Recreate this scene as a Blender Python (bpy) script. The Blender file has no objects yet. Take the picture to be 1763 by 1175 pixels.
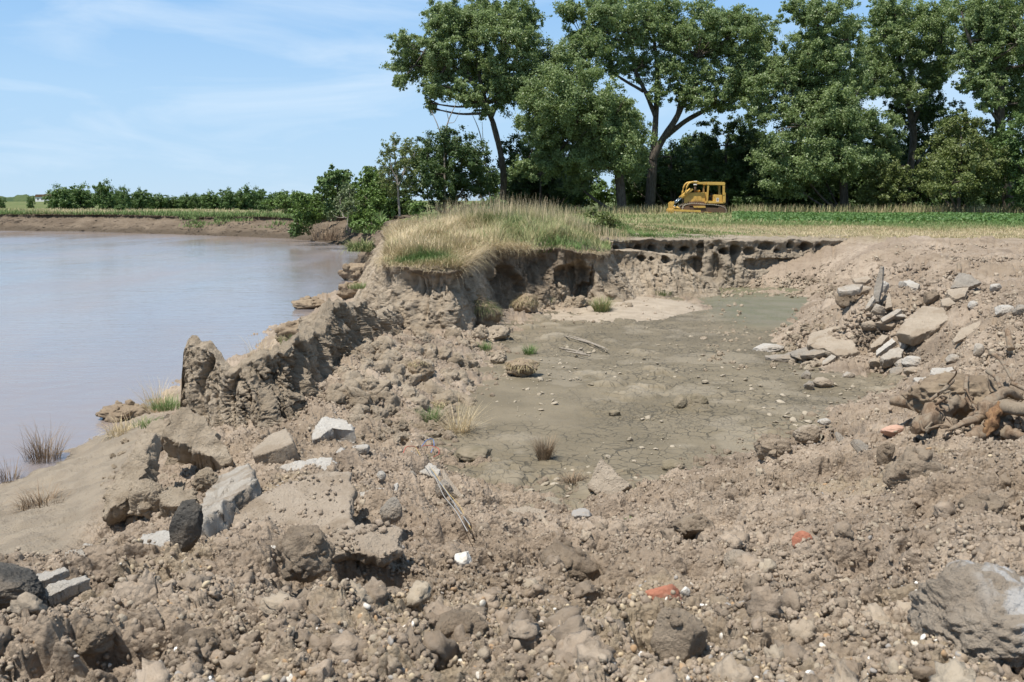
import bpy, bmesh, math, random
import numpy as np
from mathutils import Vector, Matrix

# ------------------------------------------------------------------ camera, sky, sun
SC = bpy.context.scene
COL = SC.collection
EYE = 1.3
FPX = 1714.0                      # focal length in pixels of the 1763 px wide photograph
PITCH = math.radians(8.05)
cam = bpy.data.cameras.new('camera')
camo = bpy.data.objects.new('camera', cam)
COL.objects.link(camo)
cam.sensor_width = 36.0
cam.lens = 36.0 * FPX / 1763.0
cam.clip_start = 0.05
cam.clip_end = 20000
cam.dof.use_dof = True
cam.dof.focus_distance = 14.0
cam.dof.aperture_fstop = 9.0
camo.location = (0, 0, EYE)
camo.rotation_euler = (math.pi / 2 - PITCH, 0, 0)
SC.camera = camo

SUN_DIR = Vector((-0.29, -0.30, 0.90)).normalized()      # towards the sun
sun = bpy.data.lights.new('sun', 'SUN')
sun.energy = 5.0
sun.angle = math.radians(0.53)
sun.color = (1.0, 0.955, 0.88)
suno = bpy.data.objects.new('sun', sun)
COL.objects.link(suno)
suno.rotation_euler = SUN_DIR.to_track_quat('Z', 'Y').to_euler()

W = bpy.data.worlds.new('World')
SC.world = W
W.use_nodes = True
wn, wl = W.node_tree.nodes, W.node_tree.links
wn.clear()
w_out = wn.new('ShaderNodeOutputWorld')
w_bg = wn.new('ShaderNodeBackground')
w_sky = wn.new('ShaderNodeTexSky')
w_sky.sky_type = 'NISHITA'
w_sky.sun_disc = False
w_sky.sun_elevation = math.asin(SUN_DIR.z)
w_sky.sun_rotation = math.atan2(SUN_DIR.x, SUN_DIR.y)
w_sky.altitude = 0
w_sky.air_density = 0.8
w_sky.dust_density = 0.0
w_sky.ozone_density = 3.0
w_bg.inputs['Strength'].default_value = 0.108
w_tc = wn.new('ShaderNodeTexCoord')
w_mp = wn.new('ShaderNodeMapping')
w_mp.inputs['Scale'].default_value = (1.5, 4.0, 9.0)
w_mp.inputs['Rotation'].default_value = (0, 0.25, 0.35)
w_no = wn.new('ShaderNodeTexNoise')
w_no.inputs['Scale'].default_value = 2.3
w_no.inputs['Detail'].default_value = 7
w_no.inputs['Roughness'].default_value = 0.55
w_no.inputs['Distortion'].default_value = 0.6
w_rp = wn.new('ShaderNodeValToRGB')
w_rp.color_ramp.elements[0].position = 0.47
w_rp.color_ramp.elements[0].color = (0, 0, 0, 1)
w_rp.color_ramp.elements[1].position = 0.80
w_rp.color_ramp.elements[1].color = (0.7, 0.7, 0.7, 1)
w_mx = wn.new('ShaderNodeMixRGB')
w_mx.inputs['Color2'].default_value = (6.2, 7.2, 8.2, 1)
wl.new(w_tc.outputs['Generated'], w_mp.inputs['Vector'])
wl.new(w_mp.outputs['Vector'], w_no.inputs['Vector'])
wl.new(w_no.outputs['Fac'], w_rp.inputs['Fac'])
wl.new(w_rp.outputs['Color'], w_mx.inputs['Fac'])
w_sep = wn.new('ShaderNodeSeparateXYZ')
wl.new(w_tc.outputs['Generated'], w_sep.inputs[0])
w_el = wn.new('ShaderNodeValToRGB')
for w_e, (w_p, w_c) in zip([w_el.color_ramp.elements[0], w_el.color_ramp.elements[1], w_el.color_ramp.elements.new(0.10), w_el.color_ramp.elements.new(0.24)],
                           ((0.0, (4.0, 5.6, 7.3, 1)), (0.8, (0.7, 1.5, 3.6, 1)), (0.10, (3.6, 5.5, 7.6, 1)), (0.24, (2.0, 4.2, 7.4, 1)))):
    w_e.position = w_p
    w_e.color = w_c
wl.new(w_sep.outputs[2], w_el.inputs['Fac'])
w_hz = wn.new('ShaderNodeMixRGB')
w_hz.inputs['Fac'].default_value = 0.88
wl.new(w_sky.outputs['Color'], w_hz.inputs['Color1'])
wl.new(w_el.outputs['Color'], w_hz.inputs['Color2'])
wl.new(w_hz.outputs['Color'], w_mx.inputs['Color1'])
wl.new(w_mx.outputs['Color'], w_bg.inputs['Color'])
wl.new(w_bg.outputs['Background'], w_out.inputs['Surface'])

vs = SC.view_settings
vs.view_transform = 'Standard'
vs.look = 'None'
vs.exposure = 0.25
vs.gamma = 1.0
SC.cycles.max_bounces = 6
SC.cycles.diffuse_bounces = 3
SC.cycles.glossy_bounces = 2
SC.cycles.transmission_bounces = 3
SC.cycles.transparent_max_bounces = 4
SC.cycles.caustics_reflective = False
SC.cycles.caustics_refractive = False

# ------------------------------------------------------------------ small maths
R = np.random.RandomState
CT, ST = math.cos(PITCH), math.sin(PITCH)


def ray(px, py):
    """Direction (x, y, z) of the photograph's pixel."""
    u = (px - 881.5) / FPX
    v = (587.5 - py) / FPX
    return np.array((u, CT + v * ST, -ST + v * CT))


def P(px, py, z):
    """The point at height z on a pixel's line of sight."""
    d = ray(px, py)
    t = (z - EYE) / d[2]
    return np.array((d[0] * t, d[1] * t, z))


def PD(px, py, dist):
    """The point at ground distance dist (along y) on a pixel's line of sight."""
    d = ray(px, py)
    t = dist / d[1]
    return np.array((d[0] * t, dist, EYE + d[2] * t))


def hsh(ix, iy, iz, seed):
    h = (ix.astype(np.int64) * 374761393 + iy.astype(np.int64) * 668265263 + iz * 2147483647 + seed * 974711) & 0xFFFFFFFF
    h = ((h ^ (h >> 13)) * 1274126177) & 0xFFFFFFFF
    h = (h ^ (h >> 16)) & 0xFFFFFF
    return h.astype(np.float32) / np.float32(0xFFFFFF)


def vn2(x, y, seed=0):
    ix, iy = np.floor(x), np.floor(y)
    fx, fy = (x - ix).astype(np.float32), (y - iy).astype(np.float32)
    fx = fx * fx * fx * (fx * (fx * 6 - 15) + 10)
    fy = fy * fy * fy * (fy * (fy * 6 - 15) + 10)
    a, b = hsh(ix, iy, 0, seed), hsh(ix + 1, iy, 0, seed)
    c, d = hsh(ix, iy + 1, 0, seed), hsh(ix + 1, iy + 1, 0, seed)
    return (a + (b - a) * fx + (c - a + (a - b - c + d) * fx) * fy) * 2 - 1


def vn3(x, y, z, seed=0):
    iz = np.floor(z)
    fz = (z - iz).astype(np.float32)
    fz = fz * fz * (3 - 2 * fz)
    ix, iy = np.floor(x), np.floor(y)
    fx, fy = (x - ix).astype(np.float32), (y - iy).astype(np.float32)
    fx = fx * fx * (3 - 2 * fx)
    fy = fy * fy * (3 - 2 * fy)
    izl = iz.astype(np.int64)
    r = []
    for k in (0, 1):
        a, b = hsh(ix, iy, izl + k, seed), hsh(ix + 1, iy, izl + k, seed)
        c, d = hsh(ix, iy + 1, izl + k, seed), hsh(ix + 1, iy + 1, izl + k, seed)
        r.append(a + (b - a) * fx + (c - a + (a - b - c + d) * fx) * fy)
    return (r[0] + (r[1] - r[0]) * fz) * 2 - 1


def fbm2(x, y, oct=4, seed=0, gain=0.5):
    s, a = np.zeros(np.shape(x), np.float32), 1.0
    for k in range(oct):
        s = s + a * vn2(x * 2.03 ** k + 17.3 * k, y * 2.03 ** k - 9.1 * k, seed + k)
        a *= gain
    return s


def fbm3(x, y, z, oct=4, seed=0, gain=0.5):
    s, a = np.zeros(np.shape(x), np.float32), 1.0
    for k in range(oct):
        s = s + a * vn3(x * 2.03 ** k + 17.3 * k, y * 2.03 ** k - 9.1 * k, z * 2.03 ** k + 3.7 * k, seed + k)
        a *= gain
    return s


def worley2(x, y, seed=0):
    """Nearest and second nearest feature distance and the nearest cell's random number (cells of size 1)."""
    ix, iy = np.floor(x), np.floor(y)
    f1 = np.full(np.shape(x), 9.0, np.float32)
    f2 = np.full(np.shape(x), 9.0, np.float32)
    rid = np.zeros(np.shape(x), np.float32)
    for a in (-1, 0, 1):
        for b in (-1, 0, 1):
            jx, jy = ix + a, iy + b
            dx = (jx + hsh(jx, jy, 1, seed) - x).astype(np.float32)
            dy = (jy + hsh(jx, jy, 2, seed) - y).astype(np.float32)
            d = dx * dx + dy * dy
            m = d < f1
            f2 = np.where(m, f1, np.minimum(f2, d))
            rid = np.where(m, hsh(jx, jy, 3, seed), rid)
            f1 = np.where(m, d, f1)
    return np.sqrt(f1), np.sqrt(f2), rid


def sstep(a, b, x):
    t = np.clip((x - a) / (b - a), 0, 1)
    return t * t * (3 - 2 * t)


def sdpoly(x, y, poly):
    """Signed distance to a polygon, positive inside."""
    x = np.asarray(x, np.float64)
    y = np.asarray(y, np.float64)
    best = np.full(x.shape, 1e18)
    inside = np.zeros(x.shape, bool)
    n = len(poly)
    for i in range(n):
        ax, ay = poly[i][0], poly[i][1]
        bx, by = poly[(i + 1) % n][0], poly[(i + 1) % n][1]
        ex, ey = bx - ax, by - ay
        t = np.clip(((x - ax) * ex + (y - ay) * ey) / (ex * ex + ey * ey + 1e-12), 0, 1)
        d = (x - ax - t * ex) ** 2 + (y - ay - t * ey) ** 2
        best = np.minimum(best, d)
        if ay != by:
            c = ((ay > y) != (by > y)) & (x < ex * (y - ay) / (by - ay) + ax)
            inside ^= c
    d = np.sqrt(best)
    return np.where(inside, d, -d)


# ------------------------------------------------------------------ mesh and object helpers
def mesh_np(name, V, F, mat=None, attrs=None, smooth=True):
    V = np.asarray(V, np.float32).reshape(-1, 3)
    F = np.asarray(F, np.int32)
    k = F.shape[1]
    me = bpy.data.meshes.new(name)
    me.vertices.add(len(V))
    me.vertices.foreach_set('co', V.ravel())
    me.loops.add(F.size)
    me.loops.foreach_set('vertex_index', F.ravel())
    me.polygons.add(len(F))
    me.polygons.foreach_set('loop_start', np.arange(0, F.size, k, dtype=np.int32))
    me.polygons.foreach_set('loop_total', np.full(len(F), k, np.int32))
    me.polygons.foreach_set('use_smooth', np.full(len(F), smooth, bool))
    me.update(calc_edges=True)
    for an, av in (attrs or {}).items():
        at = me.attributes.new(an, 'FLOAT', 'POINT')
        at.data.foreach_set('value', np.asarray(av, np.float32).ravel())
    if mat:
        me.materials.append(mat)
    return me


def link(name, me, parent=None, loc=None, rot=None):
    o = bpy.data.objects.new(name, me)
    COL.objects.link(o)
    if parent is not None:
        o.parent = parent
    if loc is not None:
        o.location = loc
    if rot is not None:
        o.rotation_euler = rot
    return o


def tag(o, label=None, cat=None, group=None, kind=None):
    if label:
        o['label'] = label
    if cat:
        o['category'] = cat
    if group:
        o['group'] = group
    if kind:
        o['kind'] = kind
    return o


def empty(name, loc, rz=0.0):
    o = bpy.data.objects.new(name, None)
    COL.objects.link(o)
    o.location = loc
    o.rotation_euler = (0, 0, rz)
    o.empty_display_size = 0.2
    return o


def copy_tree(o, parent=None):
    c = o.copy()
    COL.objects.link(c)
    c.parent = parent
    for ch in list(o.children):
        copy_tree(ch, c)
    return c


def grid_faces(nr, nc, wrap=False):
    r = np.arange(nr - 1)[:, None]
    c = np.arange(nc if wrap else nc - 1)[None, :]
    c2 = (c + 1) % nc
    return np.stack([r * nc + c, r * nc + c2, (r + 1) * nc + c2, (r + 1) * nc + c], -1).reshape(-1, 4)


class MB:
    """Collects boxes, bars, tubes and prisms into one mesh."""
    def __init__(self):
        self.bm = bmesh.new()

    def box(self, x0, x1, y0, y1, z0, z1, bevel=0.0):
        r = bmesh.ops.create_cube(self.bm, size=1.0)
        for v in r['verts']:
            v.co = Vector(((x0 + x1) / 2 + v.co.x * (x1 - x0), (y0 + y1) / 2 + v.co.y * (y1 - y0), (z0 + z1) / 2 + v.co.z * (z1 - z0)))
        if bevel:
            es = list({e for v in r['verts'] for e in v.link_edges})
            bmesh.ops.bevel(self.bm, geom=es, offset=bevel, segments=2, affect='EDGES', profile=0.7)
        return self

    def tube(self, pts, rad, n=10, caps=True):
        pts = [Vector(p) for p in pts]
        rads = rad if isinstance(rad, (list, tuple)) else [rad] * len(pts)
        rings = []
        for i, p in enumerate(pts):
            t = (pts[min(i + 1, len(pts) - 1)] - pts[max(i - 1, 0)]).normalized()
            a = t.orthogonal().normalized() if abs(t.z) > 0.95 else t.cross(Vector((0, 0, 1))).normalized()
            b = t.cross(a)
            rings.append([self.bm.verts.new(p + (a * math.cos(2 * math.pi * k / n) + b * math.sin(2 * math.pi * k / n)) * rads[i]) for k in range(n)])
        for i in range(len(rings) - 1):
            for k in range(n):
                self.bm.faces.new((rings[i][k], rings[i][(k + 1) % n], rings[i + 1][(k + 1) % n], rings[i + 1][k]))
        if caps:
            self.bm.faces.new(rings[0][::-1])
            self.bm.faces.new(rings[-1])
        return self

    def prism(self, prof, y0, y1, bevel=0.0):
        """A side outline of (x, z) points given a width from y0 to y1."""
        a = [self.bm.verts.new((x, y0, z)) for x, z in prof]
        b = [self.bm.verts.new((x, y1, z)) for x, z in prof]
        n = len(prof)
        fs = [self.bm.faces.new(a), self.bm.faces.new(b[::-1])]
        for k in range(n):
            fs.append(self.bm.faces.new((a[k], b[k], b[(k + 1) % n], a[(k + 1) % n])))
        if bevel:
            es = list({e for f in fs for e in f.edges})
            bmesh.ops.bevel(self.bm, geom=es, offset=bevel, segments=2, affect='EDGES', profile=0.7)
        return self

    def build(self, name, mat, parent=None, smooth=False, loc=None):
        bmesh.ops.recalc_face_normals(self.bm, faces=self.bm.faces)
        me = bpy.data.meshes.new(name)
        self.bm.to_mesh(me)
        self.bm.free()
        if smooth:
            me.shade_smooth() if hasattr(me, 'shade_smooth') else None
        if mat:
            me.materials.append(mat)
        return link(name, me, parent, loc)


# ------------------------------------------------------------------ materials
class NT:
    """Short hand for building a node tree."""
    def __init__(self, name):
        self.m = bpy.data.materials.new(name)
        self.m.use_nodes = True
        self.n, self.l = self.m.node_tree.nodes, self.m.node_tree.links
        self.b = self.n['Principled BSDF']
        self.out = self.n['Material Output']
        self.b.inputs['Specular IOR Level'].default_value = 0.2
        self.b.inputs['Roughness'].default_value = 0.9
        tc = self.n.new('ShaderNodeTexCoord')
        self.obj = tc.outputs['Object']
        g = self.n.new('ShaderNodeNewGeometry')
        self.pos = g.outputs['Position']
        self.island = g.outputs['Random Per Island']

    def link(self, a, b):
        self.l.new(a, b)

    def noise(self, scale, detail=5, rough=0.55, vec=None, dist=0.0):
        t = self.n.new('ShaderNodeTexNoise')
        t.inputs['Scale'].default_value = scale
        t.inputs['Detail'].default_value = detail
        t.inputs['Roughness'].default_value = rough
        t.inputs['Distortion'].default_value = dist
        self.link(vec if vec is not None else self.pos, t.inputs['Vector'])
        return t.outputs['Fac']

    def voro(self, scale, feature='F1', vec=None):
        t = self.n.new('ShaderNodeTexVoronoi')
        t.feature = feature
        t.inputs['Scale'].default_value = scale
        self.link(vec if vec is not None else self.pos, t.inputs['Vector'])
        return t.outputs['Distance']

    def vscale(self, v, s):
        t = self.n.new('ShaderNodeMapping')
        t.inputs['Scale'].default_value = s
        self.link(v, t.inputs['Vector'])
        return t.outputs['Vector']

    def ramp(self, fac, stops):
        t = self.n.new('ShaderNodeValToRGB')
        el = t.color_ramp.elements
        while len(el) < len(stops):
            el.new(0.5)
        for e, (p, c) in zip(el, stops):
            e.position = p
            e.color = tuple(c) + (1,) if len(c) == 3 else c
        self.link(fac, t.inputs['Fac'])
        return t.outputs['Color']

    def rampf(self, fac, a, b, va=0.0, vb=1.0):
        t = self.n.new('ShaderNodeMapRange')
        t.interpolation_type = 'SMOOTHSTEP'
        for k, v in zip(('From Min', 'From Max', 'To Min', 'To Max'), (a, b, va, vb)):
            t.inputs[k].default_value = v
        self.link(fac, t.inputs['Value'])
        return t.outputs['Result']

    def mix(self, fac, a, b, mode='MIX'):
        t = self.n.new('ShaderNodeMixRGB')
        t.blend_type = mode
        for k, v in (('Fac', fac), ('Color1', a), ('Color2', b)):
            if isinstance(v, (int, float)):
                t.inputs[k].default_value = v
            elif isinstance(v, tuple):
                t.inputs[k].default_value = v + (1,)
            else:
                self.link(v, t.inputs[k])
        return t.outputs['Color']

    def math(self, op, a, b=0.0, c=None):
        t = self.n.new('ShaderNodeMath')
        t.operation = op
        for i, v in enumerate((a, b) + ((c,) if c is not None else ())):
            if isinstance(v, (int, float)):
                t.inputs[i].default_value = v
            else:
                self.link(v, t.inputs[i])
        return t.outputs[0]

    def attr(self, name):
        t = self.n.new('ShaderNodeAttribute')
        t.attribute_name = name
        return t.outputs['Fac']

    def bump(self, h, strength=0.5, dist=0.02):
        t = self.n.new('ShaderNodeBump')
        t.inputs['Strength'].default_value = strength
        t.inputs['Distance'].default_value = dist
        self.link(h, t.inputs['Height'])
        self.link(t.outputs['Normal'], self.b.inputs['Normal'])

    def col(self, c):
        if isinstance(c, tuple):
            self.b.inputs['Base Color'].default_value = c + (1,)
        else:
            self.link(c, self.b.inputs['Base Color'])


M = {}


def dirt_nodes(t, base, light, dark):
    """A soil colour: patches, grains and pale flecks."""
    big = t.noise(0.9, 4)
    mid = t.noise(7, 5, 0.6)
    fin = t.noise(70, 4, 0.7)
    c = t.mix(t.rampf(big, 0.35, 0.65), base, light)
    c = t.mix(t.rampf(mid, 0.45, 0.72, 0, 0.75), c, dark)
    c = t.mix(t.rampf(fin, 0.45, 0.75, 0, 0.5), c, light)
    damp = t.noise(0.75, 6, 0.65, None, 0.6)
    c = t.mix(t.rampf(damp, 0.53, 0.64, 0, 0.55), c, tuple(v * 0.82 for v in dark))
    return c, mid, fin


def make_materials():
    # ---- ground: soil, with gravel, sand, damp bench and field soil by vertex attributes
    t = NT('soil')
    c, mid, fin = dirt_nodes(t, (0.31, 0.243, 0.183), (0.43, 0.348, 0.27), (0.19, 0.145, 0.107))
    redd = t.rampf(t.noise(0.35, 3), 0.42, 0.62, 0, 0.5)
    c = t.mix(redd, c, (0.275, 0.212, 0.15))
    gc = t.mix(t.rampf(t.noise(26, 3), 0.35, 0.65), (0.34, 0.27, 0.175), (0.46, 0.38, 0.27))
    c = t.mix(t.math('MULTIPLY', t.attr('gravel'), 0.75), c, gc)
    sc_ = t.mix(t.rampf(t.noise(3, 4), 0.35, 0.65), (0.46, 0.385, 0.30), (0.385, 0.318, 0.245))
    c = t.mix(t.attr('sand'), c, sc_)
    be = t.mix(t.rampf(t.noise(2.5, 4), 0.35, 0.65), (0.27, 0.225, 0.172), (0.33, 0.275, 0.21))
    c = t.mix(t.attr('bench'), c, be)
    fs = t.mix(t.rampf(t.noise(0.6, 5), 0.4, 0.6), (0.30, 0.235, 0.14), (0.215, 0.19, 0.09))
    c = t.mix(t.attr('field'), c, fs)
    gg = t.mix(t.rampf(t.noise(0.8, 5), 0.4, 0.6), (0.075, 0.12, 0.03), (0.12, 0.15, 0.045))
    c = t.mix(t.attr('green'), c, gg)
    t.col(c)
    h = t.math('ADD', t.math('ADD', t.math('MULTIPLY', t.noise(60, 6, 0.75), 1.0), t.math('MULTIPLY', t.noise(14, 6, 0.7), 1.6)), t.math('MULTIPLY', t.voro(38, 'F1'), -0.9))
    t.bump(h, 0.8, 0.025)
    M['soil'] = t.m
    t = NT('soil_lump')
    c, mid, fin = dirt_nodes(t, (0.28, 0.218, 0.158), (0.38, 0.305, 0.228), (0.185, 0.143, 0.103))
    t.col(c)
    t.bump(t.math('ADD', t.noise(60, 6, 0.75), t.math('MULTIPLY', t.noise(14, 6, 0.7), 1.6)), 0.9, 0.03)
    M['lump'] = t.m

    # ---- clods
    t = NT('clod')
    c, mid, fin = dirt_nodes(t, (0.30, 0.236, 0.178), (0.42, 0.34, 0.263), (0.185, 0.143, 0.106))
    c = t.mix(t.rampf(t.island, 0.0, 0.6, 0.6, 0.0), c, (0.175, 0.142, 0.107))
    c = t.mix(t.rampf(t.island, 0.75, 1.0, 0.0, 0.7), c, (0.42, 0.36, 0.275))
    t.col(c)
    t.bump(t.noise(50, 6, 0.7), 0.8, 0.015)
    M['clod'] = t.m

    # ---- pale dry earth of the cut bank
    t = NT('bank_earth')
    c, mid, fin = dirt_nodes(t, (0.42, 0.34, 0.248), (0.53, 0.44, 0.335), (0.29, 0.228, 0.163))
    st = t.noise(1.0, 5, 0.6, t.vscale(t.pos, (1.2, 1.2, 7.0)))
    c = t.mix(t.rampf(st, 0.45, 0.68, 0, 0.4), c, (0.235, 0.175, 0.115))
    top = t.attr('topsoil_and_shade')
    c = t.mix(top, c, (0.13, 0.092, 0.06))  # topsoil at the edge, and painted shade on the wall behind the block
    c = t.mix(t.attr('gray'), c, (0.215, 0.19, 0.155))
    c = t.mix(t.attr('damp'), c, (0.105, 0.083, 0.06))
    t.col(c)
    h = t.math('ADD', t.noise(40, 6, 0.75), t.math('MULTIPLY', t.noise(10, 6, 0.7), 1.6))
    t.bump(h, 1.0, 0.035)
    M['bank'] = t.m

    # ---- drying mud
    t = NT('mud')
    c = t.mix(t.rampf(t.noise(0.7, 5), 0.38, 0.62), (0.163, 0.134, 0.088), (0.202, 0.167, 0.113))
    c = t.mix(t.rampf(t.noise(6, 5), 0.5, 0.75, 0, 0.45), c, (0.132, 0.112, 0.08))
    c = t.mix(t.attr('wet'), c, t.mix(t.rampf(t.noise(1.2, 5), 0.4, 0.6), (0.155, 0.145, 0.085), (0.185, 0.165, 0.11)))
    nz = t.n.new('ShaderNodeTexNoise')
    nz.inputs['Scale'].default_value = 3.5
    nz.inputs['Detail'].default_value = 4
    t.link(t.pos, nz.inputs['Vector'])
    ad = t.n.new('ShaderNodeMixRGB')
    ad.blend_type = 'ADD'
    ad.inputs['Fac'].default_value = 0.20
    t.link(t.pos, ad.inputs['Color1'])
    t.link(nz.outputs['Color'], ad.inputs['Color2'])
    flat = t.vscale(ad.outputs['Color'], (1, 1, 0))
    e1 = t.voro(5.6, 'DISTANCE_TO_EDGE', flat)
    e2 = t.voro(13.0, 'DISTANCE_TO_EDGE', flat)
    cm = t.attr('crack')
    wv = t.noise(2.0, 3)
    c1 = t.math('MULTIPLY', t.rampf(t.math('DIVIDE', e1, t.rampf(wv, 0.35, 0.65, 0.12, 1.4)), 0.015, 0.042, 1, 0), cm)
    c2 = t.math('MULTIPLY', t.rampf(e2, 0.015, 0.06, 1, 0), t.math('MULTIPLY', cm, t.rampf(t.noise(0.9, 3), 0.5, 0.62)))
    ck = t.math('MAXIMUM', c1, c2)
    c = t.mix(t.math('MULTIPLY', ck, 0.85), c, (0.062, 0.054, 0.038))  # shade inside the cracks, painted into the colour
    c = t.mix(t.math('MULTIPLY', t.attr('dry'), 0.7), c, (0.31, 0.265, 0.20))
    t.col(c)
    t.link(t.rampf(t.attr('wet'), 0, 1, 0.75, 0.48), t.b.inputs['Roughness'])
    t.b.inputs['Specular IOR Level'].default_value = 0.35
    t.bump(t.math('SUBTRACT', t.noise(22, 6, 0.65), t.math('MULTIPLY', ck, 1.6)), 0.6, 0.02)
    M['mud'] = t.m

    # ---- river
    t = NT('river_water')
    st = t.noise(0.06, 6, 0.65, t.vscale(t.pos, (1.0, 0.30, 1.0)), 1.6)
    c = t.mix(t.rampf(st, 0.4, 0.65), (0.225, 0.20, 0.20), (0.275, 0.215, 0.18))
    t.col(c)
    t.b.inputs['IOR'].default_value = 1.33
    t.b.inputs['Specular IOR Level'].default_value = 0.5
    t.link(t.rampf(t.noise(0.12, 4, 0.6, t.vscale(t.pos, (1.0, 0.35, 1.0)), 0.5), 0.35, 0.7, 0.10, 0.24), t.b.inputs['Roughness'])
    h = t.math('ADD', t.noise(1.6, 4, 0.6, t.vscale(t.pos, (0.5, 1.3, 1.0)), 0.4), t.math('MULTIPLY', t.noise(0.25, 4, 0.6, None, 0.8), 2.0))
    t.bump(h, 0.20, 0.10)
    M['water'] = t.m

    # ---- concrete, several kinds
    def concrete(name, a, b, dirt, fleck=0.5):
        t = NT(name)
        c = t.mix(t.rampf(t.noise(4, 6, 0.65, t.obj), 0.35, 0.65), a, b)
        c = t.mix(t.rampf(t.voro(55, 'F1', t.obj), 0.0, 0.28, fleck, 0), c, (0.16, 0.145, 0.125))
        c = t.mix(t.rampf(t.noise(2.2, 6, 0.6, t.obj), 0.46, 0.60, 0, dirt), c, (0.31, 0.245, 0.18))
        t.col(c)
        c2 = t.rampf(t.voro(28, 'F1', t.obj), 0.05, 0.35, 1, 0)
        h = t.math('ADD', t.math('ADD', t.noise(70, 6, 0.75, t.obj), t.math('MULTIPLY', t.noise(9, 6, 0.7, t.obj), 1.8)), t.math('MULTIPLY', c2, -0.5))
        t.bump(h, 1.0, 0.02)
        return t.m
    M['concrete'] = concrete('concrete', (0.40, 0.355, 0.30), (0.50, 0.455, 0.395), 0.75)
    M['concrete_pale'] = concrete('concrete_pale', (0.47, 0.435, 0.39), (0.58, 0.55, 0.50), 0.5)
    M['concrete_dusty'] = concrete('concrete_dusty', (0.38, 0.31, 0.24), (0.45, 0.375, 0.295), 0.95, 0.25)
    M['concrete_gray'] = concrete('concrete_gray', (0.29, 0.257, 0.218), (0.38, 0.34, 0.29), 0.6)
    M['concrete_warm'] = concrete('concrete_warm', (0.38, 0.315, 0.245), (0.45, 0.38, 0.30), 0.8)
    M['asphalt'] = concrete('old_asphalt', (0.085, 0.079, 0.072), (0.14, 0.13, 0.115), 0.4)

    t = NT('white_stone')
    t.col(t.mix(t.rampf(t.noise(20, 4, 0.6, t.obj), 0.4, 0.7), (0.62, 0.59, 0.54), (0.46, 0.41, 0.345)))
    t.bump(t.noise(60, 4), 0.4, 0.006)
    M['white'] = t.m
    t = NT('brick')
    c = t.mix(t.rampf(t.noise(9, 4, 0.6, t.obj), 0.4, 0.7), (0.37, 0.158, 0.102), (0.29, 0.125, 0.083))
    c = t.mix(t.rampf(t.noise(5, 5, 0.6, t.obj), 0.5, 0.66, 0, 0.7), c, (0.36, 0.26, 0.19))
    t.col(c)
    t.bump(t.noise(50, 5, 0.7), 0.6, 0.006)
    M['brick'] = t.m
    t = NT('brick_pale')
    t.col(t.mix(t.rampf(t.noise(9, 4, 0.6, t.obj), 0.4, 0.7), (0.50, 0.32, 0.245), (0.42, 0.27, 0.2)))
    t.bump(t.noise(50, 5, 0.7), 0.6, 0.006)
    M['brick_pale'] = t.m

    t = NT('boulder_stone')
    c = t.mix(t.rampf(t.noise(3, 6, 0.65, t.obj), 0.35, 0.65), (0.33, 0.272, 0.212), (0.41, 0.345, 0.275))
    st = t.noise(2.2, 6, 0.6, t.vscale(t.obj, (3.2, 3.2, 0.9)), 0.6)
    sx = t.n.new('ShaderNodeSeparateXYZ')
    t.link(t.obj, sx.inputs[0])
    c = t.mix(t.math('MULTIPLY', t.rampf(st, 0.44, 0.56), t.rampf(sx.outputs[0], -0.10, 0.03)), c, (0.54, 0.52, 0.50))
    t.col(c)
    t.bump(t.math('ADD', t.noise(40, 6, 0.7, t.obj), t.math('MULTIPLY', t.noise(8, 5, 0.6, t.obj), 2.0)), 1.0, 0.035)
    M['boulder'] = t.m
    t = NT('mud_coated_stone')
    t.col(t.mix(t.rampf(t.noise(6, 5, 0.6), 0.35, 0.65), (0.175, 0.148, 0.10), (0.24, 0.20, 0.145)))
    t.bump(t.noise(25, 5), 0.6, 0.015)
    M['mudrock'] = t.m
    t = NT('brown_bank_earth')
    c, _m, _f = dirt_nodes(t, (0.225, 0.17, 0.118), (0.30, 0.235, 0.165), (0.15, 0.11, 0.075))
    t.col(c)
    t.bump(t.noise(20, 6, 0.7), 0.8, 0.03)
    M['bank_brown'] = t.m
    t = NT('far_bank_earth')
    c = t.mix(t.rampf(t.noise(0.25, 6, 0.6, t.vscale(t.pos, (1, 1, 3.5))), 0.35, 0.65), (0.135, 0.104, 0.076), (0.205, 0.161, 0.118))
    c = t.mix(t.rampf(t.noise(0.9, 6, 0.6, t.vscale(t.pos, (1, 1, 4))), 0.5, 0.7, 0, 0.7), c, (0.15, 0.112, 0.078))
    c = t.mix(t.attr('topsoil_and_shade'), c, (0.10, 0.075, 0.05))
    c = t.mix(t.attr('damp'), c, (0.085, 0.066, 0.048))
    t.col(c)
    t.bump(t.noise(1.5, 6, 0.7), 0.8, 0.3)
    M['bank_far'] = t.m

    # ---- gravel stones and dried flakes
    t = NT('pebble')
    c = t.ramp(t.island, [(0.0, (0.30, 0.235, 0.17)), (0.35, (0.42, 0.34, 0.24)), (0.55, (0.50, 0.41, 0.28)), (0.72, (0.36, 0.24, 0.14)), (0.82, (0.30, 0.28, 0.26)), (0.93, (0.66, 0.62, 0.55)), (0.97, (0.80, 0.78, 0.74))])
    c.node.color_ramp.interpolation = 'CONSTANT'
    t.col(t.mix(t.rampf(t.noise(40, 3), 0.45, 0.75, 0, 0.6), c, (0.30, 0.235, 0.172)))
    t.b.inputs['Roughness'].default_value = 0.75
    M['pebble'] = t.m
    t = NT('mud_flake')
    t.col(t.mix(t.island, (0.30, 0.255, 0.19), (0.40, 0.345, 0.27)))
    t.bump(t.noise(40, 4), 0.5, 0.008)
    M['flake'] = t.m

    # ---- wood
    t = NT('weathered_root')
    w = t.noise(3, 6, 0.6, t.vscale(t.obj, (6, 6, 1.2)), 0.6)
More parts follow.
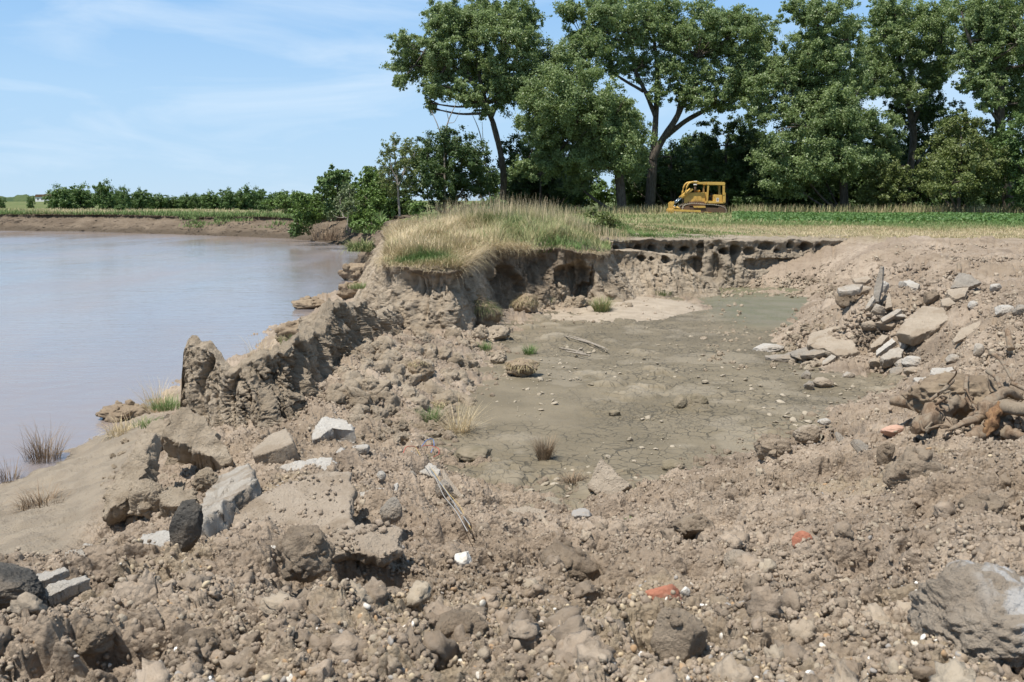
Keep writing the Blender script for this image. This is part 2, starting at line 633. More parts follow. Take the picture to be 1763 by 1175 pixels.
    c = t.mix(t.rampf(w, 0.35, 0.65), (0.17, 0.115, 0.075), (0.29, 0.215, 0.15))
    c = t.mix(t.rampf(t.noise(5, 5), 0.44, 0.58, 0, 0.85), c, (0.28, 0.23, 0.172))
    t.col(c)
    t.bump(t.noise(8, 6, 0.65, t.vscale(t.obj, (8, 8, 1.5)), 0.5), 0.7, 0.03)
    M['root'] = t.m
    t = NT('fresh_wood')
    t.col(t.mix(t.rampf(t.noise(6, 6, 0.6, t.vscale(t.obj, (8, 8, 1))), 0.35, 0.65), (0.29, 0.175, 0.09), (0.17, 0.095, 0.055)))
    t.bump(t.noise(10, 6, 0.65, t.vscale(t.obj, (10, 10, 1))), 0.7, 0.02)
    M['fresh_wood'] = t.m
    t = NT('bark')
    c = t.mix(t.rampf(t.noise(2.0, 6, 0.65, t.vscale(t.pos, (5, 5, 1))), 0.35, 0.65), (0.075, 0.06, 0.047), (0.16, 0.135, 0.11))
    t.col(c)
    t.bump(t.noise(3, 6, 0.65, t.vscale(t.pos, (6, 6, 1))), 0.8, 0.08)
    M['bark'] = t.m
    t = NT('pale_bark')
    t.col(t.mix(t.rampf(t.noise(3, 6, 0.65, t.vscale(t.pos, (5, 5, 1))), 0.35, 0.65), (0.22, 0.19, 0.155), (0.34, 0.30, 0.25)))
    M['pale_bark'] = t.m

    # ---- leaves and grass
    def leaf(name, a, b, c_, rough=0.45, trans=0.25, spec=0.4):
        t = NT(name)
        col = t.mix(t.island, a, b)
        col = t.mix(t.rampf(t.noise(0.22, 3), 0.4, 0.62, 0, 0.8), col, c_)
        t.col(col)
        t.b.inputs['Roughness'].default_value = rough
        t.b.inputs['Specular IOR Level'].default_value = spec
        tr = t.n.new('ShaderNodeBsdfTranslucent')
        t.link(t.mix(0.5, col, (0.16, 0.24, 0.03)), tr.inputs['Color'])
        mx = t.n.new('ShaderNodeMixShader')
        mx.inputs[0].default_value = trans
        t.link(t.b.outputs[0], mx.inputs[1])
        t.link(tr.outputs[0], mx.inputs[2])
        t.link(mx.outputs[0], t.out.inputs['Surface'])
        return t.m
    M['cottonwood'] = leaf('cottonwood_leaf', (0.20, 0.275, 0.10), (0.32, 0.39, 0.175), (0.235, 0.305, 0.13), 0.38, 0.42, 0.45)
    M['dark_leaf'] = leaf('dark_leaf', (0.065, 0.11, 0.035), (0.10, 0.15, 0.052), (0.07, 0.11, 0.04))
    M['mid_leaf'] = leaf('mid_leaf', (0.11, 0.185, 0.055), (0.16, 0.24, 0.085), (0.125, 0.19, 0.06))
    M['bright_leaf'] = leaf('bright_leaf', (0.12, 0.20, 0.045), (0.17, 0.255, 0.07), (0.13, 0.205, 0.05))
    M['pale_leaf'] = leaf('pale_leaf', (0.15, 0.19, 0.085), (0.20, 0.24, 0.115), (0.14, 0.18, 0.085))
    M['olive_leaf'] = leaf('olive_leaf', (0.145, 0.185, 0.055), (0.20, 0.235, 0.08), (0.16, 0.19, 0.065))
    M['crop_leaf'] = leaf('crop_leaf', (0.11, 0.21, 0.06), (0.16, 0.27, 0.085), (0.12, 0.21, 0.065), 0.5, 0.3)
    t = NT('grass_blade')
    col = t.ramp(t.attr('tint'), [(0.0, (0.105, 0.19, 0.05)), (0.35, (0.19, 0.25, 0.10)), (0.6, (0.36, 0.33, 0.17)), (0.85, (0.53, 0.43, 0.27)), (1.0, (0.64, 0.53, 0.36))])
    t.col(col)
    t.b.inputs['Roughness'].default_value = 0.6
    tr = t.n.new('ShaderNodeBsdfTranslucent')
    t.link(col, tr.inputs['Color'])
    mx = t.n.new('ShaderNodeMixShader')
    mx.inputs[0].default_value = 0.25
    t.link(t.b.outputs[0], mx.inputs[1])
    t.link(tr.outputs[0], mx.inputs[2])
    t.link(mx.outputs[0], t.out.inputs['Surface'])
    M['grass'] = t.m
    t = NT('dead_stalk')
    t.col(t.mix(t.attr('tint'), (0.15, 0.105, 0.07), (0.33, 0.25, 0.17)))
    M['dead'] = t.m

    # ---- paint and metal
    def paint(name, c, c2, rough=0.5, metal=0.0, wear=(0.22, 0.13, 0.07), wearamt=0.75):
        t = NT(name)
        k = t.mix(t.rampf(t.noise(1.4, 5, 0.6, t.obj), 0.35, 0.65), c, c2)
        k = t.mix(t.rampf(t.noise(4.5, 7, 0.7, t.obj), 0.55, 0.68, 0, wearamt), k, wear)
        t.col(k)
        t.b.inputs['Roughness'].default_value = rough
        t.b.inputs['Metallic'].default_value = metal
        t.b.inputs['Specular IOR Level'].default_value = 0.4
        t.bump(t.noise(12, 5, 0.6, t.obj), 0.15, 0.02)
        return t.m
    M['yellow'] = paint('faded_yellow_paint', (0.60, 0.37, 0.085), (0.50, 0.30, 0.075))
    M['rust'] = paint('rusty_steel', (0.16, 0.085, 0.045), (0.10, 0.062, 0.04), 0.8, 0.0, (0.25, 0.17, 0.10))
    M['track_top'] = paint('worn_track_steel', (0.42, 0.36, 0.29), (0.33, 0.27, 0.21), 0.6, 0.0, (0.22, 0.16, 0.11))
    M['steel'] = paint('steel_rod', (0.35, 0.42, 0.48), (0.28, 0.34, 0.40), 0.25, 0.7, (0.2, 0.18, 0.16), 0.2)
    M['white_paint'] = paint('white_paint', (0.75, 0.75, 0.75), (0.68, 0.68, 0.68), 0.5, 0, (0.4, 0.36, 0.3), 0.3)
    M['black'] = paint('black_rubber', (0.02, 0.02, 0.02), (0.03, 0.03, 0.03), 0.6, 0, (0.06, 0.05, 0.04), 0.3)
    for nm, c in (('wire_red', (0.50, 0.10, 0.07)), ('wire_blue', (0.10, 0.22, 0.50)), ('wire_yellow', (0.50, 0.36, 0.14)), ('wire_white', (0.42, 0.41, 0.39)), ('wire_gray', (0.30, 0.32, 0.33))):
        t = NT(nm)
        t.col(t.mix(t.rampf(t.noise(60, 3, 0.5, t.obj), 0.5, 0.7, 0, 0.4), c, (0.33, 0.27, 0.2)))
        t.b.inputs['Roughness'].default_value = 0.5
        M[nm] = t.m


make_materials()

# ------------------------------------------------------------------ the lie of the land
WATER_Z = -3.0
MUD_Z = -1.6
shore_px = [(-1500, 391), (-700, 393), (-300, 395), (0, 397.5), (150, 399), (300, 404), (420, 408), (500, 412), (560, 418), (605, 426), (640, 440)]
SHORE = [P(a, b, WATER_Z)[:2] for a, b in shore_px]


def polyline_normals(pts):
    pts = np.asarray(pts, float)
    t = np.gradient(pts, axis=0)
    t /= np.linalg.norm(t, axis=1)[:, None] + 1e-9
    return np.stack([t[:, 1], -t[:, 0]], 1)        # right-hand side


_sn = polyline_normals(SHORE)
INLAND = [tuple(np.asarray(p) - n * 4.6) for p, n in zip(SHORE, _sn)]       # far side of the river
PLATEAU = ([(-3000, 200), (-1200, 190)] + INLAND[0:] +
           [(-8.2, 70), (-7.6, 62), (-5.0, 48), (-2.6, 30), (-1.9, 23.2), (-1.5, 22.2), (-1.45, 24.0), (-1.3, 26.3), (-0.4, 27.2), (1.2, 28.0), (2.0, 28.0),
            (2.9, 29.5), (3.1, 31.5), (3.6, 34.4), (6.4, 34.9), (8.5, 35.0), (11.6, 35.6), (14, 33.0), (20, 30), (32, 28), (80, 26), (400, 20), (3000, 0), (3000, 5000), (-3000, 5000)])

LOW = [
    # rim of the mud floor
    (880, 872, -1.6), (800, 822, -1.6), (752, 775, -1.6), (712, 735, -1.6), (735, 700, -1.57), (800, 672, -1.58), (825, 640, -1.58), (850, 602, -1.6), (878, 562, -1.6),
    (900, 545, -1.58), (960, 535, -1.56), (1225, 505, -1.6), (1300, 503, -1.6), (1400, 503, -1.6), (1435, 512, -1.6),
    (1375, 560, -1.6), (1345, 600, -1.6), (1390, 625, -1.6), (1450, 640, -1.6), (1560, 655, -1.6), (1500, 690, -1.6), (1425, 718, -1.6), (1310, 772, -1.6), (1200, 808, -1.6), (1050, 848, -1.6), (960, 868, -1.6),
    # under the mud
    (950, 750, -2.0), (1100, 700, -2.0), (1000, 620, -1.95), (1250, 620, -2.0), (1300, 540, -1.9), (900, 800, -1.95), (1200, 740, -2.0), (1350, 690, -2.0), (900, 660, -1.85), (1280, 515, -1.85), (1255, 508, -1.8), (1330, 512, -1.85), (1395, 514, -1.8), (1300, 525, -1.95), (1350, 532, -1.95), (1255, 535, -1.85), (1290, 570, -2.0), (1235, 565, -1.85), (1325, 560, -1.9), (1370, 530, -1.85),
    # sand lobe and foot of the cut bank
    (1080, 532, -1.48), (1010, 535, -1.54), (1190, 528, -1.50), (1110, 548, -1.55), (900, 525, -1.48), (960, 518, -1.4), (1040, 512, -1.45), (830, 560, -1.5), (1150, 515, -1.5),
    # rubble slope below the bank
    (700, 600, -1.22), (640, 592, -1.08), (780, 590, -1.42), (620, 630, -1.12), (600, 670, -1.25), (700, 650, -1.42), (660, 700, -1.42), (580, 720, -1.42), (660, 745, -1.42), (600, 770, -1.38),
    # near ridge
    (100, 1175, -0.28), (500, 1175, -0.27), (900, 1175, -0.24), (1300, 1175, -0.2), (1700, 1175, -0.12), (-200, 1175, -0.3), (1950, 1175, -0.05),
    (100, 1085, -0.43), (300, 1040, -0.44), (500, 1060, -0.42), (700, 1040, -0.5), (900, 1020, -0.66), (1100, 1000, -0.72), (1300, 1050, -0.45), (1600, 1050, -0.33),
    (480, 980, -0.56), (650, 980, -0.62), (760, 930, -0.95), (1000, 930, -1.05), (900, 950, -0.95),
    (1300, 950, -0.68), (1500, 1000, -0.42), (1700, 950, -0.42), (1200, 880, -1.05), (1100, 880, -1.25), (1350, 850, -0.98), (1500, 880, -0.66), (1650, 860, -0.58), (1450, 790, -1.12), (1560, 800, -0.85), (1540, 745, -1.22), (1330, 795, -1.35),
    # left slabs
    (500, 850, -1.0), (560, 800, -1.12), (650, 800, -1.18), (700, 780, -1.28), (430, 780, -1.28), (560, 745, -1.36), (420, 860, -1.05), (700, 870, -1.08), (780, 880, -1.25), (350, 910, -1.0), (250, 930, -1.2),
    # hollow and bench on the river side
    (150, 960, -1.6), (40, 985, -1.62), (-150, 990, -1.65), (60, 900, -1.95), (200, 850, -1.95), (60, 840, -2.55), (130, 800, -2.5), (230, 770, -2.4), (260, 730, -2.45), (330, 800, -1.55), (400, 770, -1.5), (240, 880, -1.65),
    (0, 838, -3.0), (130, 772, -3.0), (215, 735, -3.0), (270, 690, -3.0), (-250, 900, -3.0), (60, 760, -3.7), (150, 690, -4.0), (-100, 800, -3.7), (300, 600, -4.0), (-600, 900, -4.0),
    # behind the fin
    (480, 562, -3.0), (545, 522, -3.0), (560, 545, -2.35), (600, 540, -1.95), (630, 520, -1.6), (600, 500, -2.55), (625, 480, -2.55), (590, 492, -3.0), (450, 560, -3.6), (520, 500, -4.0), (500, 585, -2.5), (420, 640, -2.3), (330, 720, -2.2),
    # right slope and the worked ground above it
    (1700, 770, -0.72), (1700, 680, -0.72), (1620, 690, -0.95), (1600, 640, -1.35), (1700, 620, -0.92), (1760, 720, -0.6), (1700, 560, -0.55), (1600, 560, -0.82), (1500, 600, -1.35), (1500, 545, -0.78), (1420, 590, -1.42), (1480, 518, -0.52), (1440, 538, -1.2), (1455, 515, -0.7), (1520, 500, -0.42), (1560, 500, -0.42),
    (1650, 500, -0.35), (1750, 480, -0.28), (1550, 455, -0.28), (1500, 475, -0.5), (1450, 495, -1.2), (1330, 453, -0.82), (1250, 453, -0.9), (1400, 452, -0.78), (1330, 500, -1.55), (1400, 490, -1.3), (1455, 455, -0.66), (1440, 470, -0.8), (1545, 428, -0.16), (1640, 432, -0.2), (1760, 428, -0.12), (1900, 450, -0.2), (1950, 560, -0.4), (1960, 800, -0.5),
]
_lp = np.array([P(a, b, z) for a, b, z in LOW])
_extra = np.array([(0, 0, -0.3), (-3, 0, -0.35), (3, 0, -0.2), (0, -6, -0.3), (8, 3, -0.15), (14, 8, -0.3), (20, 16, -0.3), (-8, 1, -0.6), (-14, 4, -2.0), (-12, -6, -0.8), (12, -6, -0.2), (-30, 12, -4), (-30, 30, -4), (-20, 45, -4), (-26, 20, -4), (30, 24, -0.2), (30, 10, -0.3)])
_lp = np.vstack([_lp, _extra])


def _tps_k(r2):
    return 0.5 * r2 * np.log(r2 + 1e-9)


def _tps_fit(p, v, lam):
    n = len(p)
    d2 = ((p[:, None, :] - p[None, :, :]) ** 2).sum(-1)
    K = _tps_k(d2) + np.eye(n) * lam
    Q = np.hstack([np.ones((n, 1)), p])
    A = np.block([[K, Q], [Q.T, np.zeros((3, 3))]])
    return np.linalg.solve(A, np.concatenate([v, np.zeros(3)]))


_TS = 8.0
_tw = _tps_fit(_lp[:, :2] / _TS, _lp[:, 2], 0.0015)


def low_near(x, y):
    p = _lp[:, :2] / _TS
    xs, ys = np.ravel(x) / _TS, np.ravel(y) / _TS
    o = np.empty(len(xs))
    for i in range(0, len(xs), 60000):
        s = slice(i, i + 60000)
        d2 = (xs[s, None] - p[None, :, 0]) ** 2 + (ys[s, None] - p[None, :, 1]) ** 2
        o[s] = _tps_k(d2) @ _tw[:-3] + _tw[-3] + _tw[-2] * xs[s] + _tw[-1] * ys[s]
    return np.clip(o, -4.2, 0.15).reshape(np.shape(x))


_GX, _GY, _GS = -37.0, -8.0, 0.14
_gx = np.arange(_GX, 46.5, _GS)
_gy = np.arange(_GY, 60.0, _GS)
_LOWG = low_near(*np.meshgrid(_gx, _gy)).astype(np.float32)


def low_fast(x, y):
    u = np.clip((x - _GX) / _GS, 0, len(_gx) - 1.001)
    v = np.clip((y - _GY) / _GS, 0, len(_gy) - 1.001)
    i, j = u.astype(int), v.astype(int)
    fu, fv = u - i, v - j
    return (_LOWG[j, i] * (1 - fu) + _LOWG[j, i + 1] * fu) * (1 - fv) + (_LOWG[j + 1, i] * (1 - fu) + _LOWG[j + 1, i + 1] * fu) * fv


def plateau_z(x, y):
    z = -0.75 * sstep(70, 125, np.hypot(x, y)) * sstep(2, -22, x)
    z = z + 0.58 * np.exp(-((x - 0.0) / np.where(x > 0, 2.3, 3.4)) ** 2 - ((y - 31.5) / 4.6) ** 2)
    z = z + 0.34 * np.exp(-((x - 4.2) / 3.2) ** 2 - ((y - 38.5) / 3.0) ** 2)
    z = z + 0.10 * fbm2(x * 0.12, y * 0.12, 3, 71) * sstep(34, 45, y)
    return z


PITS = [(622, 968, -0.60, 0.30, 0.20, 0.26), (535, 985, -0.5, 0.16, 0.10, 0.16), (985, 1012, -0.6, 0.06, 0.10, 0.14), (1195, 920, -0.9, 0.05, 0.14, 0.10), (1230, 1105, -0.3, 0.05, 0.10, 0.10), (720, 935, -0.9, 0.08, 0.10, 0.08), (1760, 735, -0.62, 0.35, 0.22, 0.25), (1620, 748, -0.78, 0.22, 0.15, 0.15), (1345, 800, -1.1, 0.12, 0.08, 0.08), (530, 752, -1.4, 0.22, 0.3, 0.25), (420, 1165, -0.27, 0.10, 0.12, 0.10), (230, 1135, -0.3, 0.08, 0.10, 0.09), (1010, 985, -0.75, 0.10, 0.14, 0.10), (880, 985, -0.8, 0.07, 0.12, 0.08), (1240, 930, -0.8, 0.06, 0.18, 0.09), (1560, 1100, -0.25, 0.06, 0.08, 0.08), (780, 1145, -0.25, 0.06, 0.09, 0.08)]
PITS = [(P(a, b, z)[0], P(a, b, z)[1], rx, ry, dp) for a, b, z, rx, ry, dp in PITS]


def ground_base(x, y):
    x, y = np.asarray(x, float), np.asarray(y, float)
    sd = sdpoly(x, y, PLATEAU)
    d = np.hypot(x, y)
    low = np.full(x.shape, -4.0)
    nr = (d < 58) & (x > -36) & (x < 45)
    far = -4.0 + 1.5 * sstep(-6, 0, sd)
    if nr.any():
        ln = low_fast(x[nr], y[nr])
        k = sstep(42, 56, d[nr])
        low[nr] = ln * (1 - k) + far[nr] * k
    low = np.where(nr, low, far)
    low = np.where(x > 30, np.maximum(low, -0.3), low)
    for (ax, ay, rx, ry, dp) in PITS:
        g = ((x - ax) / rx) ** 2 + ((y - ay) / ry) ** 2
        low = low - dp * sstep(1.6, 0.5, g)
    k = sstep(-0.15, 0.25, sd)
    return low * (1 - k) + plateau_z(x, y) * k


BENCH = [P(a, b, z)[:2] for a, b, z in [(-250, 905, -3), (0, 842, -3), (130, 776, -3), (215, 742, -3), (275, 700, -2.9), (255, 760, -2.4), (205, 850, -1.95), (160, 905, -1.8), (120, 940, -1.7), (0, 965, -1.7), (-250, 1000, -1.7)]]
SANDL = [P(a, b, -1.52)[:2] for a, b in [(985, 535), (1060, 512), (1200, 518), (1222, 530), (1205, 545), (1140, 558), (1050, 562), (1010, 570), (960, 584), (935, 576), (990, 558), (930, 548), (960, 530)]]
SAND2 = [P(a, b, -1.6)[:2] for a, b in [(-100, 985), (0, 958), (110, 940), (190, 945), (150, 985), (0, 1020), (-100, 1020)]]


def masks(x, y):
    d = np.hypot(x, y)
    w = 0.35 * fbm2(x * 0.9, y * 0.9, 3, 31)
    m = {}
    m['bench'] = sstep(-0.35, 0.25, sdpoly(x, y, BENCH) + w * 0.6) * (d < 60)
    m['sand'] = np.maximum(sstep(-0.3, 0.35, sdpoly(x, y, SANDL) + w * 0.7), sstep(-0.25, 0.25, sdpoly(x, y, SAND2) + w * 0.5))
    sd = sdpoly(x, y, PLATEAU)
    m['plateau'] = sstep(-0.3, 0.3, sd)
    m['field'] = sstep(32.6, 34.8, y + w * 2) * sstep(-1.0, 0.6, sd)
    m['green'] = sstep(0.36, 0.6, sstep(45, 56, y + w * 6) * sstep(-1, 2, sd)) * (0.9 - 0.4 * sstep(0.1, 0.6, fbm2(x * 0.1, y * 0.25, 3, 55)))
    a = math.atan2(0, 1)
    gx, gy = P(850, 1095, -0.4)[:2]
    m['gravel'] = np.exp(-((x - gx) / 0.8) ** 2 - ((y - gy) / 0.9) ** 2) * sstep(-0.5, 0.4, fbm2(x * 2.2, y * 2.2, 3, 91) + 0.35)
    m['gravel'] = np.maximum(m['gravel'], 0.6 * sstep(0.35, 0.7, fbm2(x * 1.1, y * 1.1, 3, 97)) * (d < 9))
    return m


def clod_bumps(x, y, cell, seed, thr=0.35):
    wx = x + 0.22 * cell * vn2(x * 2.7 / cell, y * 2.7 / cell, seed + 5)
    wy = y + 0.22 * cell * vn2(x * 2.7 / cell + 40, y * 2.7 / cell, seed + 6)
    f1, f2, r = worley2(wx / cell, wy / cell, seed)
    rad = 0.38 + 0.28 * r
    h = np.clip(1 - (f1 / rad) ** 2, 0, 1) ** 0.8 * np.clip((r - thr) / (1 - thr), 0, 1) ** 0.7
    return h * cell * 0.42


def rough_amount(x, y, m):
    d = np.hypot(x, y)
    k = np.ones(np.shape(x))
    k = k * (1 - 0.88 * np.clip(m['bench'] + m['sand'], 0, 1))
    k = k * (1 - m['plateau'] * (0.93 - 0.5 * sstep(11, 12.5, x) * sstep(36.5, 34.5, y)))
    k = k * (1 - 0.2 * sstep(23, 27, y) * sstep(6, 9, x))
    return k


def detail(x, y, m):
    """Lumps, clods and hollows added to the smooth land."""
    k = rough_amount(x, y, m)
    d = np.hypot(x, y)
    hz = 0.075 * fbm2(x * 1.3, y * 1.3, 4, 11) + 0.030 * fbm2(x * 5.1, y * 5.1, 4, 21, 0.62) + 0.012 * fbm2(x * 19, y * 19, 3, 29, 0.7) + 0.03 * (0.35 - np.abs(fbm2(x * 2.0 + 3, y * 2.0, 3, 25, 0.55)))
    patch = sstep(-0.45, 0.35, fbm2(x * 0.8, y * 0.8, 3, 41))
    hz = hz + clod_bumps(x, y, 0.46, 3, 0.5) * 0.45 * patch
    hz = hz + clod_bumps(x, y, 0.17, 5, 0.40) * 0.62 * patch
    hz = hz + clod_bumps(x + 9, y, 0.065, 15, 0.2) * 0.7
    hz = hz + 0.016 * (0.5 - np.abs(fbm2(x * 6, y * 6, 4, 23, 0.6)))
    hz = hz + clod_bumps(x + 3, y, 0.095, 7, 0.3) * (0.55 + 0.45 * patch)
    hz = hz + clod_bumps(x, y + 2, 0.045, 9, 0.25) * 0.8 * (d < 14)
    pit = sstep(0.25, 0.75, fbm2(x * 2.1 + 8, y * 2.1, 4, 61)) * 0.12
    hz = hz - pit * sstep(0.3, 0.8, k)
    return hz * k + (0.012 + 0.030 * m['bench']) * fbm2(x * 2.2, y * 2.2, 5, 77, 0.55) + 0.05 * m['bench'] * (0.3 - np.abs(fbm2(x * 0.9 + y * 0.6, y * 0.9, 4, 79))) * (1 - m['plateau'] * 0.5)


def ground_z(x, y):
    x, y = np.atleast_1d(np.asarray(x, float)), np.atleast_1d(np.asarray(y, float))
    return ground_base(x, y) + detail(x, y, masks(x, y))


def hit(px, py, near=2.0, far=160.0, surf=True):
    """Where a pixel's line of sight first meets the land (or the mud and water sheets)."""
    d = ray(px, py)

    def gap(t):
        x, y, z = d[0] * t, d[1] * t, EYE + d[2] * t
        g = ground_base(x, y)
        g = np.where((x > -3.5) & (x < 14) & (y < 34.5), np.maximum(g, MUD_Z), np.maximum(g, WATER_Z))
        return z - g
    lo, hi = near, far
    for n in (110, 24):
        t = lo * (hi / lo) ** (np.arange(n) / (n - 1.0))
        f = gap(t)
        k = int(np.argmax(f < 0)) if (f < 0).any() else n - 1
        lo, hi, fa, fb = t[max(k - 1, 0)], t[k], f[max(k - 1, 0)], f[k]
        if hi <= lo:
            break
    tt = lo + (hi - lo) * np.clip(fa / (fa - fb + 1e-9), 0, 1)
    return np.array((d[0] * tt, d[1] * tt, EYE + d[2] * tt))


def build_ground():
    az = np.concatenate([np.linspace(-1.25, -0.60, 130, endpoint=False), np.linspace(-0.60, 0.60, 1250), np.linspace(0.60, 1.25, 131)[1:]])
    rows = [0.8]
    while rows[-1] < 34:
        r = rows[-1]
        h = 1.5 if r < 4 else (1.5 + (r - 4) * 0.25 if r < 9 else 2.75)
        rows.append(r + min(r * r * (0.00085 if r < 14 else 0.0011) / h, 0.42) + 0.0012)
    while rows[-1] < 9000:
        rows.append(rows[-1] * 1.02 + 0.1)
    rr = np.array(rows)
    A, Rr = np.meshgrid(az, rr)
    x, y = (np.sin(A) * Rr).ravel(), (np.cos(A) * Rr).ravel()
    m = masks(x, y)
    near = np.hypot(x, y) < 70
    z = ground_base(x, y)
    dz = np.zeros(len(x))
    mn = {k: v[near] for k, v in m.items()}
    dz[near] = detail(x[near], y[near], mn)
    z = z + dz
    # push clods sideways a little so that they overhang
    k = (rough_amount(x, y, m) * sstep(20, 12, np.hypot(x, y)))
    x2 = x + 0.022 * k * fbm2(x * 9, y * 9, 3, 131) * sstep(0.8, 2.5, np.hypot(x, y))
    y2 = y - 0.030 * k * np.clip(dz * 12, -1, 1.3) + 0.018 * k * fbm2(x * 9 + 50, y * 9, 3, 133)
    me = mesh_np('ground', np.stack([x2, y2, z], 1), grid_faces(len(rr), len(az))[:, ::-1], M['soil'],
                 {k: m[k] for k in ('bench', 'sand', 'field', 'green', 'gravel')})
    tag(link('ground', me), 'brown churned soil, sandy patches and field running to the horizon', 'ground', kind='structure')


def crack_field(x, y):
    wx = x + 0.05 * fbm2(x * 4, y * 4, 3, 201)
    wy = y + 0.05 * fbm2(x * 4 + 30, y * 4, 3, 203)
    f1, f2, r = worley2(wx / 0.30, wy / 0.30, 207)
    e1 = (f2 - f1) * 0.30
    g1, g2, r2 = worley2(wx / 0.13 + 5, wy / 0.13, 209)
    e2 = (g2 - g1) * 0.13
    return e1, e2, r


def build_mud():
    az = np.linspace(-0.24, 0.50, 860)
    rr = [6.2]
    while rr[-1] < 35:
        rr.append(rr[-1] + rr[-1] ** 2 * 0.00062 / 2.9 + 0.002)
    rr = np.array(rr)
    A, Rr = np.meshgrid(az, rr)
    x, y = (np.sin(A) * Rr).ravel(), (np.cos(A) * Rr).ravel()
    e1, e2, r = crack_field(x, y)
    d = np.hypot(x, y)
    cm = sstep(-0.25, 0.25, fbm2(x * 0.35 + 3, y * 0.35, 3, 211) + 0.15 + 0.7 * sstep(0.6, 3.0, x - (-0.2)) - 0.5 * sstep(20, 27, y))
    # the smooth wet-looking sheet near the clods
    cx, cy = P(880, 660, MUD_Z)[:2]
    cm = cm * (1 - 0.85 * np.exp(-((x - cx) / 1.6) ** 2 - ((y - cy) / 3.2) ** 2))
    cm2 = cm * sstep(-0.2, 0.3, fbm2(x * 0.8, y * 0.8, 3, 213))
    wdt = 0.006 + 0.0010 * d
    c1 = sstep(wdt, wdt * 0.25, e1) * cm
    c2 = sstep(wdt * 0.8, wdt * 0.2, e2) * cm2 * 0.8
    crack = np.maximum(c1, c2) * 0.3
    curl = np.exp(-((e1 - wdt) / 0.03) ** 2) * cm * 0.006 * (r > 0.4)
    z = MUD_Z + 0.018 * fbm2(x * 0.7, y * 0.7, 4, 215) + 0.006 * fbm2(x * 6, y * 6, 3, 217) + curl - 0.028 * crack
    lump = (clod_bumps(x, y, 0.5, 219, 0.68) * 0.4 + clod_bumps(x, y, 0.22, 220, 0.55) * 0.4 + clod_bumps(x, y, 0.11, 222, 0.6) * 0.35) * sstep(0.0, 0.4, fbm2(x * 0.5, y * 0.5, 2, 221) + 0.1)
    z = z + lump
    wet = sstep(20.5, 24.5, y + 0.8 * fbm2(x * 0.5, y * 0.5, 3, 223) + (x - 6) * 0.25) * sstep(4.5, 6.0, x)
    z = z - 0.01 * wet
    dry = sstep(0.35, 0.75, fbm2(x * 1.4, y * 1.4, 4, 227)) * 0.5 + sstep(0.02, 0.06, lump) * 0.5
    F = grid_faces(len(rr), len(az))[:, ::-1]
    ok = (ground_base(x, y) < MUD_Z + 0.12) & (x > -1.9 - 0.02 * y) & (y < 34)
    F = F[ok[F].any(1)]
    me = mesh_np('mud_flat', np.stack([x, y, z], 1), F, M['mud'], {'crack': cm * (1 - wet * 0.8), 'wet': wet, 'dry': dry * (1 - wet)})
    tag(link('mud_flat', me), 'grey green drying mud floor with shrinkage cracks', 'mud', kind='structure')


def build_river():
    V = [(-4000, 3, WATER_Z), (-3, 3, WATER_Z), (-1.5, 30, WATER_Z), (-4, 110, WATER_Z), (-60, 260, WATER_Z), (-4000, 900, WATER_Z)]
    me = bpy.data.meshes.new('river')
    me.from_pydata(V, [], [tuple(range(6))])
    me.materials.append(M['water'])
    tag(link('river', me), 'broad muddy river reflecting the pale blue sky', 'river', kind='structure')


# ------------------------------------------------------------------ eroded earth banks
def resample(pts, ds, sm=2):
    pts = np.asarray(pts, float)
    seg = np.concatenate([[0], np.cumsum(np.linalg.norm(np.diff(pts[:, :2], axis=0), axis=1))])
    s = np.linspace(0, seg[-1], max(4, int(seg[-1] / ds)))
    o = np.stack([np.interp(s, seg, pts[:, k]) for k in range(pts.shape[1])], 1)
    w = max(1, int(sm / ds))
    if w > 1:
        ker = np.hanning(w + 2)[1:-1]
        ker /= ker.sum()
        pad = np.vstack([2 * o[:1] - o[1:w + 1][::-1], o, 2 * o[-1:] - o[-w - 1:-1][::-1]])
        o = np.stack([np.convolve(pad[:, k], ker, 'same')[w:-w] for k in range(o.shape[1])], 1)
    return o, s


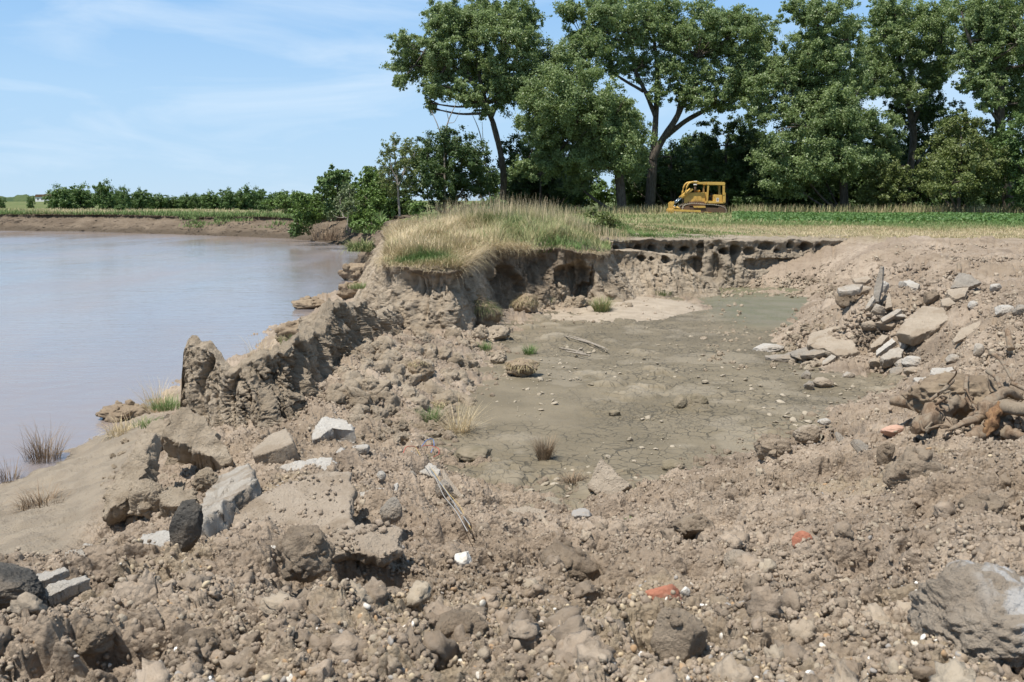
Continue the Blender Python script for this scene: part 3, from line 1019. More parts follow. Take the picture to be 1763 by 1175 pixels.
def bank(name, pts, ds, nrow, label, cap=1.0, seed=0, flute=0.16, rough=0.07, lip=0.06, under=0.22, smooth=0.5, holes=(), hollows=(), power=1.6, topsoil_and_shade=0.2, capz=None, gray=0.0, sink=0.35, jag=0.0, fl_freq=1.6, rfreq=1.0, mat='bank', damp=None, frac=1.0, brown=None):
    """A steep face swept along its top edge. pts: x, y, top z, base z, how far the base stands out."""
    o, s = resample(pts, ds, smooth)
    xy, zt, zb, off = o[:, :2], o[:, 2], o[:, 3], o[:, 4]
    n = polyline_normals(xy)
    ns = len(s)
    if jag:
        zt = zt + jag * (np.abs(vn2(s * 1.7, s * 0, seed + 3)) - 0.5) + jag * 0.6 * vn2(s * 5, s * 0 + 3, seed + 4) + jag * 0.3 * vn2(s * 13, s * 0 + 5, seed + 5)
    ncap = 14
    capd = np.linspace(1, 0, ncap, endpoint=False) ** 1.5 * cap
    t = np.linspace(0, 1, nrow) ** 0.9 * 1.0
    S, T = np.meshgrid(s, t)
    H = (zt - zb)[None, :]
    Z = zt[None, :] - T * (H + sink)
    tt = T * (H + sink) / np.maximum(H, 0.05)
    out = off[None, :] * np.clip(tt, 0, 1.4) ** power
    dep = zt[None, :] - Z                                  # metres below the edge
    out = out + lip * (1 + 1.2 * fbm2(S * 2.6, S * 0 + 5, 4, seed + 6)) * np.exp(-(dep / (0.10 + 0.04 * vn2(S * 1.9, S * 0, seed + 7))) ** 2) - under * np.exp(-((dep - 0.34) / 0.24) ** 2) * sstep(0.15, 0.5, H)
    env = np.clip(np.sin(np.clip(tt, 0, 1) * math.pi), 0, 1) ** 0.6
    fl = fbm2(S * fl_freq, Z * 0.35 + 7, 4, seed, 0.55)
    ridge = 1 - 2 * np.abs(vn2(S * fl_freq * 1.4 + 9, Z * 0.4, seed + 8))
    rdg2 = 0.5 - np.abs(fbm2(S * fl_freq * 3.3 + 4, Z * 0.7, 3, seed + 9))
    gut = sstep(0.42, 0.62, vn2(S * fl_freq * 1.5 + 21, Z * 0.3, seed + 12)) * (fl_freq > 1)
    out = out - gut * flute * 1.0 * env
    out = out + flute * (0.6 * fl + 0.5 * ridge + 0.45 * rdg2) * env
    if rfreq == 1.0:
        out = out + (0.12 * fracture(S, Z, seed + 90, 0.24, 0.8) + 0.04 * fracture(S, Z, seed + 95, 0.09, 0.34)) * env * frac
    for (hs, hz, w, hh, dp) in hollows:
        g = np.clip(((S - hs) / w) ** 2 + ((Z - hz) / hh) ** 2, 0, 4)
        out = out - dp * sstep(1.25, 0.55, g + 0.25 * fbm2(S * 3, Z * 3, 3, seed + 20))
    for (hs, hz, w, hh, dp) in holes:
        g = ((S - hs) / w) ** 2 + ((Z - hz) / hh) ** 2
        out = out - dp * sstep(1.2, 0.7, g + 0.5 * fbm2(S * 5, Z * 6, 3, seed + 30))
    X = xy[None, :, 0] + n[None, :, 0] * out
    Y = xy[None, :, 1] + n[None, :, 1] * out
    rq = rfreq
    r3 = fbm3(X * 3.2 * rq, Y * 3.2 * rq, Z * 2.2 * rq, 5, seed + 40, 0.6)
    r4 = np.abs(fbm3(X * 8 * rq, Y * 8 * rq, Z * 5 * rq, 3, seed + 50)) - 0.4
    r4 = r4 + 0.55 * fbm3(X * 17 * rq, Y * 17 * rq, Z * 13 * rq, 3, seed + 55, 0.6)
    amp = rough * sstep(0.0, 0.12, dep)
    X = X + n[None, :, 0] * (r3 + 0.5 * r4) * amp
    Y = Y + n[None, :, 1] * (r3 + 0.5 * r4) * amp
    Z = Z + 0.35 * amp * fbm3(X * 4 + 9, Y * 4, Z * 4, 4, seed + 60)
    cx = xy[None, :, 0] - n[None, :, 0] * capd[:, None]
    cy = xy[None, :, 1] - n[None, :, 1] * capd[:, None]
    if capz is None:
        cz = np.maximum(ground_base(cx.ravel(), cy.ravel()).reshape(cx.shape), zt[None, :] - 0.02) + 0.02
        k = (capd / max(cap, 1e-6))[:, None] ** 0.5
        cz = cz * k + zt[None, :] * (1 - k)
    else:
        cz = zt[None, :] + capd[:, None] * capz
    cz = cz + rough * 0.35 * fbm2(cx * 3, cy * 3, 4, seed + 70)
    V = np.stack([np.vstack([cx, X]), np.vstack([cy, Y]), np.vstack([cz, Z])], -1)
    tsd = np.vstack([np.ones_like(cx) * 0.5, sstep(topsoil_and_shade * 2.0, topsoil_and_shade * 0.35, dep + 0.12 * fbm2(S * 2, Z * 4, 3, seed + 80))]) if topsoil_and_shade > 0 else np.zeros(V.shape[:2])
    gr = np.full(V.shape[:2], gray)
    if brown is not None:  # browner soil with the overhang's shade painted in, over the full depth
        tsd = np.maximum(tsd, (brown(s)[None, :] * np.ones(V.shape[:2])) * (0.65 + 0.35 * np.vstack([np.zeros_like(cx), fbm2(S * 1.5, Z * 2.5, 3, seed + 85)])))
    me = mesh_np(name, V.reshape(-1, 3), grid_faces(V.shape[0], ns)[:, ::-1], M[mat], {'topsoil_and_shade': tsd * (0.75 if topsoil_and_shade > 0 else 0), 'gray': gr, 'damp': (sstep(damp + 0.35, damp - 0.15, V[..., 2] + 0.25 * vn2(V[..., 0] * 0.3, V[..., 1] * 0.3, 9)) * 0.85 if damp is not None else gr * 0)})
    return tag(link(name, me), label, 'earth bank', kind='structure'), (xy, zt, n, s)


def fracture(S, Z, seed, cw, ch):
    """Broken facets: random steps from cell to cell with open joints between them."""
    wx = S / cw + 0.35 * fbm2(S * 2.2 / cw, Z * 2.2 / ch, 3, seed)
    wz = Z / ch + 0.35 * fbm2(S * 2.2 / cw + 30, Z * 2.2 / ch, 3, seed + 1)
    f1, f2, r = worley2(wx, wz, seed + 2)
    return (r - 0.5) + 0.5 * (f1 - 0.4) * (1 - 2 * (r * 7 % 1)) - 0.7 * sstep(0.10, 0.0, f2 - f1)


def s_at(path, px):
    """Arc length along a path whose point shows nearest to a pixel column."""
    xy, zt, n, s = path
    q = 881.5 + FPX * xy[:, 0] / xy[:, 1]
    return float(s[np.argmin(np.abs(q - px))])


BLOCK_EDGE = [(-6.0, 46, -0.1, -2.6, 1.2), (-4.2, 34, -0.1, -2.4, 1.2), (-3.2, 26, -0.1, -2.0, 1.0), (-2.95, 22.6, -0.12, -1.5, 0.35), (-2.65, 21.6, -0.12, -1.3, 0.25), (-2.0, 21.1, -0.16, -1.3, 0.25), (-1.35, 20.95, -0.22, -1.4, 0.22),
              (-1.12, 21.3, -0.22, -1.45, 0.25), (-1.0, 22.5, -0.12, -1.5, 0.25), (-0.9, 24.2, -0.05, -1.5, 0.3), (-0.75, 25.6, 0.0, -1.5, 0.35), (-0.35, 26.2, 0.0, -1.5, 0.4), (0.4, 26.6, 0.0, -1.5, 0.4), (1.2, 27.0, -0.02, -1.5, 0.4), (1.9, 26.9, -0.08, -1.5, 0.5),
              (2.35, 26.9, -0.15, -1.5, 0.7), (2.75, 28.0, -0.15, -1.5, 0.8), (3.0, 30.5, -0.1, -1.5, 0.6)]


def build_banks():
    # the block under the hanging grass and the shaded wall behind it
    o, s = resample(BLOCK_EDGE, 0.028, 0.5)
    tmp = (o[:, :2], o[:, 2], None, s)
    sa = lambda px: s_at((o[300:, :2], None, None, s[300:]), px)
    hol = [(sa(868), -1.1, 0.55, 0.75, 0.55), (sa(925), -0.55, 0.35, 0.5, 0.25), (sa(992), -1.0, 0.65, 0.62, 0.75), (sa(1012), -1.3, 0.4, 0.35, 0.4),
           (sa(712), -0.55, 0.22, 0.3, 0.22), (sa(760), -0.6, 0.16, 0.4, 0.15)]
    ob, path = bank('cut_bank', BLOCK_EDGE, 0.028, 105, 'steep pale earth bank under the overhanging straw grass', cap=0.9, seed=300, flute=0.17, rough=0.06, lip=0.05, under=0.11, hollows=hol, topsoil_and_shade=0.13, smooth=0.35, fl_freq=1.9, jag=0.05, brown=lambda s: 0.62 * sstep(sa(836) - 0.4, sa(860), s) * sstep(sa(1018) + 0.3, sa(985), s))  # brown paints the shade under the overhang on to the wall's soil colour
    # the bare wedge of earth in front of the far wall
    wedge = [(2.6, 28.6, -0.12, -1.5, 0.5), (3.0, 29.9, -0.16, -1.5, 0.8), (3.9, 30.3, -0.24, -1.5, 0.9), (4.9, 30.4, -0.32, -1.5, 0.8), (5.25, 30.4, -0.52, -1.5, 0.65), (5.6, 30.45, -0.85, -1.5, 0.5), (5.95, 30.5, -1.15, -1.55, 0.35), (6.2, 30.9, -1.3, -1.6, 0.3), (6.25, 31.6, -1.25, -1.6, 0.3)]
    ow, sw = resample(wedge, 0.03, 0.2)
    sb = lambda px: s_at((ow[:, :2], None, None, sw), px)
    hl = [(sb(1103), -0.45, 0.13, 0.10, 0.4), (sb(1143), -0.50, 0.13, 0.12, 0.4), (sb(1120), -0.47, 0.06, 0.06, 0.3)]
    bank('cut_bank', wedge, 0.03, 70, 'bare tan wedge of earth with two swallow holes', cap=1.5, seed=340, flute=0.12, rough=0.07, lip=0.03, under=0.05, holes=hl, topsoil_and_shade=0, capz=-0.02, power=1.2, smooth=0.2, jag=0.04)
    # the far wall with its row of nest holes
    wall = [(2.6, 32.4, -0.02, -1.3, 0.2), (3.8, 33.2, -0.02, -1.5, 0.25), (5.4, 33.7, -0.02, -1.6, 0.25), (6.5, 33.9, -0.04, -1.6, 0.3), (6.75, 33.6, -0.02, -1.6, 0.3), (7.3, 33.6, -0.02, -1.5, 0.25), (9.0, 34.1, -0.04, -1.3, 0.2), (10.6, 34.5, -0.06, -1.2, 0.2), (11.7, 34.8, -0.08, -0.9, 0.2), (12.5, 34.9, -0.10, -0.6, 0.3)]
    ow2, sw2 = resample(wall, 0.03, 0.3)
    sc_ = lambda px: s_at((ow2[:, :2], None, None, sw2), px)
    rg = R(5)
    hl = []
    for px, w in ((1050, .16), (1062, .13), (1088, .1), (1102, .17), (1126, .16), (1153, .22), (1181, .24), (1206, .2), (1222, .12), (1246, .2), (1269, .17), (1291, .26), (1318, .36), (1336, .24), (1358, .2), (1384, .22), (1408, .24), (1434, .25), (1450, .1)):
        hl.append((sc_(px), -0.28 + rg.uniform(-0.12, 0.06), w * rg.uniform(0.55, 0.95), 0.12 + rg.uniform(-0.05, 0.04), rg.uniform(0.25, 0.55)))
    hol = [(sc_(1320), -0.85, 1.2, 0.22, 0.28), (sc_(1420), -0.72, 0.9, 0.18, 0.25), (sc_(1195), -0.9, 0.4, 0.3, 0.3), (sc_(1232), -1.0, 0.2, 0.5, 0.35)]
    bank('cut_bank', wall, 0.03, 80, 'far earth wall pierced by a row of swallow nest holes', cap=1.6, seed=380, flute=0.16, rough=0.09, lip=0.02, under=0.10, holes=hl, hollows=hol, topsoil_and_shade=0.0, smooth=0.3, gray=0.35, frac=0.5, jag=0.05)
    # far side of the river
    sh = np.asarray(SHORE)
    fb = []
    for p, nn in zip(sh, _sn):
        q = p - nn * 3.6
        zt = float(plateau_z(np.array([q[0]]), np.array([q[1]]))[0])
        fb.append((q[0], q[1], zt, WATER_Z - 0.1, 3.6))
    fb += [(-8.6, 71, -0.2, -3.1, 2.6), (-8.0, 63, -0.1, -3.1, 2.2), (-5.6, 47, -0.1, -2.8, 1.2)]
    o_, p_ = bank('river_bank', fb, 0.22, 60, 'long eroded brown bank on the far side of the river', cap=3.0, seed=420, flute=0.6, rough=0.30, lip=0.10, under=0.45, topsoil_and_shade=0.34, smooth=6, power=1.35, sink=0.5, fl_freq=0.22, rfreq=0.28, mat='bank_far', damp=-2.55)
    return path, p_


def build_fin():
    """The thin crumbling ridge of earth left standing between river and pit."""
    # x, y, top z, front base z, front reach, back base z, back reach
    pts = [(-4.46, 13.0, -1.87, -2.2, 0.14, -2.4, 0.3), (-4.36, 13.0, -1.07, -1.75, 0.22, -2.3, 0.4), (-4.30, 13.0, -0.51, -1.65, 0.26, -2.3, 0.5), (-4.22, 13.0, -0.47, -1.62, 0.29, -2.3, 0.5), (-4.12, 12.97, -0.50, -1.6, 0.30, -2.3, 0.5), (-4.0, 12.93, -0.49, -1.6, 0.32, -2.3, 0.5), (-3.9, 12.9, -0.53, -1.6, 0.36, -2.3, 0.5), (-3.78, 12.88, -0.71, -1.6, 0.40, -2.3, 0.5), (-3.66, 12.85, -0.81, -1.6, 0.43, -2.3, 0.5),
           (-3.48, 12.85, -0.80, -1.6, 0.47, -2.3, 0.5), (-3.27, 12.9, -0.72, -1.58, 0.54, -2.3, 0.5), (-3.05, 13.05, -0.60, -1.56, 0.61, -2.3, 0.5), (-2.86, 13.5, -0.52, -1.55, 0.61, -2.3, 0.55), (-2.82, 14.3, -0.43, -1.4, 0.47, -2.2, 0.6), (-2.84, 15.2, -0.30, -1.25, 0.43, -2.1, 0.6), (-2.82, 16.0, -0.33, -1.2, 0.40, -2.0, 0.6),
           (-2.80, 16.8, -0.41, -1.15, 0.36, -2.0, 0.6), (-2.78, 17.8, -0.51, -1.1, 0.36, -1.9, 0.6), (-2.72, 19.0, -0.77, -1.15, 0.29, -1.8, 0.6), (-2.68, 20.3, -0.92, -1.25, 0.24, -1.8, 0.6), (-2.6, 21.2, -0.97, -1.3, 0.24, -1.8, 0.6)]
    o, s = resample(pts, 0.012, 0.10)
    xy, zt, zf, wf, zk, wk = o[:, :2], o[:, 2], o[:, 3], o[:, 4], o[:, 5], o[:, 6]
    n = polyline_normals(xy)
    sd = 500
    zt = zt + 0.07 * vn2(s * 2.4, s * 0, sd) + 0.045 * vn2(s * 6, s * 0 + 2, sd + 1) + 0.025 * vn2(s * 15, s * 0 + 4, sd + 2)
    nf = 120
    u = np.concatenate([-np.linspace(1, 0, 40, endpoint=False) ** 1.2, np.linspace(0, 1, nf)])
    S, U = np.meshgrid(s, u)
    front = U >= 0
    t = np.abs(U)
    sink = 0.35
    Hf, Hk = (zt - zf)[None, :], (zt - zk)[None, :]
    Z = np.where(front, zt[None, :] - t * (Hf + sink), zt[None, :] - t * (Hk + sink))
    tt = np.where(front, t * (Hf + sink) / Hf, t * (Hk + sink) / Hk)
    top = 0.10
    prof = np.where(front, top * sstep(0, 0.06, t) + (wf[None, :] - top) * np.clip(tt, 0, 1.3) ** 1.5, -(top * sstep(0, 0.06, t) + (wk[None, :] - top) * np.clip(tt, 0, 1.3) ** 1.2))
    env = sstep(0.02, 0.2, t) * sstep(1.25, 0.8, tt)
    lean = 0.35                                              # the gullies lean with the face
    fl = fbm2((S + Z * lean) * 2.1, Z * 0.5, 4, sd + 10, 0.55)
    rd = 1 - np.abs(vn2((S + Z * lean) * 3.1 + 5, Z * 0.5 + 3, sd + 14)) * 2
    cut = sstep(0.40, 0.60, vn2((S + Z * lean) * 2.6 + 11, Z * 0.3, sd + 16))
    rd2 = 0.45 - np.abs(fbm2((S + Z * lean) * 7.5, Z * 1.1, 3, sd + 15))
    disp = (0.09 * fl + 0.05 * rd + 0.05 * rd2 - 0.26 * cut + 0.17 * fracture(S + Z * lean, Z, sd + 90, 0.20, 0.8) + 0.06 * fracture(S + Z * lean, Z, sd + 95, 0.065, 0.32)) * env
    for hs, w, dp in ((s_at((xy, 0, 0, s), 566), 0.10, 0.45), (s_at((xy, 0, 0, s), 530), 0.08, 0.32), (s_at((xy, 0, 0, s), 496), 0.06, 0.22), (s_at((xy, 0, 0, s), 415), 0.06, 0.20), (s_at((xy, 0, 0, s), 366), 0.05, 0.18)):
        disp = disp - dp * np.exp(-((S + 0.12 * np.sin(Z * 4) - hs) / w) ** 2) * env
    prof = prof + np.where(front, disp, -disp * 0.7)
    X = xy[None, :, 0] + n[None, :, 0] * prof
    Y = xy[None, :, 1] + n[None, :, 1] * prof
    r3 = fbm3(X * 4.5, Y * 4.5, Z * 2.2, 5, sd + 20, 0.6)
    r4 = 0.4 * (0.45 - np.abs(fbm3(X * 10, Y * 10, Z * 5, 3, sd + 24))) + 0.42 * fbm3(X * 21, Y * 21, Z * 18, 3, sd + 26, 0.65)
    sg = np.where(front, 1, -1) * sstep(0, 0.05, t)
    X = X + n[None, :, 0] * sg * (0.02 * r3 + 0.05 * r4)
    Y = Y + n[None, :, 1] * sg * (0.02 * r3 + 0.05 * r4)
    Z = Z + 0.035 * fbm3(X * 6 + 3, Y * 6, Z * 6, 4, sd + 28)
    V = np.stack([X, Y, Z], -1)
    fc = grid_faces(len(u), len(s))[:, ::-1]
    capm = []
    me = mesh_np('earth_ridge', V.reshape(-1, 3), fc, M['bank'], {'topsoil_and_shade': np.zeros(X.shape), 'gray': np.full(X.shape, 0.0), 'damp': np.zeros(X.shape)})
    tag(link('earth_ridge', me), 'thin crumbling ridge of earth left standing beside the river', 'earth ridge', kind='structure')


build_ground()
build_mud()
build_river()
BLOCK_PATH, FAR_PATH = build_banks()
build_fin()

# ------------------------------------------------------------------ loose stones and clods
_ICO = {}


def ico(sub):
    if sub not in _ICO:
        bm = bmesh.new()
        bmesh.ops.create_icosphere(bm, subdivisions=sub, radius=1.0)
        bm.verts.ensure_lookup_table()
        V = np.array([v.co[:] for v in bm.verts], np.float32)
        F = np.array([[v.index for v in f.verts] for f in bm.faces], np.int32)
        bm.free()
        _ICO[sub] = (V, F)
    return _ICO[sub]


_LUMPS = {}


def lump_proto(*a):
    if a not in _LUMPS:
        _LUMPS[a] = _lump(*a)
    return _LUMPS[a]


def _lump(sub, seed, facets=9, soft=0.5, rough=0.10, bumpf=2.2):
    """A unit lump: a sphere cut by random planes and roughened."""
    V, F = ico(sub)
    rg = R(seed)
    N = rg.normal(size=(facets, 3))
    N /= np.linalg.norm(N, axis=1)[:, None]
    h = rg.uniform(0.55, 0.95, facets)
    c = V @ N.T
    r = np.min(np.where(c > 0.05, h[None, :] / np.maximum(c, 0.05), 9), axis=1)
    r = np.minimum(r, 1.0) * (1 - soft) + soft * 0.85
    o = V * r[:, None]
    k = fbm3(o[:, 0] * bumpf + seed, o[:, 1] * bumpf, o[:, 2] * bumpf, 4, seed, 0.6)
    return o * (1 + rough * k)[:, None], F


def rand_rot(rg, n, flat=1.0):
    """n random rotation matrices; flat < 1 keeps them nearer upright."""
    a = rg.uniform(0, 2 * math.pi, n)
    b = rg.normal(0, 0.9 * flat, n)
    c = rg.normal(0, 0.9 * flat, n)
    ca, sa, cb, sb, cc, s_ = np.cos(a), np.sin(a), np.cos(b), np.sin(b), np.cos(c), np.sin(c)
    Z = np.zeros(n)
    O = np.ones(n)
    Rz = np.stack([ca, -sa, Z, sa, ca, Z, Z, Z, O], 1).reshape(n, 3, 3)
    Rx = np.stack([O, Z, Z, Z, cb, -sb, Z, sb, cb], 1).reshape(n, 3, 3)
    Ry = np.stack([cc, Z, s_, Z, O, Z, -s_, Z, cc], 1).reshape(n, 3, 3)
    return Rz @ Rx @ Ry


def scatter(name, mat, pos, size, protos, label, cat, seed, squash=(0.6, 0.95), flat=1.0, sink=0.25):
    """One mesh of very many little lumps nobody could count."""
    rg = R(seed)
    n = len(pos)
    which = rg.randint(0, len(protos), n)
    VV, FF, off = [], [], 0
    for k, (V, F) in enumerate(protos):
        i = np.where(which == k)[0]
        if not len(i):
            continue
        sc = np.stack([rg.uniform(0.75, 1.25, len(i)), rg.uniform(0.75, 1.25, len(i)), rg.uniform(squash[0], squash[1], len(i))], 1) * size[i][:, None]
        rot = rand_rot(rg, len(i), flat)
        v = np.einsum('nij,nvj->nvi', rot, V[None, :, :] * sc[:, None, :])
        p = pos[i].copy()
        p[:, 2] += size[i] * (0.5 - sink)
        v = v + p[:, None, :]
        f = F[None, :, :] + (np.arange(len(i)) * len(V))[:, None, None] + off
        VV.append(v.reshape(-1, 3))
        FF.append(f.reshape(-1, 3))
        off += len(i) * len(V)
    me = mesh_np(name, np.concatenate(VV), np.concatenate(FF), mat)
    return tag(link(name, me), label, cat, kind='stuff')


def screen_spots(rg, n, px0=-160, px1=1930, py0=560, py1=1260):
    """Ground points spread evenly over the view (so denser close by)."""
    u = (rg.uniform(px0, px1, n) - 881.5) / FPX
    th = PITCH + np.arctan((rg.uniform(py0, py1, n) - 587.5) / FPX)
    az = np.arctan(u)
    depth = np.full(n, 1.6)
    r = depth / np.tan(th)
    for _ in range(9):                                   # walk the ray on to the land
        x, y = np.sin(az) * r, np.cos(az) * r
        z = ground_base(x, y)
        r = 0.5 * r + 0.5 * np.clip((EYE - z) / np.tan(th), 1.2, 60)
    x, y = np.sin(az) * r, np.cos(az) * r
    return x, y


def build_clods():
    rg = R(900)
    big = [lump_proto(3, 40 + k, 9, 0.08, 0.36, 4.2) for k in range(10)]
    mid = [lump_proto(2, 60 + k, 8, 0.08, 0.34, 3.4) for k in range(10)]
    sml = [lump_proto(1, 80 + k, 7, 0.1, 0.2, 2.0) for k in range(8)]

    def spots(n, py0, py1, dens):
        x, y = screen_spots(rg, n, py0=py0, py1=py1)
        m = masks(x, y)
        k = rough_amount(x, y, m)
        zb = ground_base(x, y)
        keep = (rg.rand(n) < np.clip(k, 0, 1) * dens(x, y)) & (zb > MUD_Z + 0.02) & (y < 33)
        x, y = x[keep], y[keep]
        return np.stack([x, y, ground_z(x, y)], 1)
    patch = lambda x, y: 0.08 + 0.92 * sstep(-0.25, 0.45, fbm2(x * 1.4, y * 1.4, 4, 141)) ** 1.3
    p = spots(3000, 720, 1240, patch)
    d = np.hypot(p[:, 0], p[:, 1])
    s = (0.014 + 0.055 * rg.rand(len(p)) ** 4) * (1 + 0.03 * d)
    scatter('soil_clods', M['clod'], p, s, big, 'crumbly brown clods lying over the churned soil close by', 'soil clods', 901, sink=0.45)
    p = spots(13000, 560, 1250, patch)
    d = np.hypot(p[:, 0], p[:, 1])
    s = (0.007 + 0.015 * rg.rand(len(p)) ** 2.2) * (1 + 0.06 * d)
    scatter('soil_clods', M['clod'], p, s, mid, 'small brown clods all over the churned soil', 'soil clods', 902, sink=0.4)
    p = spots(130000, 480, 1250, lambda x, y: 0.45 + 0.55 * patch(x, y))
    d = np.hypot(p[:, 0], p[:, 1])
    s = (0.004 + 0.009 * rg.rand(len(p)) ** 2) * (1 + 0.12 * d)
    scatter('soil_crumbs', M['clod'], p, s, sml, 'fine crumbs of dry soil', 'soil crumbs', 903, sink=0.35)
    # soil crumbs spread out over the margin of the mud floor
    px, py = rg.uniform(690, 1580, 9000), rg.uniform(500, 885, 9000)
    q = np.array([P(a, b, MUD_Z) for a, b in zip(px, py)])
    gb = ground_base(q[:, 0], q[:, 1])
    q = q[(gb < MUD_Z + 0.01) & (rg.rand(len(q)) < 0.55 * sstep(MUD_Z - 0.16, MUD_Z - 0.02, gb))]
    s = 0.012 + 0.05 * rg.rand(len(q)) ** 3
    scatter('margin_clods', M['lump'], q, s, mid, 'crumbs and clods of soil strewn along the margin of the mud', 'soil clods', 912, sink=0.45)
    # gravel, thick in the pale patch at the near edge and thin elsewhere
    x, y = screen_spots(rg, 50000, py0=640, py1=1250)
    m = masks(x, y)
    k = rough_amount(x, y, m)
    keep = (rg.rand(len(x)) < (0.025 + 0.9 * m['gravel']) * k) & (ground_base(x, y) > MUD_Z + 0.02)
    x, y = x[keep], y[keep]
    d = np.hypot(x, y)
    s = (0.0035 + 0.013 * rg.rand(len(x)) ** 2.3) * (1 + 0.05 * d)
    st = [lump_proto(2, 100 + k, 7, 0.12, 0.10, 2.0) for k in range(10)]
    scatter('gravel', M['pebble'], np.stack([x, y, ground_z(x, y)], 1), s, st, 'loose tan, white and ochre gravel in the soil', 'gravel', 904, (0.5, 0.8), sink=0.3)
    # dried flakes and crumbs lying on the mud floor
    n = 2600
    px, py = rg.uniform(800, 1560, n), rg.uniform(560, 880, n)
    q = np.array([P(a, b, MUD_Z) for a, b in zip(px, py)])
    keep = (ground_base(q[:, 0], q[:, 1]) < MUD_Z + 0.02) & (fbm2(q[:, 0] * 0.7, q[:, 1] * 0.35, 3, 151) + 0.18 * rg.normal(size=n) > 0.16)
    q = q[keep]
    s = 0.010 + 0.05 * rg.rand(len(q)) ** 5
    fl = [lump_proto(3, 120 + k, 7, 0.0, 0.22, 3.0) for k in range(8)]
    scatter('mud_crumbs', M['flake'], q, s, fl, 'pale dried crumbs and flakes strewn over the mud floor', 'mud crumbs', 905, (0.3, 0.6), 0.35, sink=0.3)
    # rubble at the foot of the cut bank and on the slope under it
    pts, sz = [], []
    for (a0, a1, b0, b1, n, s0, s1) in ((575, 820, 575, 700, 420, 0.02, 0.20), (600, 790, 690, 760, 160, 0.03, 0.10), (890, 1090, 500, 530, 110, 0.04, 0.16), (1210, 1290, 490, 640, 90, 0.03, 0.08), (1220, 1480, 478, 512, 420, 0.03, 0.09), (1330, 1420, 560, 640, 120, 0.03, 0.10), (800, 880, 560, 650, 70, 0.03, 0.10), (180, 300, 760, 900, 60, 0.03, 0.09)):
        for _ in range(n):
            h = hit(rg.uniform(a0, a1), rg.uniform(b0, b1))
            pts.append(h)
            sz.append(s0 + (s1 - s0) * rg.rand() ** 3)
    for (a0, a1, b0, b1, n, s0, s1) in ((1340, 1800, 440, 660, 5200, 0.010, 0.06), (1560, 1800, 640, 760, 900, 0.008, 0.04), (1440, 1800, 420, 450, 900, 0.01, 0.05)):
        ps, ss = [], []
        for _ in range(n):
            ps.append(hit(rg.uniform(a0, a1), rg.uniform(b0, b1)))
            ss.append(s0 + (s1 - s0) * rg.rand() ** 3.5)
        ps = np.array(ps)
        ok = (ps[:, 2] > MUD_Z + 0.03) & (ps[:, 1] < 33.5)
        scatter('slope_rubble', M['clod'], ps[ok], np.array(ss)[ok], big, 'small clods and stones over the tipped soil of the right slope', 'rubble', 907 + n, sink=0.4)
    scatter('bank_rubble', M['bank'], np.array(pts), np.array(sz), [lump_proto(4, 140 + k, 8, 0.0, 0.16, 3.0) for k in range(8)], 'broken lumps of pale dry earth fallen from the bank', 'earth rubble', 906, (0.5, 0.9), sink=0.45)


# ------------------------------------------------------------------ slabs, rocks, bricks
def frame_of(n, along=None):
    n = Vector(n).normalized()
    a = Vector(along) if along is not None else Vector((1, 0, 0))
    a = (a - n * a.dot(n)).normalized()
    return a, n.cross(a), n


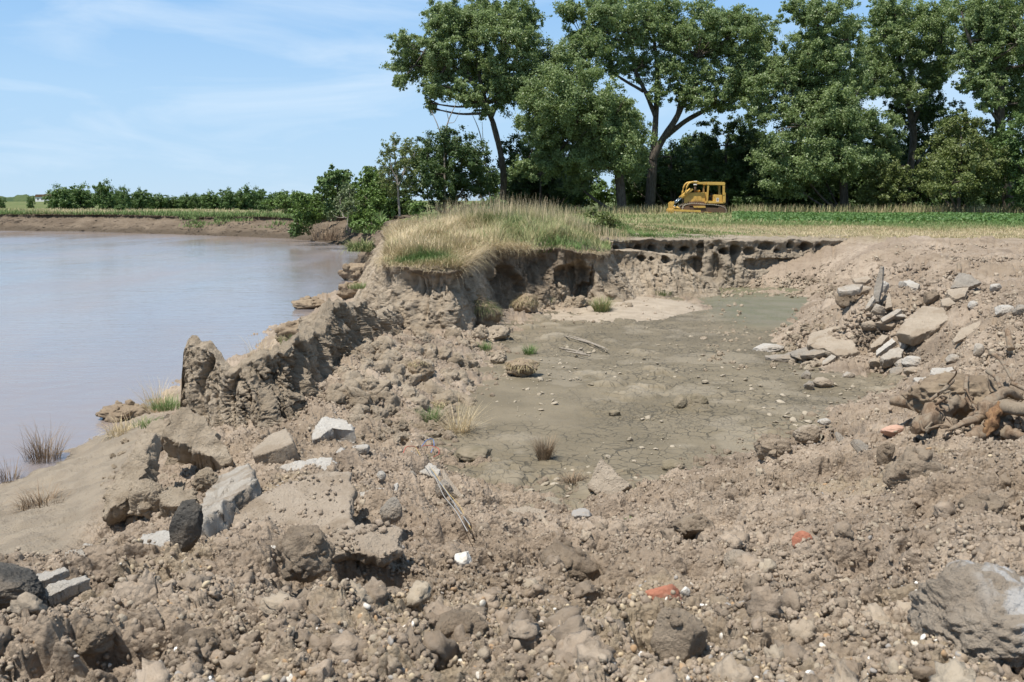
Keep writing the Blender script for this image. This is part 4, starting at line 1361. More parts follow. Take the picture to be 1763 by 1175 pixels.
def slab_mesh(name, outline, thick, mat, seed, edge=0.02, rough=0.012, taper=0.04):
    """outline: points in the slab's own plane. A closed, rough, broken plate with its top face at z = 0."""
    rg = R(seed)
    o = np.asarray(outline, float)
    area = 0.5 * np.sum(o[:, 0] * np.roll(o[:, 1], -1) - o[:, 1] * np.roll(o[:, 0], -1))
    if area < 0:
        o = o[::-1]
    c = o.mean(0)
    per = np.linalg.norm(np.roll(o, -1, 0) - o, axis=1).sum()
    n = 140
    seg = np.linalg.norm(np.roll(o, -1, 0) - o, axis=1)
    cum = np.concatenate([[0], np.cumsum(seg)])
    s = np.linspace(0, cum[-1], n, endpoint=False)
    oc = np.vstack([o, o[:1]])
    b = np.stack([np.interp(s, cum, oc[:, k]) for k in (0, 1)], 1)
    size = math.sqrt(abs(area))
    nrm = b - c
    nrm /= np.linalg.norm(nrm, axis=1)[:, None] + 1e-9
    jit = edge * min(1.0, 0.25 + size * 0.6) * (vn2(s / size * 7, s * 0, seed) + 0.6 * vn2(s / size * 19, s * 0, seed + 1) + 0.4 * vn2(s / size * 47, s * 0, seed + 2))
    b = b + nrm * jit[:, None]
    rings = []
    for k in np.linspace(0.04, 0.97, 20) ** 0.8:
        rings.append((c + (b - c) * k, 0.0))
    rings.append((c + (b - c) * 0.993, -0.06 * thick))
    for k, zz in ((1.0, 0.14), (1.003, 0.3), (1.0, 0.5), (0.995, 0.7), (1 - taper * 0.6, 0.86)):
        rings.append((c + (b - c) * k, -zz * thick))
    for k in (0.97 - taper, 0.6, 0.2, 0.03):
        rings.append((c + (b - c) * k, -thick))
    V = np.array([np.column_stack([r, np.full(n, z)]) for r, z in rings]).reshape(-1, 3)
    f = 1.0 / max(size, 0.05)
    rough = rough * min(1.0, 0.35 + size * 0.55)
    edge = edge * min(1.0, 0.25 + size * 0.6)
    k3 = fbm3(V[:, 0] * 3 * f + seed, V[:, 1] * 3 * f, V[:, 2] * 3 * f, 4, seed + 5, 0.55)
    k4 = fbm3(V[:, 0] * 22, V[:, 1] * 22, V[:, 2] * 22, 3, seed + 9, 0.6)
    side = np.zeros(len(V))
    side[20 * n:26 * n] = 1.0
    V[:, 2] += rough * (0.7 * k3 + 0.25 * k4)
    ang = np.tile(np.arctan2(nrm[:, 1], nrm[:, 0]), len(rings))
    dd = side * (rough * 1.0 * k4 + edge * 0.9 * fbm3(V[:, 0] * 9, V[:, 1] * 9, V[:, 2] * 14, 3, seed + 12))
    V[:, 0] += np.cos(ang) * dd
    V[:, 1] += np.sin(ang) * dd
    F = grid_faces(len(rings), n, wrap=True)
    top = len(V)
    V = np.vstack([V, [[c[0], c[1], V[:n, 2].mean()]], [[c[0], c[1], V[-n:, 2].mean()]]])
    i = np.arange(n)
    tri1 = np.stack([np.full(n, top), i, (i + 1) % n], 1)
    last = (len(rings) - 1) * n
    tri2 = np.stack([np.full(n, top + 1), last + (i + 1) % n, last + i], 1)
    me = bpy.data.meshes.new(name)
    me.from_pydata(V.tolist(), [], F[:, ::-1].tolist() + tri1.tolist() + tri2.tolist())
    me.polygons.foreach_set('use_smooth', np.ones(len(me.polygons), bool))
    me.update()
    me.materials.append(mat)
    return me


def slab(name, label, cat, outline, anchor, n, thick, mat, lift=0.03, seed=1, edge=0.02, rough=0.012, group=None, zoff=None, dist=None):
    """A broken plate. outline: corners of its upper face as seen in the photograph, met with the plane through the land at the anchor pixel."""
    if n is None:                                        # lie on the land: the plane through it under the corners
        h = np.array([hit(*q) for q in outline])
        n = np.linalg.svd(h - h.mean(0))[2][2]
        n = n * np.sign(n[2])
        p0 = h.mean(0)
    else:
        p0 = PD(anchor[0], anchor[1], dist) if dist else hit(*anchor)
    nv = np.array(Vector(n).normalized())
    p0 = p0 + nv * (lift + (0.05 if outline[0][0] > 1300 else 0))
    a, b, c = frame_of(nv)
    pts = []
    for px, py in outline:
        d = ray(px, py)
        t = np.dot(p0 - np.array((0, 0, EYE)), nv) / np.dot(d, nv)
        q = np.array((0, 0, EYE)) + d * t - p0
        pts.append((np.dot(q, a), np.dot(q, b)))
    me = slab_mesh(name, pts, thick, M[mat], seed, edge, rough)
    o = link(name, me)
    o.matrix_world = Matrix((a, b, c)).transposed().to_4x4()
    o.location = p0
    return tag(o, label, cat, group)


SOIL_ON = []


def soil_on(outline, anchor, n, lift, count, seed, s0=0.006, s1=0.035):
    rg = R(seed)
    nv = np.array(Vector(n).normalized())
    p0 = hit(*anchor) + nv * lift
    xs, ys = [q[0] for q in outline], [q[1] for q in outline]
    ax, ay = rg.uniform(min(xs), max(xs), count), rg.uniform(min(ys), max(ys), count)
    ok = (sdpoly(ax, ay, outline) > 1) & (fbm2(ax * 0.03, ay * 0.07, 3, seed) > -0.25)
    for a, b in zip(ax[ok], ay[ok]):
        d = ray(a, b)
        t = np.dot(p0 - np.array((0, 0, EYE)), nv) / np.dot(d, nv)
        SOIL_ON.append((np.array((0, 0, EYE)) + d * t + nv * 0.004, s0 + (s1 - s0) * rg.rand() ** 4))


def rock(name, label, cat, box, mat, seed, group=None, sub=5, facets=9, soft=0.3, rough=0.10, depth=0.9, sink=0.12, tilt=0.0, dist=None, freq=2.4, crumbs=36):
    """A lump standing on the land. box: left, top, right, bottom in the photograph."""
    x0, y0, x1, y1 = box
    p = hit((x0 + x1) / 2, y1 - (y1 - y0) * 0.12) if dist is None else PD((x0 + x1) / 2, y1, dist)
    dist_ = np.linalg.norm(p - np.array((0, 0, EYE)))
    w = (x1 - x0) * dist_ / FPX * 0.52
    h = (y1 - y0) * dist_ / FPX * 0.5
    V, F = lump_proto(sub, seed, facets, soft * 0.4, rough * 0.5, freq)
    V = V / np.abs(V).max(0)
    a, b, c = V[:, 0] * 5 + seed, V[:, 1] * 5, V[:, 2] * 5
    e = 1.0
    V = V * (1 + e * 0.07 * (0.35 - np.abs(fbm3(a, b, c, 3, seed + 3, 0.55))) + e * 0.03 * fbm3(a * 3.5, b * 3.5, c * 3.5, 3, seed + 4, 0.65))[:, None]
    ca, sa = math.cos(tilt), math.sin(tilt)
    V = V * np.array((w, w * depth, h * 1.05))
    V = np.stack([V[:, 0] * ca - V[:, 2] * sa, V[:, 1], V[:, 0] * sa + V[:, 2] * ca], 1)
    k = fbm3(V[:, 0] * 25, V[:, 1] * 25, V[:, 2] * 25, 3, seed + 5)
    V = V * (1 + 0.012 * k)[:, None]
    if mat in ('lump', 'bank', 'bank_brown'):            # crumbs of all sizes still stuck to the lump
        rg = R(seed + 900)
        VV, FF, off = [V], [F], len(V)
        s0 = (w + h) * 0.5
        for j in range(crumbs):
            c = V[rg.randint(0, len(V))] * 0.97
            s = s0 * (0.05 + 0.28 * rg.rand() ** 3)
            U, G = lump_proto(3, 1000 + (seed * 7 + j) % 14, 7, 0.0, 0.22, 3.2)
            U = (U * rg.uniform(0.7, 1.3, 3)) @ rand_rot(rg, 1)[0].T * s + c
            VV.append(U)
            FF.append(G + off)
            off += len(U)
        V, F = np.concatenate(VV), np.concatenate(FF)
    me = mesh_np(name, V, F, M[mat])
    o = link(name, me, None, (p[0], p[1] + w * depth * 0.35, p[2] + h * (1 - 2 * sink)))
    return tag(o, label, cat, group)


UP = (0, 0, 1)


def build_stones():
    S, K = slab, rock
    # ---- near left: broken pavement between the ridge and the pit
    S('concrete_slab', 'long rough concrete beam leaning down towards the dark shard', 'concrete slab', [(428, 798), (440, 826), (415, 842), (352, 900), (318, 930), (292, 918), (300, 900), (345, 862), (388, 812)], (365, 870), None, 0.2, 'concrete', 0.14, 11, 0.03, 0.05)
    S('concrete_slab', 'large flat broken slab half covered with soil, white along its right edge', 'concrete slab', [(596, 812), (608, 838), (604, 905), (560, 916), (450, 918), (362, 922), (378, 896), (445, 858), (500, 826), (560, 808)], (500, 900), (-0.02, -0.30, 0.95), 0.10, 'concrete_dusty', 0.03, 12, 0.03, 0.02)
    S('concrete_slab', 'pale weathered slab propped on the soil under the earth ridge', 'concrete slab', [(492, 737), (506, 762), (470, 777), (436, 785), (431, 778), (460, 752)], (470, 790), (-0.25, -0.22, 0.92), 0.22, 'concrete_warm', 0.16, 13, 0.02, 0.015)
    S('concrete_slab', 'thick pale slab beside the shadowed foot of the earth ridge', 'concrete slab', [(556, 716), (600, 724), (610, 742), (575, 736), (552, 752), (536, 756), (540, 738)], (570, 765), (-0.12, -0.25, 0.95), 0.16, 'concrete_pale', 0.14, 14, 0.03, 0.03)
    S('concrete_slab', 'whitish ragged slab lying flat above the large soil covered slab', 'concrete slab', [(478, 803), (520, 792), (560, 787), (580, 796), (575, 808), (540, 815), (500, 814)], (530, 815), (-0.05, -0.35, 0.9), 0.08, 'concrete_pale', 0.03, 15, 0.03, 0.03)
    S('concrete_chunk', 'thin white crust standing on edge above a darker chunk', 'concrete chunk', [(618, 848), (650, 842), (672, 838), (685, 830), (684, 850), (668, 862), (640, 867), (622, 860)], (650, 866), (-0.05, -0.62, 0.78), 0.05, 'concrete_pale', 0.06, 16, 0.02, 0.02)
    K('concrete_chunk', 'dark gray chunk tucked under the thin white crust', 'concrete chunk', (655, 858, 693, 905), 'concrete_gray', 17, soft=0.2, tilt=-0.6)
    K('concrete_shard', 'dark upright shard of stone standing like a tooth', 'stone shard', (296, 872, 350, 972), 'asphalt', 18, facets=9, soft=0.15, depth=0.45, sink=0.06, tilt=-0.25, rough=0.14)
    S('pavement_slab', 'dirt covered sheet of old pavement jutting out over a dark hollow', 'pavement slab', [(560, 928), (600, 908), (660, 900), (690, 912), (688, 945), (660, 962), (610, 950), (565, 952)], (630, 985), (0.02, -0.38, 0.92), 0.07, 'concrete_dusty', 0.17, 19, 0.03, 0.03)
    K('soil_block', 'big clod with fine rootlets left of the jutting pavement sheet', 'earth clod', (478, 910, 570, 1005), 'lump', 20, soft=0.4, rough=0.2)
    S('concrete_slab', 'small speckled slab under the tangle of wires', 'concrete slab', [(712, 792), (740, 796), (758, 810), (752, 822), (730, 815), (716, 808)], (735, 825), (-0.1, -0.35, 0.9), 0.09, 'concrete_pale', 0.09, 21, 0.02, 0.02)
    S('concrete_slab', 'thin tan slab slanting down to the mud beside the wires', 'concrete slab', [(762, 808), (778, 830), (800, 858), (803, 863), (778, 848), (764, 828)], (780, 858), (0.30, -0.30, 0.9), 0.06, 'concrete_warm', 0.05, 22, 0.01, 0.01)
    K('concrete_chunk', 'squat gray chunk at the edge of the mud near the wires', 'concrete chunk', (748, 828, 780, 862), 'concrete_gray', 23, soft=0.35)
    S('concrete_slab', 'flat pinkish slab sunk in the soil at the tip of the mud floor', 'concrete slab', [(872, 876), (905, 872), (940, 878), (938, 893), (900, 898), (884, 886)], (905, 895), (0.0, -0.30, 0.95), 0.07, 'concrete_warm', 0.03, 24, 0.02, 0.015)
    S('rock', 'pointed tan rock standing on the rim of the mud floor', 'rock', [(1034, 788), (1048, 800), (1066, 820), (1084, 834), (1066, 852), (1030, 856), (1012, 838), (1022, 812)], (1046, 856), (-0.25, -0.78, 0.56), 0.16, 'concrete_warm', 0.06, 25, 0.02, 0.03)
    K('rock', 'small ochre rock beside the flat pinkish slab', 'rock', (985, 878, 1020, 898), 'pebble', 26, soft=0.4)
    K('rock', 'white stone with a gray broken face on the near soil', 'rock', (783, 950, 814, 980), 'white', 27, facets=8, soft=0.1)
    K('rock', 'cream stone half sunk in the near gravel', 'rock', (606, 1078, 636, 1102), 'white', 28, facets=8, soft=0.3)
    K('rock', 'pale stone above the cream stone and left of the gravel patch', 'rock', (880, 1100, 904, 1128), 'white', 281, facets=8, soft=0.2)
    K('rock', 'white stone on the soil above the large sunken slab', 'rock', (606, 764, 636, 784), 'concrete_pale', 29, soft=0.2)
    K('rock', 'little white stone beside the ragged whitish slab', 'rock', (578, 772, 596, 788), 'concrete_pale', 30, soft=0.2)
    K('rock', 'white stone lying between the wires and the thin white crust', 'rock', (648, 812, 664, 830), 'concrete_pale', 31, soft=0.2)
    K('rock', 'small gray stone at the red end of the wires', 'rock', (698, 812, 716, 828), 'concrete_gray', 32, soft=0.3)
    K('rock', 'white lump beside the rootlet clod', 'rock', (456, 922, 500, 945), 'white', 33, soft=0.3)
    K('rock', 'second white lump lying under the rootlet clod', 'rock', (455, 942, 482, 958), 'white', 34, soft=0.3)
    # ---- pale old pavement running out to the left
    S('concrete_slab', 'long white crust of pavement left of the dark upright shard', 'concrete slab', [(222, 942), (250, 918), (290, 914), (300, 922), (292, 945), (268, 940), (250, 960), (232, 968)], (262, 958), (-0.15, -0.3, 0.93), 0.05, 'concrete_pale', 0.04, 35, 0.03, 0.03)
    S('concrete_slab', 'narrow white ledge along the sandy hollow', 'concrete slab', [(30, 1000), (62, 990), (112, 976), (118, 982), (70, 1002), (40, 1010)], (70, 1005), (-0.1, -0.3, 0.93), 0.05, 'concrete_pale', 0.03, 36, 0.02, 0.02)
    S('concrete_slab', 'second white ledge between the narrow one and the black hump', 'concrete slab', [(60, 1022), (84, 1006), (146, 992), (152, 998), (98, 1020), (78, 1034)], (100, 1026), (-0.1, -0.35, 0.93), 0.06, 'concrete_pale', 0.03, 37, 0.02, 0.02)
    K('rock', 'small white rock on the crest above the sandy hollow', 'rock', (143, 936, 160, 956), 'concrete_pale', 38, soft=0.2)
    S('concrete_slab', 'crumbled pale slab edge between the white crust and the sandy hollow', 'concrete slab', [(102, 978), (118, 950), (140, 946), (150, 956), (128, 982), (112, 986)], (126, 985), (-0.2, -0.3, 0.9), 0.07, 'concrete', 0.03, 39, 0.03, 0.03)
    K('asphalt_hump', 'black hump of old asphalt', 'asphalt', (-130, 985, 72, 1060), 'asphalt', 40, sub=6, facets=12, soft=0.6, depth=0.6, sink=0.2, rough=0.12)
    # ---- near right
    K('brick', 'broken red brick wedged in the near soil', 'brick', (1108, 1022, 1172, 1080), 'brick', 41, facets=7, soft=0.12, depth=0.6, tilt=-0.5, sink=-0.15)
    K('mortar_block', 'gray brown mortar block leaning against the red brick', 'mortar block', (1126, 1062, 1224, 1180), 'lump', 42, facets=7, soft=0.05, depth=0.6, tilt=0.25, sink=0.0, crumbs=8, rough=0.16)
    K('brick', 'small piece of red brick lying on the right slope', 'brick', (1364, 928, 1398, 960), 'brick', 43, facets=7, soft=0.05, depth=0.5, tilt=-0.4, sink=-0.2)
    K('brick', 'pale pink brick below the uprooted stump', 'brick', (1520, 734, 1562, 756), 'brick_pale', 44, facets=7, soft=0.1, depth=0.6)
    K('boulder', 'big dusty boulder with a white streaked side', 'boulder', (1600, 985, 1830, 1150), 'boulder', 49, sub=6, facets=9, soft=0.3, depth=1.0, sink=0.28, tilt=0.1, rough=0.20)
    K('rock', 'angular white stone chip on the right slope', 'rock', (1470, 1052, 1496, 1076), 'white', 46, facets=6, soft=0.0, depth=0.6)
    K('rock', 'square white chip left of the angular one', 'rock', (1418, 1028, 1434, 1040), 'white', 47, facets=6, soft=0.0)
    K('rock', 'round white pebble above the red brick', 'rock', (1172, 1012, 1188, 1028), 'white', 48, soft=0.6)
    K('rock', 'rough cream rock beside the small red brick piece', 'rock', (1246, 952, 1296, 985), 'concrete_warm', 49, soft=0.4)
    K('rock', 'small tan rock just right of the small red brick piece', 'rock', (1394, 926, 1414, 944), 'concrete_warm', 50, soft=0.5)
    K('soil_block', 'tall dark clod at the rim of the cracked mud', 'earth clod', (1305, 750, 1358, 800), 'lump', 51, soft=0.35, rough=0.25, tilt=-0.3)
    K('soil_block', 'smooth brown lump of earth behind the boulder', 'earth clod', (1535, 765, 1640, 850), 'lump', 52, soft=0.3, rough=0.25, sink=0.35, crumbs=6)
    K('soil_block', 'upright finger of earth casting a dark shadow', 'earth clod', (1512, 765, 1540, 810), 'lump', 53, soft=0.5, rough=0.12)
    S('concrete_slab', 'thin gray slab edge poking out of the right slope', 'concrete slab', [(1468, 755), (1480, 757), (1512, 780), (1508, 788), (1484, 775)], (1490, 786), (0.35, -0.45, 0.8), 0.06, 'concrete_gray', 0.05, 54, 0.01, 0.01)
    S('concrete_slab', 'narrow bluish slab edge left of the thin gray one', 'concrete slab', [(1440, 742), (1448, 748), (1465, 765), (1462, 770), (1446, 758)], (1452, 768), (0.35, -0.45, 0.8), 0.05, 'concrete_gray', 0.04, 55, 0.01, 0.01)
    K('rock', 'rounded pale rock at the end of the ridge of soil by the mud', 'rock', (1368, 730, 1412, 766), 'concrete_warm', 56, soft=0.5)
    K('rock', 'small pale rock behind the rounded one on the soil ridge', 'rock', (1408, 722, 1430, 734), 'concrete_pale', 57, soft=0.3)
    for i, (b, lab) in enumerate([((742, 1052, 838, 1122), 'big compact clod in the near gravel above the pale stone'), ((930, 930, 1050, 1005), 'dark crumbly lump of soil behind the near hollow'), ((300, 1085, 372, 1140), 'compact clod near the bottom edge, below the dark upright shard'), ((640, 1010, 700, 1052), 'compact clod in front of the jutting pavement sheet'),
                                  ((1270, 1050, 1345, 1100), 'compact clod right of the mortar block'), ((1480, 1085, 1560, 1140), 'low clod in front of the big dusty boulder'), ((130, 1075, 190, 1120), 'compact clod below the black hump'), ((1160, 880, 1230, 925), 'low clod above the rough cream rock'), ((1660, 850, 1730, 895), 'clod on the right slope above the big dusty boulder'), ((880, 1045, 935, 1085), 'clod in the near gravel between the compact clod and the red brick')]):
        K('soil_block', lab, 'earth clod', b, 'lump', 230 + i, soft=0.05, facets=8, rough=0.2, sink=0.28, tilt=0.2 * (-1) ** i, crumbs=30)
    # ---- the tipped rubble on the right slope
    S('concrete_slab', 'broad tan slab leaning on the tipped slope with a thick broken lower edge', 'concrete slab', [(1588, 526), (1622, 530), (1636, 548), (1604, 570), (1572, 580), (1542, 572), (1560, 550)], (1580, 590), (-0.25, -0.42, 0.87), 0.22, 'concrete_warm', 0.25, 60, 0.03, 0.02)
    S('concrete_slab', 'wide smooth slab sliding into the mud floor', 'concrete slab', [(1476, 559), (1488, 566), (1470, 590), (1478, 607), (1445, 612), (1404, 598), (1392, 592), (1430, 574)], (1440, 612), (-0.15, -0.28, 0.93), 0.16, 'concrete_warm', 0.08, 61, 0.03, 0.015)
    S('concrete_slab', 'ochre slab lying behind the wide smooth slab', 'concrete slab', [(1388, 592), (1396, 574), (1448, 558), (1456, 562), (1430, 575), (1394, 594)], (1410, 590), (-0.12, -0.28, 0.93), 0.14, 'concrete_warm', 0.10, 62, 0.02, 0.015)
    S('concrete_slab', 'gray tongue of concrete at the tip of the wide smooth slab', 'concrete slab', [(1316, 612), (1348, 610), (1392, 596), (1400, 602), (1370, 618), (1330, 618)], (1350, 620), (-0.1, -0.2, 0.95), 0.10, 'concrete_gray', 0.06, 63, 0.02, 0.015)
    S('concrete_slab', 'small gray plate tilted over a dark gap', 'concrete slab', [(1384, 606), (1416, 598), (1422, 606), (1404, 612), (1378, 612)], (1400, 618), (-0.25, -0.35, 0.9), 0.08, 'concrete_gray', 0.12, 64, 0.02, 0.015)
    K('concrete_chunk', 'broken block under the small gray plate', 'concrete chunk', (1362, 606, 1402, 626), 'concrete_gray', 65, facets=8, soft=0.15)
    S('concrete_slab', 'short bar of concrete sticking out towards the mud', 'concrete slab', [(1432, 610), (1440, 614), (1424, 626), (1416, 628), (1416, 622)], (1428, 628), (-0.2, -0.4, 0.9), 0.10, 'concrete', 0.06, 66, 0.015, 0.015)
    S('concrete_slab', 'tall thin slab standing upright like a post', 'concrete slab', [(1516, 458), (1520, 459), (1518, 492), (1512, 520), (1503, 522), (1505, 494)], (1510, 524), (-0.62, -0.72, 0.28), 0.09, 'concrete_gray', 0.10, 67, 0.015, 0.015)
    S('concrete_slab', 'gray slab balanced flat over a dark opening', 'concrete slab', [(1442, 496), (1460, 490), (1486, 489), (1480, 498), (1462, 501), (1444, 502)], (1465, 522), (-0.1, -0.22, 0.96), 0.12, 'concrete', 0.42, 68, 0.02, 0.015)
    K('earth_clod', 'dark earth block under the balanced slab', 'earth clod', (1440, 500, 1478, 534), 'lump', 69, facets=8, soft=0.25, depth=0.5)
    S('concrete_slab', 'narrow slab piece above the balanced slab', 'concrete slab', [(1468, 480), (1494, 476), (1500, 480), (1490, 486), (1472, 486)], (1484, 492), (-0.1, -0.25, 0.95), 0.10, 'concrete_warm', 0.12, 70, 0.015, 0.015)
    K('concrete_chunk', 'tan chunk wedged behind the upright slab', 'concrete chunk', (1474, 494, 1504, 512), 'concrete_warm', 71, soft=0.25)
    S('concrete_slab', 'slanting slab piece left of the foot of the upright slab', 'concrete slab', [(1504, 508), (1506, 514), (1496, 530), (1489, 534), (1492, 524)], (1498, 534), (-0.5, -0.55, 0.6), 0.09, 'concrete', 0.08, 72, 0.015, 0.015)
    S('concrete_slab', 'slanting slab piece right of the upright slab', 'concrete slab', [(1530, 502), (1534, 512), (1536, 528), (1524, 532), (1526, 516)], (1530, 534), (-0.3, -0.7, 0.6), 0.09, 'concrete_warm', 0.08, 73, 0.015, 0.015)
    K('concrete_chunk', 'rounded pale chunk behind the upright slab', 'concrete chunk', (1514, 484, 1530, 510), 'concrete_pale', 74, soft=0.4)
    K('concrete_chunk', 'blocky chunk under the foot of the upright slab', 'concrete chunk', (1500, 522, 1524, 546), 'concrete', 75, facets=8, soft=0.15)
    S('concrete_slab', 'dark edged plank of concrete jutting over the heap', 'concrete slab', [(1516, 548), (1545, 532), (1553, 533), (1536, 546), (1520, 554)], (1534, 556), (-0.25, -0.4, 0.88), 0.08, 'concrete', 0.12, 76, 0.015, 0.015)
    K('concrete_chunk', 'square tan block below the jutting plank', 'concrete chunk', (1506, 552, 1542, 572), 'concrete_warm', 77, facets=7, soft=0.1)
    K('concrete_chunk', 'low tan block left of the square one', 'concrete chunk', (1484, 552, 1512, 570), 'concrete_warm', 78, facets=7, soft=0.15)
    K('concrete_chunk', 'small white chunk in the gap right of the jutting plank', 'concrete chunk', (1538, 540, 1560, 552), 'concrete_pale', 79, soft=0.25)
    S('concrete_slab', 'brown edged slab in the pile below the broad tan slab', 'concrete slab', [(1520, 576), (1530, 578), (1516, 594), (1500, 600), (1498, 594)], (1514, 602), (-0.35, -0.4, 0.85), 0.12, 'concrete_warm', 0.10, 80, 0.015, 0.015)
    S('concrete_slab', 'white topped slab in the middle of the pile below the broad tan slab', 'concrete slab', [(1536, 582), (1542, 588), (1520, 604), (1508, 612), (1508, 604)], (1524, 614), (-0.35, -0.4, 0.85), 0.10, 'concrete_pale', 0.10, 81, 0.015, 0.015)
    S('concrete_slab', 'thick furrowed slab lowest in the pile below the broad tan slab', 'concrete slab', [(1548, 597), (1556, 602), (1552, 614), (1522, 620), (1516, 614), (1532, 602)], (1536, 632), (-0.1, -0.4, 0.9), 0.18, 'concrete', 0.16, 82, 0.02, 0.03)
    K('concrete_chunk', 'cream chunk right of the brown edged slab', 'concrete chunk', (1548, 584, 1566, 604), 'concrete_pale', 83, soft=0.3)
    for i, (b, lab, mt) in enumerate([((1540, 620, 1566, 640), 'square gray block at the foot of the slab pile', 'concrete'), ((1556, 616, 1590, 638), 'jagged pale block at the foot of the slab pile', 'concrete_pale'), ((1534, 634, 1562, 650), 'dark sided chunk at the mud edge under the slab pile', 'concrete_gray'), ((1560, 634, 1592, 650), 'flat sided chunk with a shaded hollow beside the mud edge', 'concrete_warm'), ((1498, 618, 1520, 634), 'small tan lump left of the square gray block', 'concrete_warm')]):
        K('concrete_chunk', lab, 'concrete chunk', b, mt, 84 + i, facets=7, soft=0.12)
    S('concrete_slab', 'long pale slab low on the slope above the stump', 'concrete slab', [(1604, 634), (1640, 632), (1642, 642), (1622, 648), (1602, 644)], (1620, 652), (-0.05, -0.35, 0.93), 0.12, 'concrete_pale', 0.08, 90, 0.02, 0.02)
    S('concrete_slab', 'long whitish slab lying at the mud edge left of the stump', 'concrete slab', [(1574, 650), (1620, 650), (1628, 656), (1620, 662), (1576, 660)], (1600, 668), (0.0, -0.4, 0.92), 0.10, 'concrete_pale', 0.10, 91, 0.02, 0.02)
    S('concrete_slab', 'dark gray slab with a crack leaning at the top of the slope', 'concrete slab', [(1652, 470), (1668, 472), (1690, 486), (1670, 494), (1636, 496), (1644, 480)], (1660, 500), (-0.25, -0.75, 0.6), 0.14, 'concrete_gray', 0.12, 92, 0.02, 0.01)
    S('concrete_slab', 'tan slab face under the dark cracked slab', 'concrete slab', [(1632, 498), (1668, 494), (1662, 510), (1646, 515), (1630, 506)], (1648, 518), (-0.1, -0.45, 0.88), 0.14, 'concrete_warm', 0.10, 93, 0.02, 0.015)
    K('rock', 'brown block of earth left of the dark cracked slab', 'earth clod', (1592, 504, 1618, 526), 'lump', 94, facets=8, soft=0.2)
    S('concrete_slab', 'flat bleached slab lying on the upper slope', 'concrete slab', [(1556, 484), (1566, 482), (1584, 490), (1580, 497), (1566, 494)], (1570, 497), (0.0, -0.3, 0.95), 0.08, 'concrete_pale', 0.06, 95, 0.02, 0.015)
    K('rock', 'small pale rock left of the flat bleached slab', 'rock', (1548, 484, 1558, 496), 'concrete_pale', 96, soft=0.3)
    S('concrete_slab', 'tan buried slab showing as a stripe on the slope', 'concrete slab', [(1640, 586), (1654, 566), (1688, 552), (1692, 558), (1664, 580), (1644, 590)], (1665, 585), (-0.2, -0.45, 0.87), 0.06, 'concrete_warm', 0.02, 97, 0.02, 0.01)
    S('concrete_slab', 'pale slab piece beside the brown earth block', 'concrete slab', [(1620, 516), (1634, 512), (1646, 522), (1634, 528), (1622, 526)], (1632, 530), (-0.1, -0.4, 0.9), 0.08, 'concrete_warm', 0.05, 98, 0.02, 0.015)
    K('rock', 'white rock sitting on the far right of the upper slope', 'rock', (1716, 528, 1746, 548), 'concrete_pale', 99, facets=7, soft=0.15)
    K('rock', 'gray rock just right of the white rock on the upper slope', 'rock', (1746, 526, 1768, 546), 'concrete_gray', 100, facets=7, soft=0.2)
    K('rock', 'pale rock on the slope between the tan stripe and the white rock', 'rock', (1668, 520, 1684, 536), 'concrete_pale', 101, soft=0.3)
    K('rock', 'white rock on top of the slope behind the dark cracked slab', 'rock', (1704, 490, 1724, 504), 'concrete_pale', 102, soft=0.3)
    K('rock', 'upright gray rock casting shadow in the middle of the slope', 'rock', (1676, 594, 1694, 618), 'concrete', 103, facets=7, soft=0.2)
    K('rock', 'gray rock at the top of the stump mound', 'rock', (1632, 612, 1652, 628), 'concrete', 104, facets=7, soft=0.2)
    # ---- stones lying on the mud floor
    for i, (b, lab, mt) in enumerate([((1380, 636, 1396, 654), 'gray stone standing alone on the mud floor', 'concrete_gray'), ((1384, 654, 1402, 672), 'dark stone in front of the lone gray stone', 'concrete_gray'), ((1402, 648, 1434, 668), 'flat tan stone beside the dark stone on the mud', 'concrete_warm'), ((1452, 638, 1472, 652), 'low stone in the mud nearest the slab pile', 'concrete'),
                                       ((1160, 676, 1184, 706), 'muddy stub standing in the cracked mud', 'flake'), ((1182, 674, 1220, 704), 'dark muddy lump right of the muddy stub', 'mudrock'), ((786, 766, 846, 800), 'mud coated boulder beside the bank of wires', 'mudrock'), ((872, 795, 900, 820), 'small muddy lump right of the mud coated boulder', 'mudrock'),
                                       ((1048, 704, 1072, 716), 'pale block of dried mud in the middle of the floor', 'flake'), ((1296, 592, 1350, 606), 'thin white bar of mud by the tongue of concrete', 'concrete_pale'), ((1136, 790, 1180, 812), 'muddy hump near the pointed tan rock', 'mudrock')]):
        K('mud_stone' if mt in ('flake', 'mudrock') else 'rock', lab, 'stone', b, 'mudrock' if mt == 'flake' else mt, 110 + i, soft=0.05, facets=7, sink=0.28, rough=0.14)
    # ---- blocks of earth fallen from the ridge and bank
    S('earth_block', 'large tilted block of earth slumped off the near end of the ridge', 'earth block', [(311, 696), (345, 715), (375, 750), (399, 786), (385, 800), (340, 775), (281, 751), (292, 718)], (340, 812), (0.12, -0.62, 0.77), 0.36, 'bank', 0.42, 130, 0.05, 0.05)
    S('earth_block', 'steep tan lump of earth at the river side of the slump', 'earth block', [(245, 748), (264, 745), (252, 800), (238, 838), (208, 872), (170, 892), (192, 832), (222, 780)], (215, 890), (-0.25, -0.60, 0.76), 0.20, 'bank', 0.36, 131, 0.05, 0.06)
    S('earth_block', 'ridged shelf of earth behind the large tilted block', 'earth block', [(262, 724), (292, 722), (285, 748), (262, 772), (240, 778), (246, 746)], (262, 790), (-0.15, -0.50, 0.84), 0.22, 'bank', 0.3, 132, 0.05, 0.05)
    S('earth_block', 'flat topped ledge of earth beside the concrete beam', 'earth block', [(296, 838), (330, 842), (338, 858), (310, 872), (282, 868), (274, 850)], (310, 895), (0.05, -0.35, 0.93), 0.16, 'bank', 0.20, 133, 0.05, 0.04)
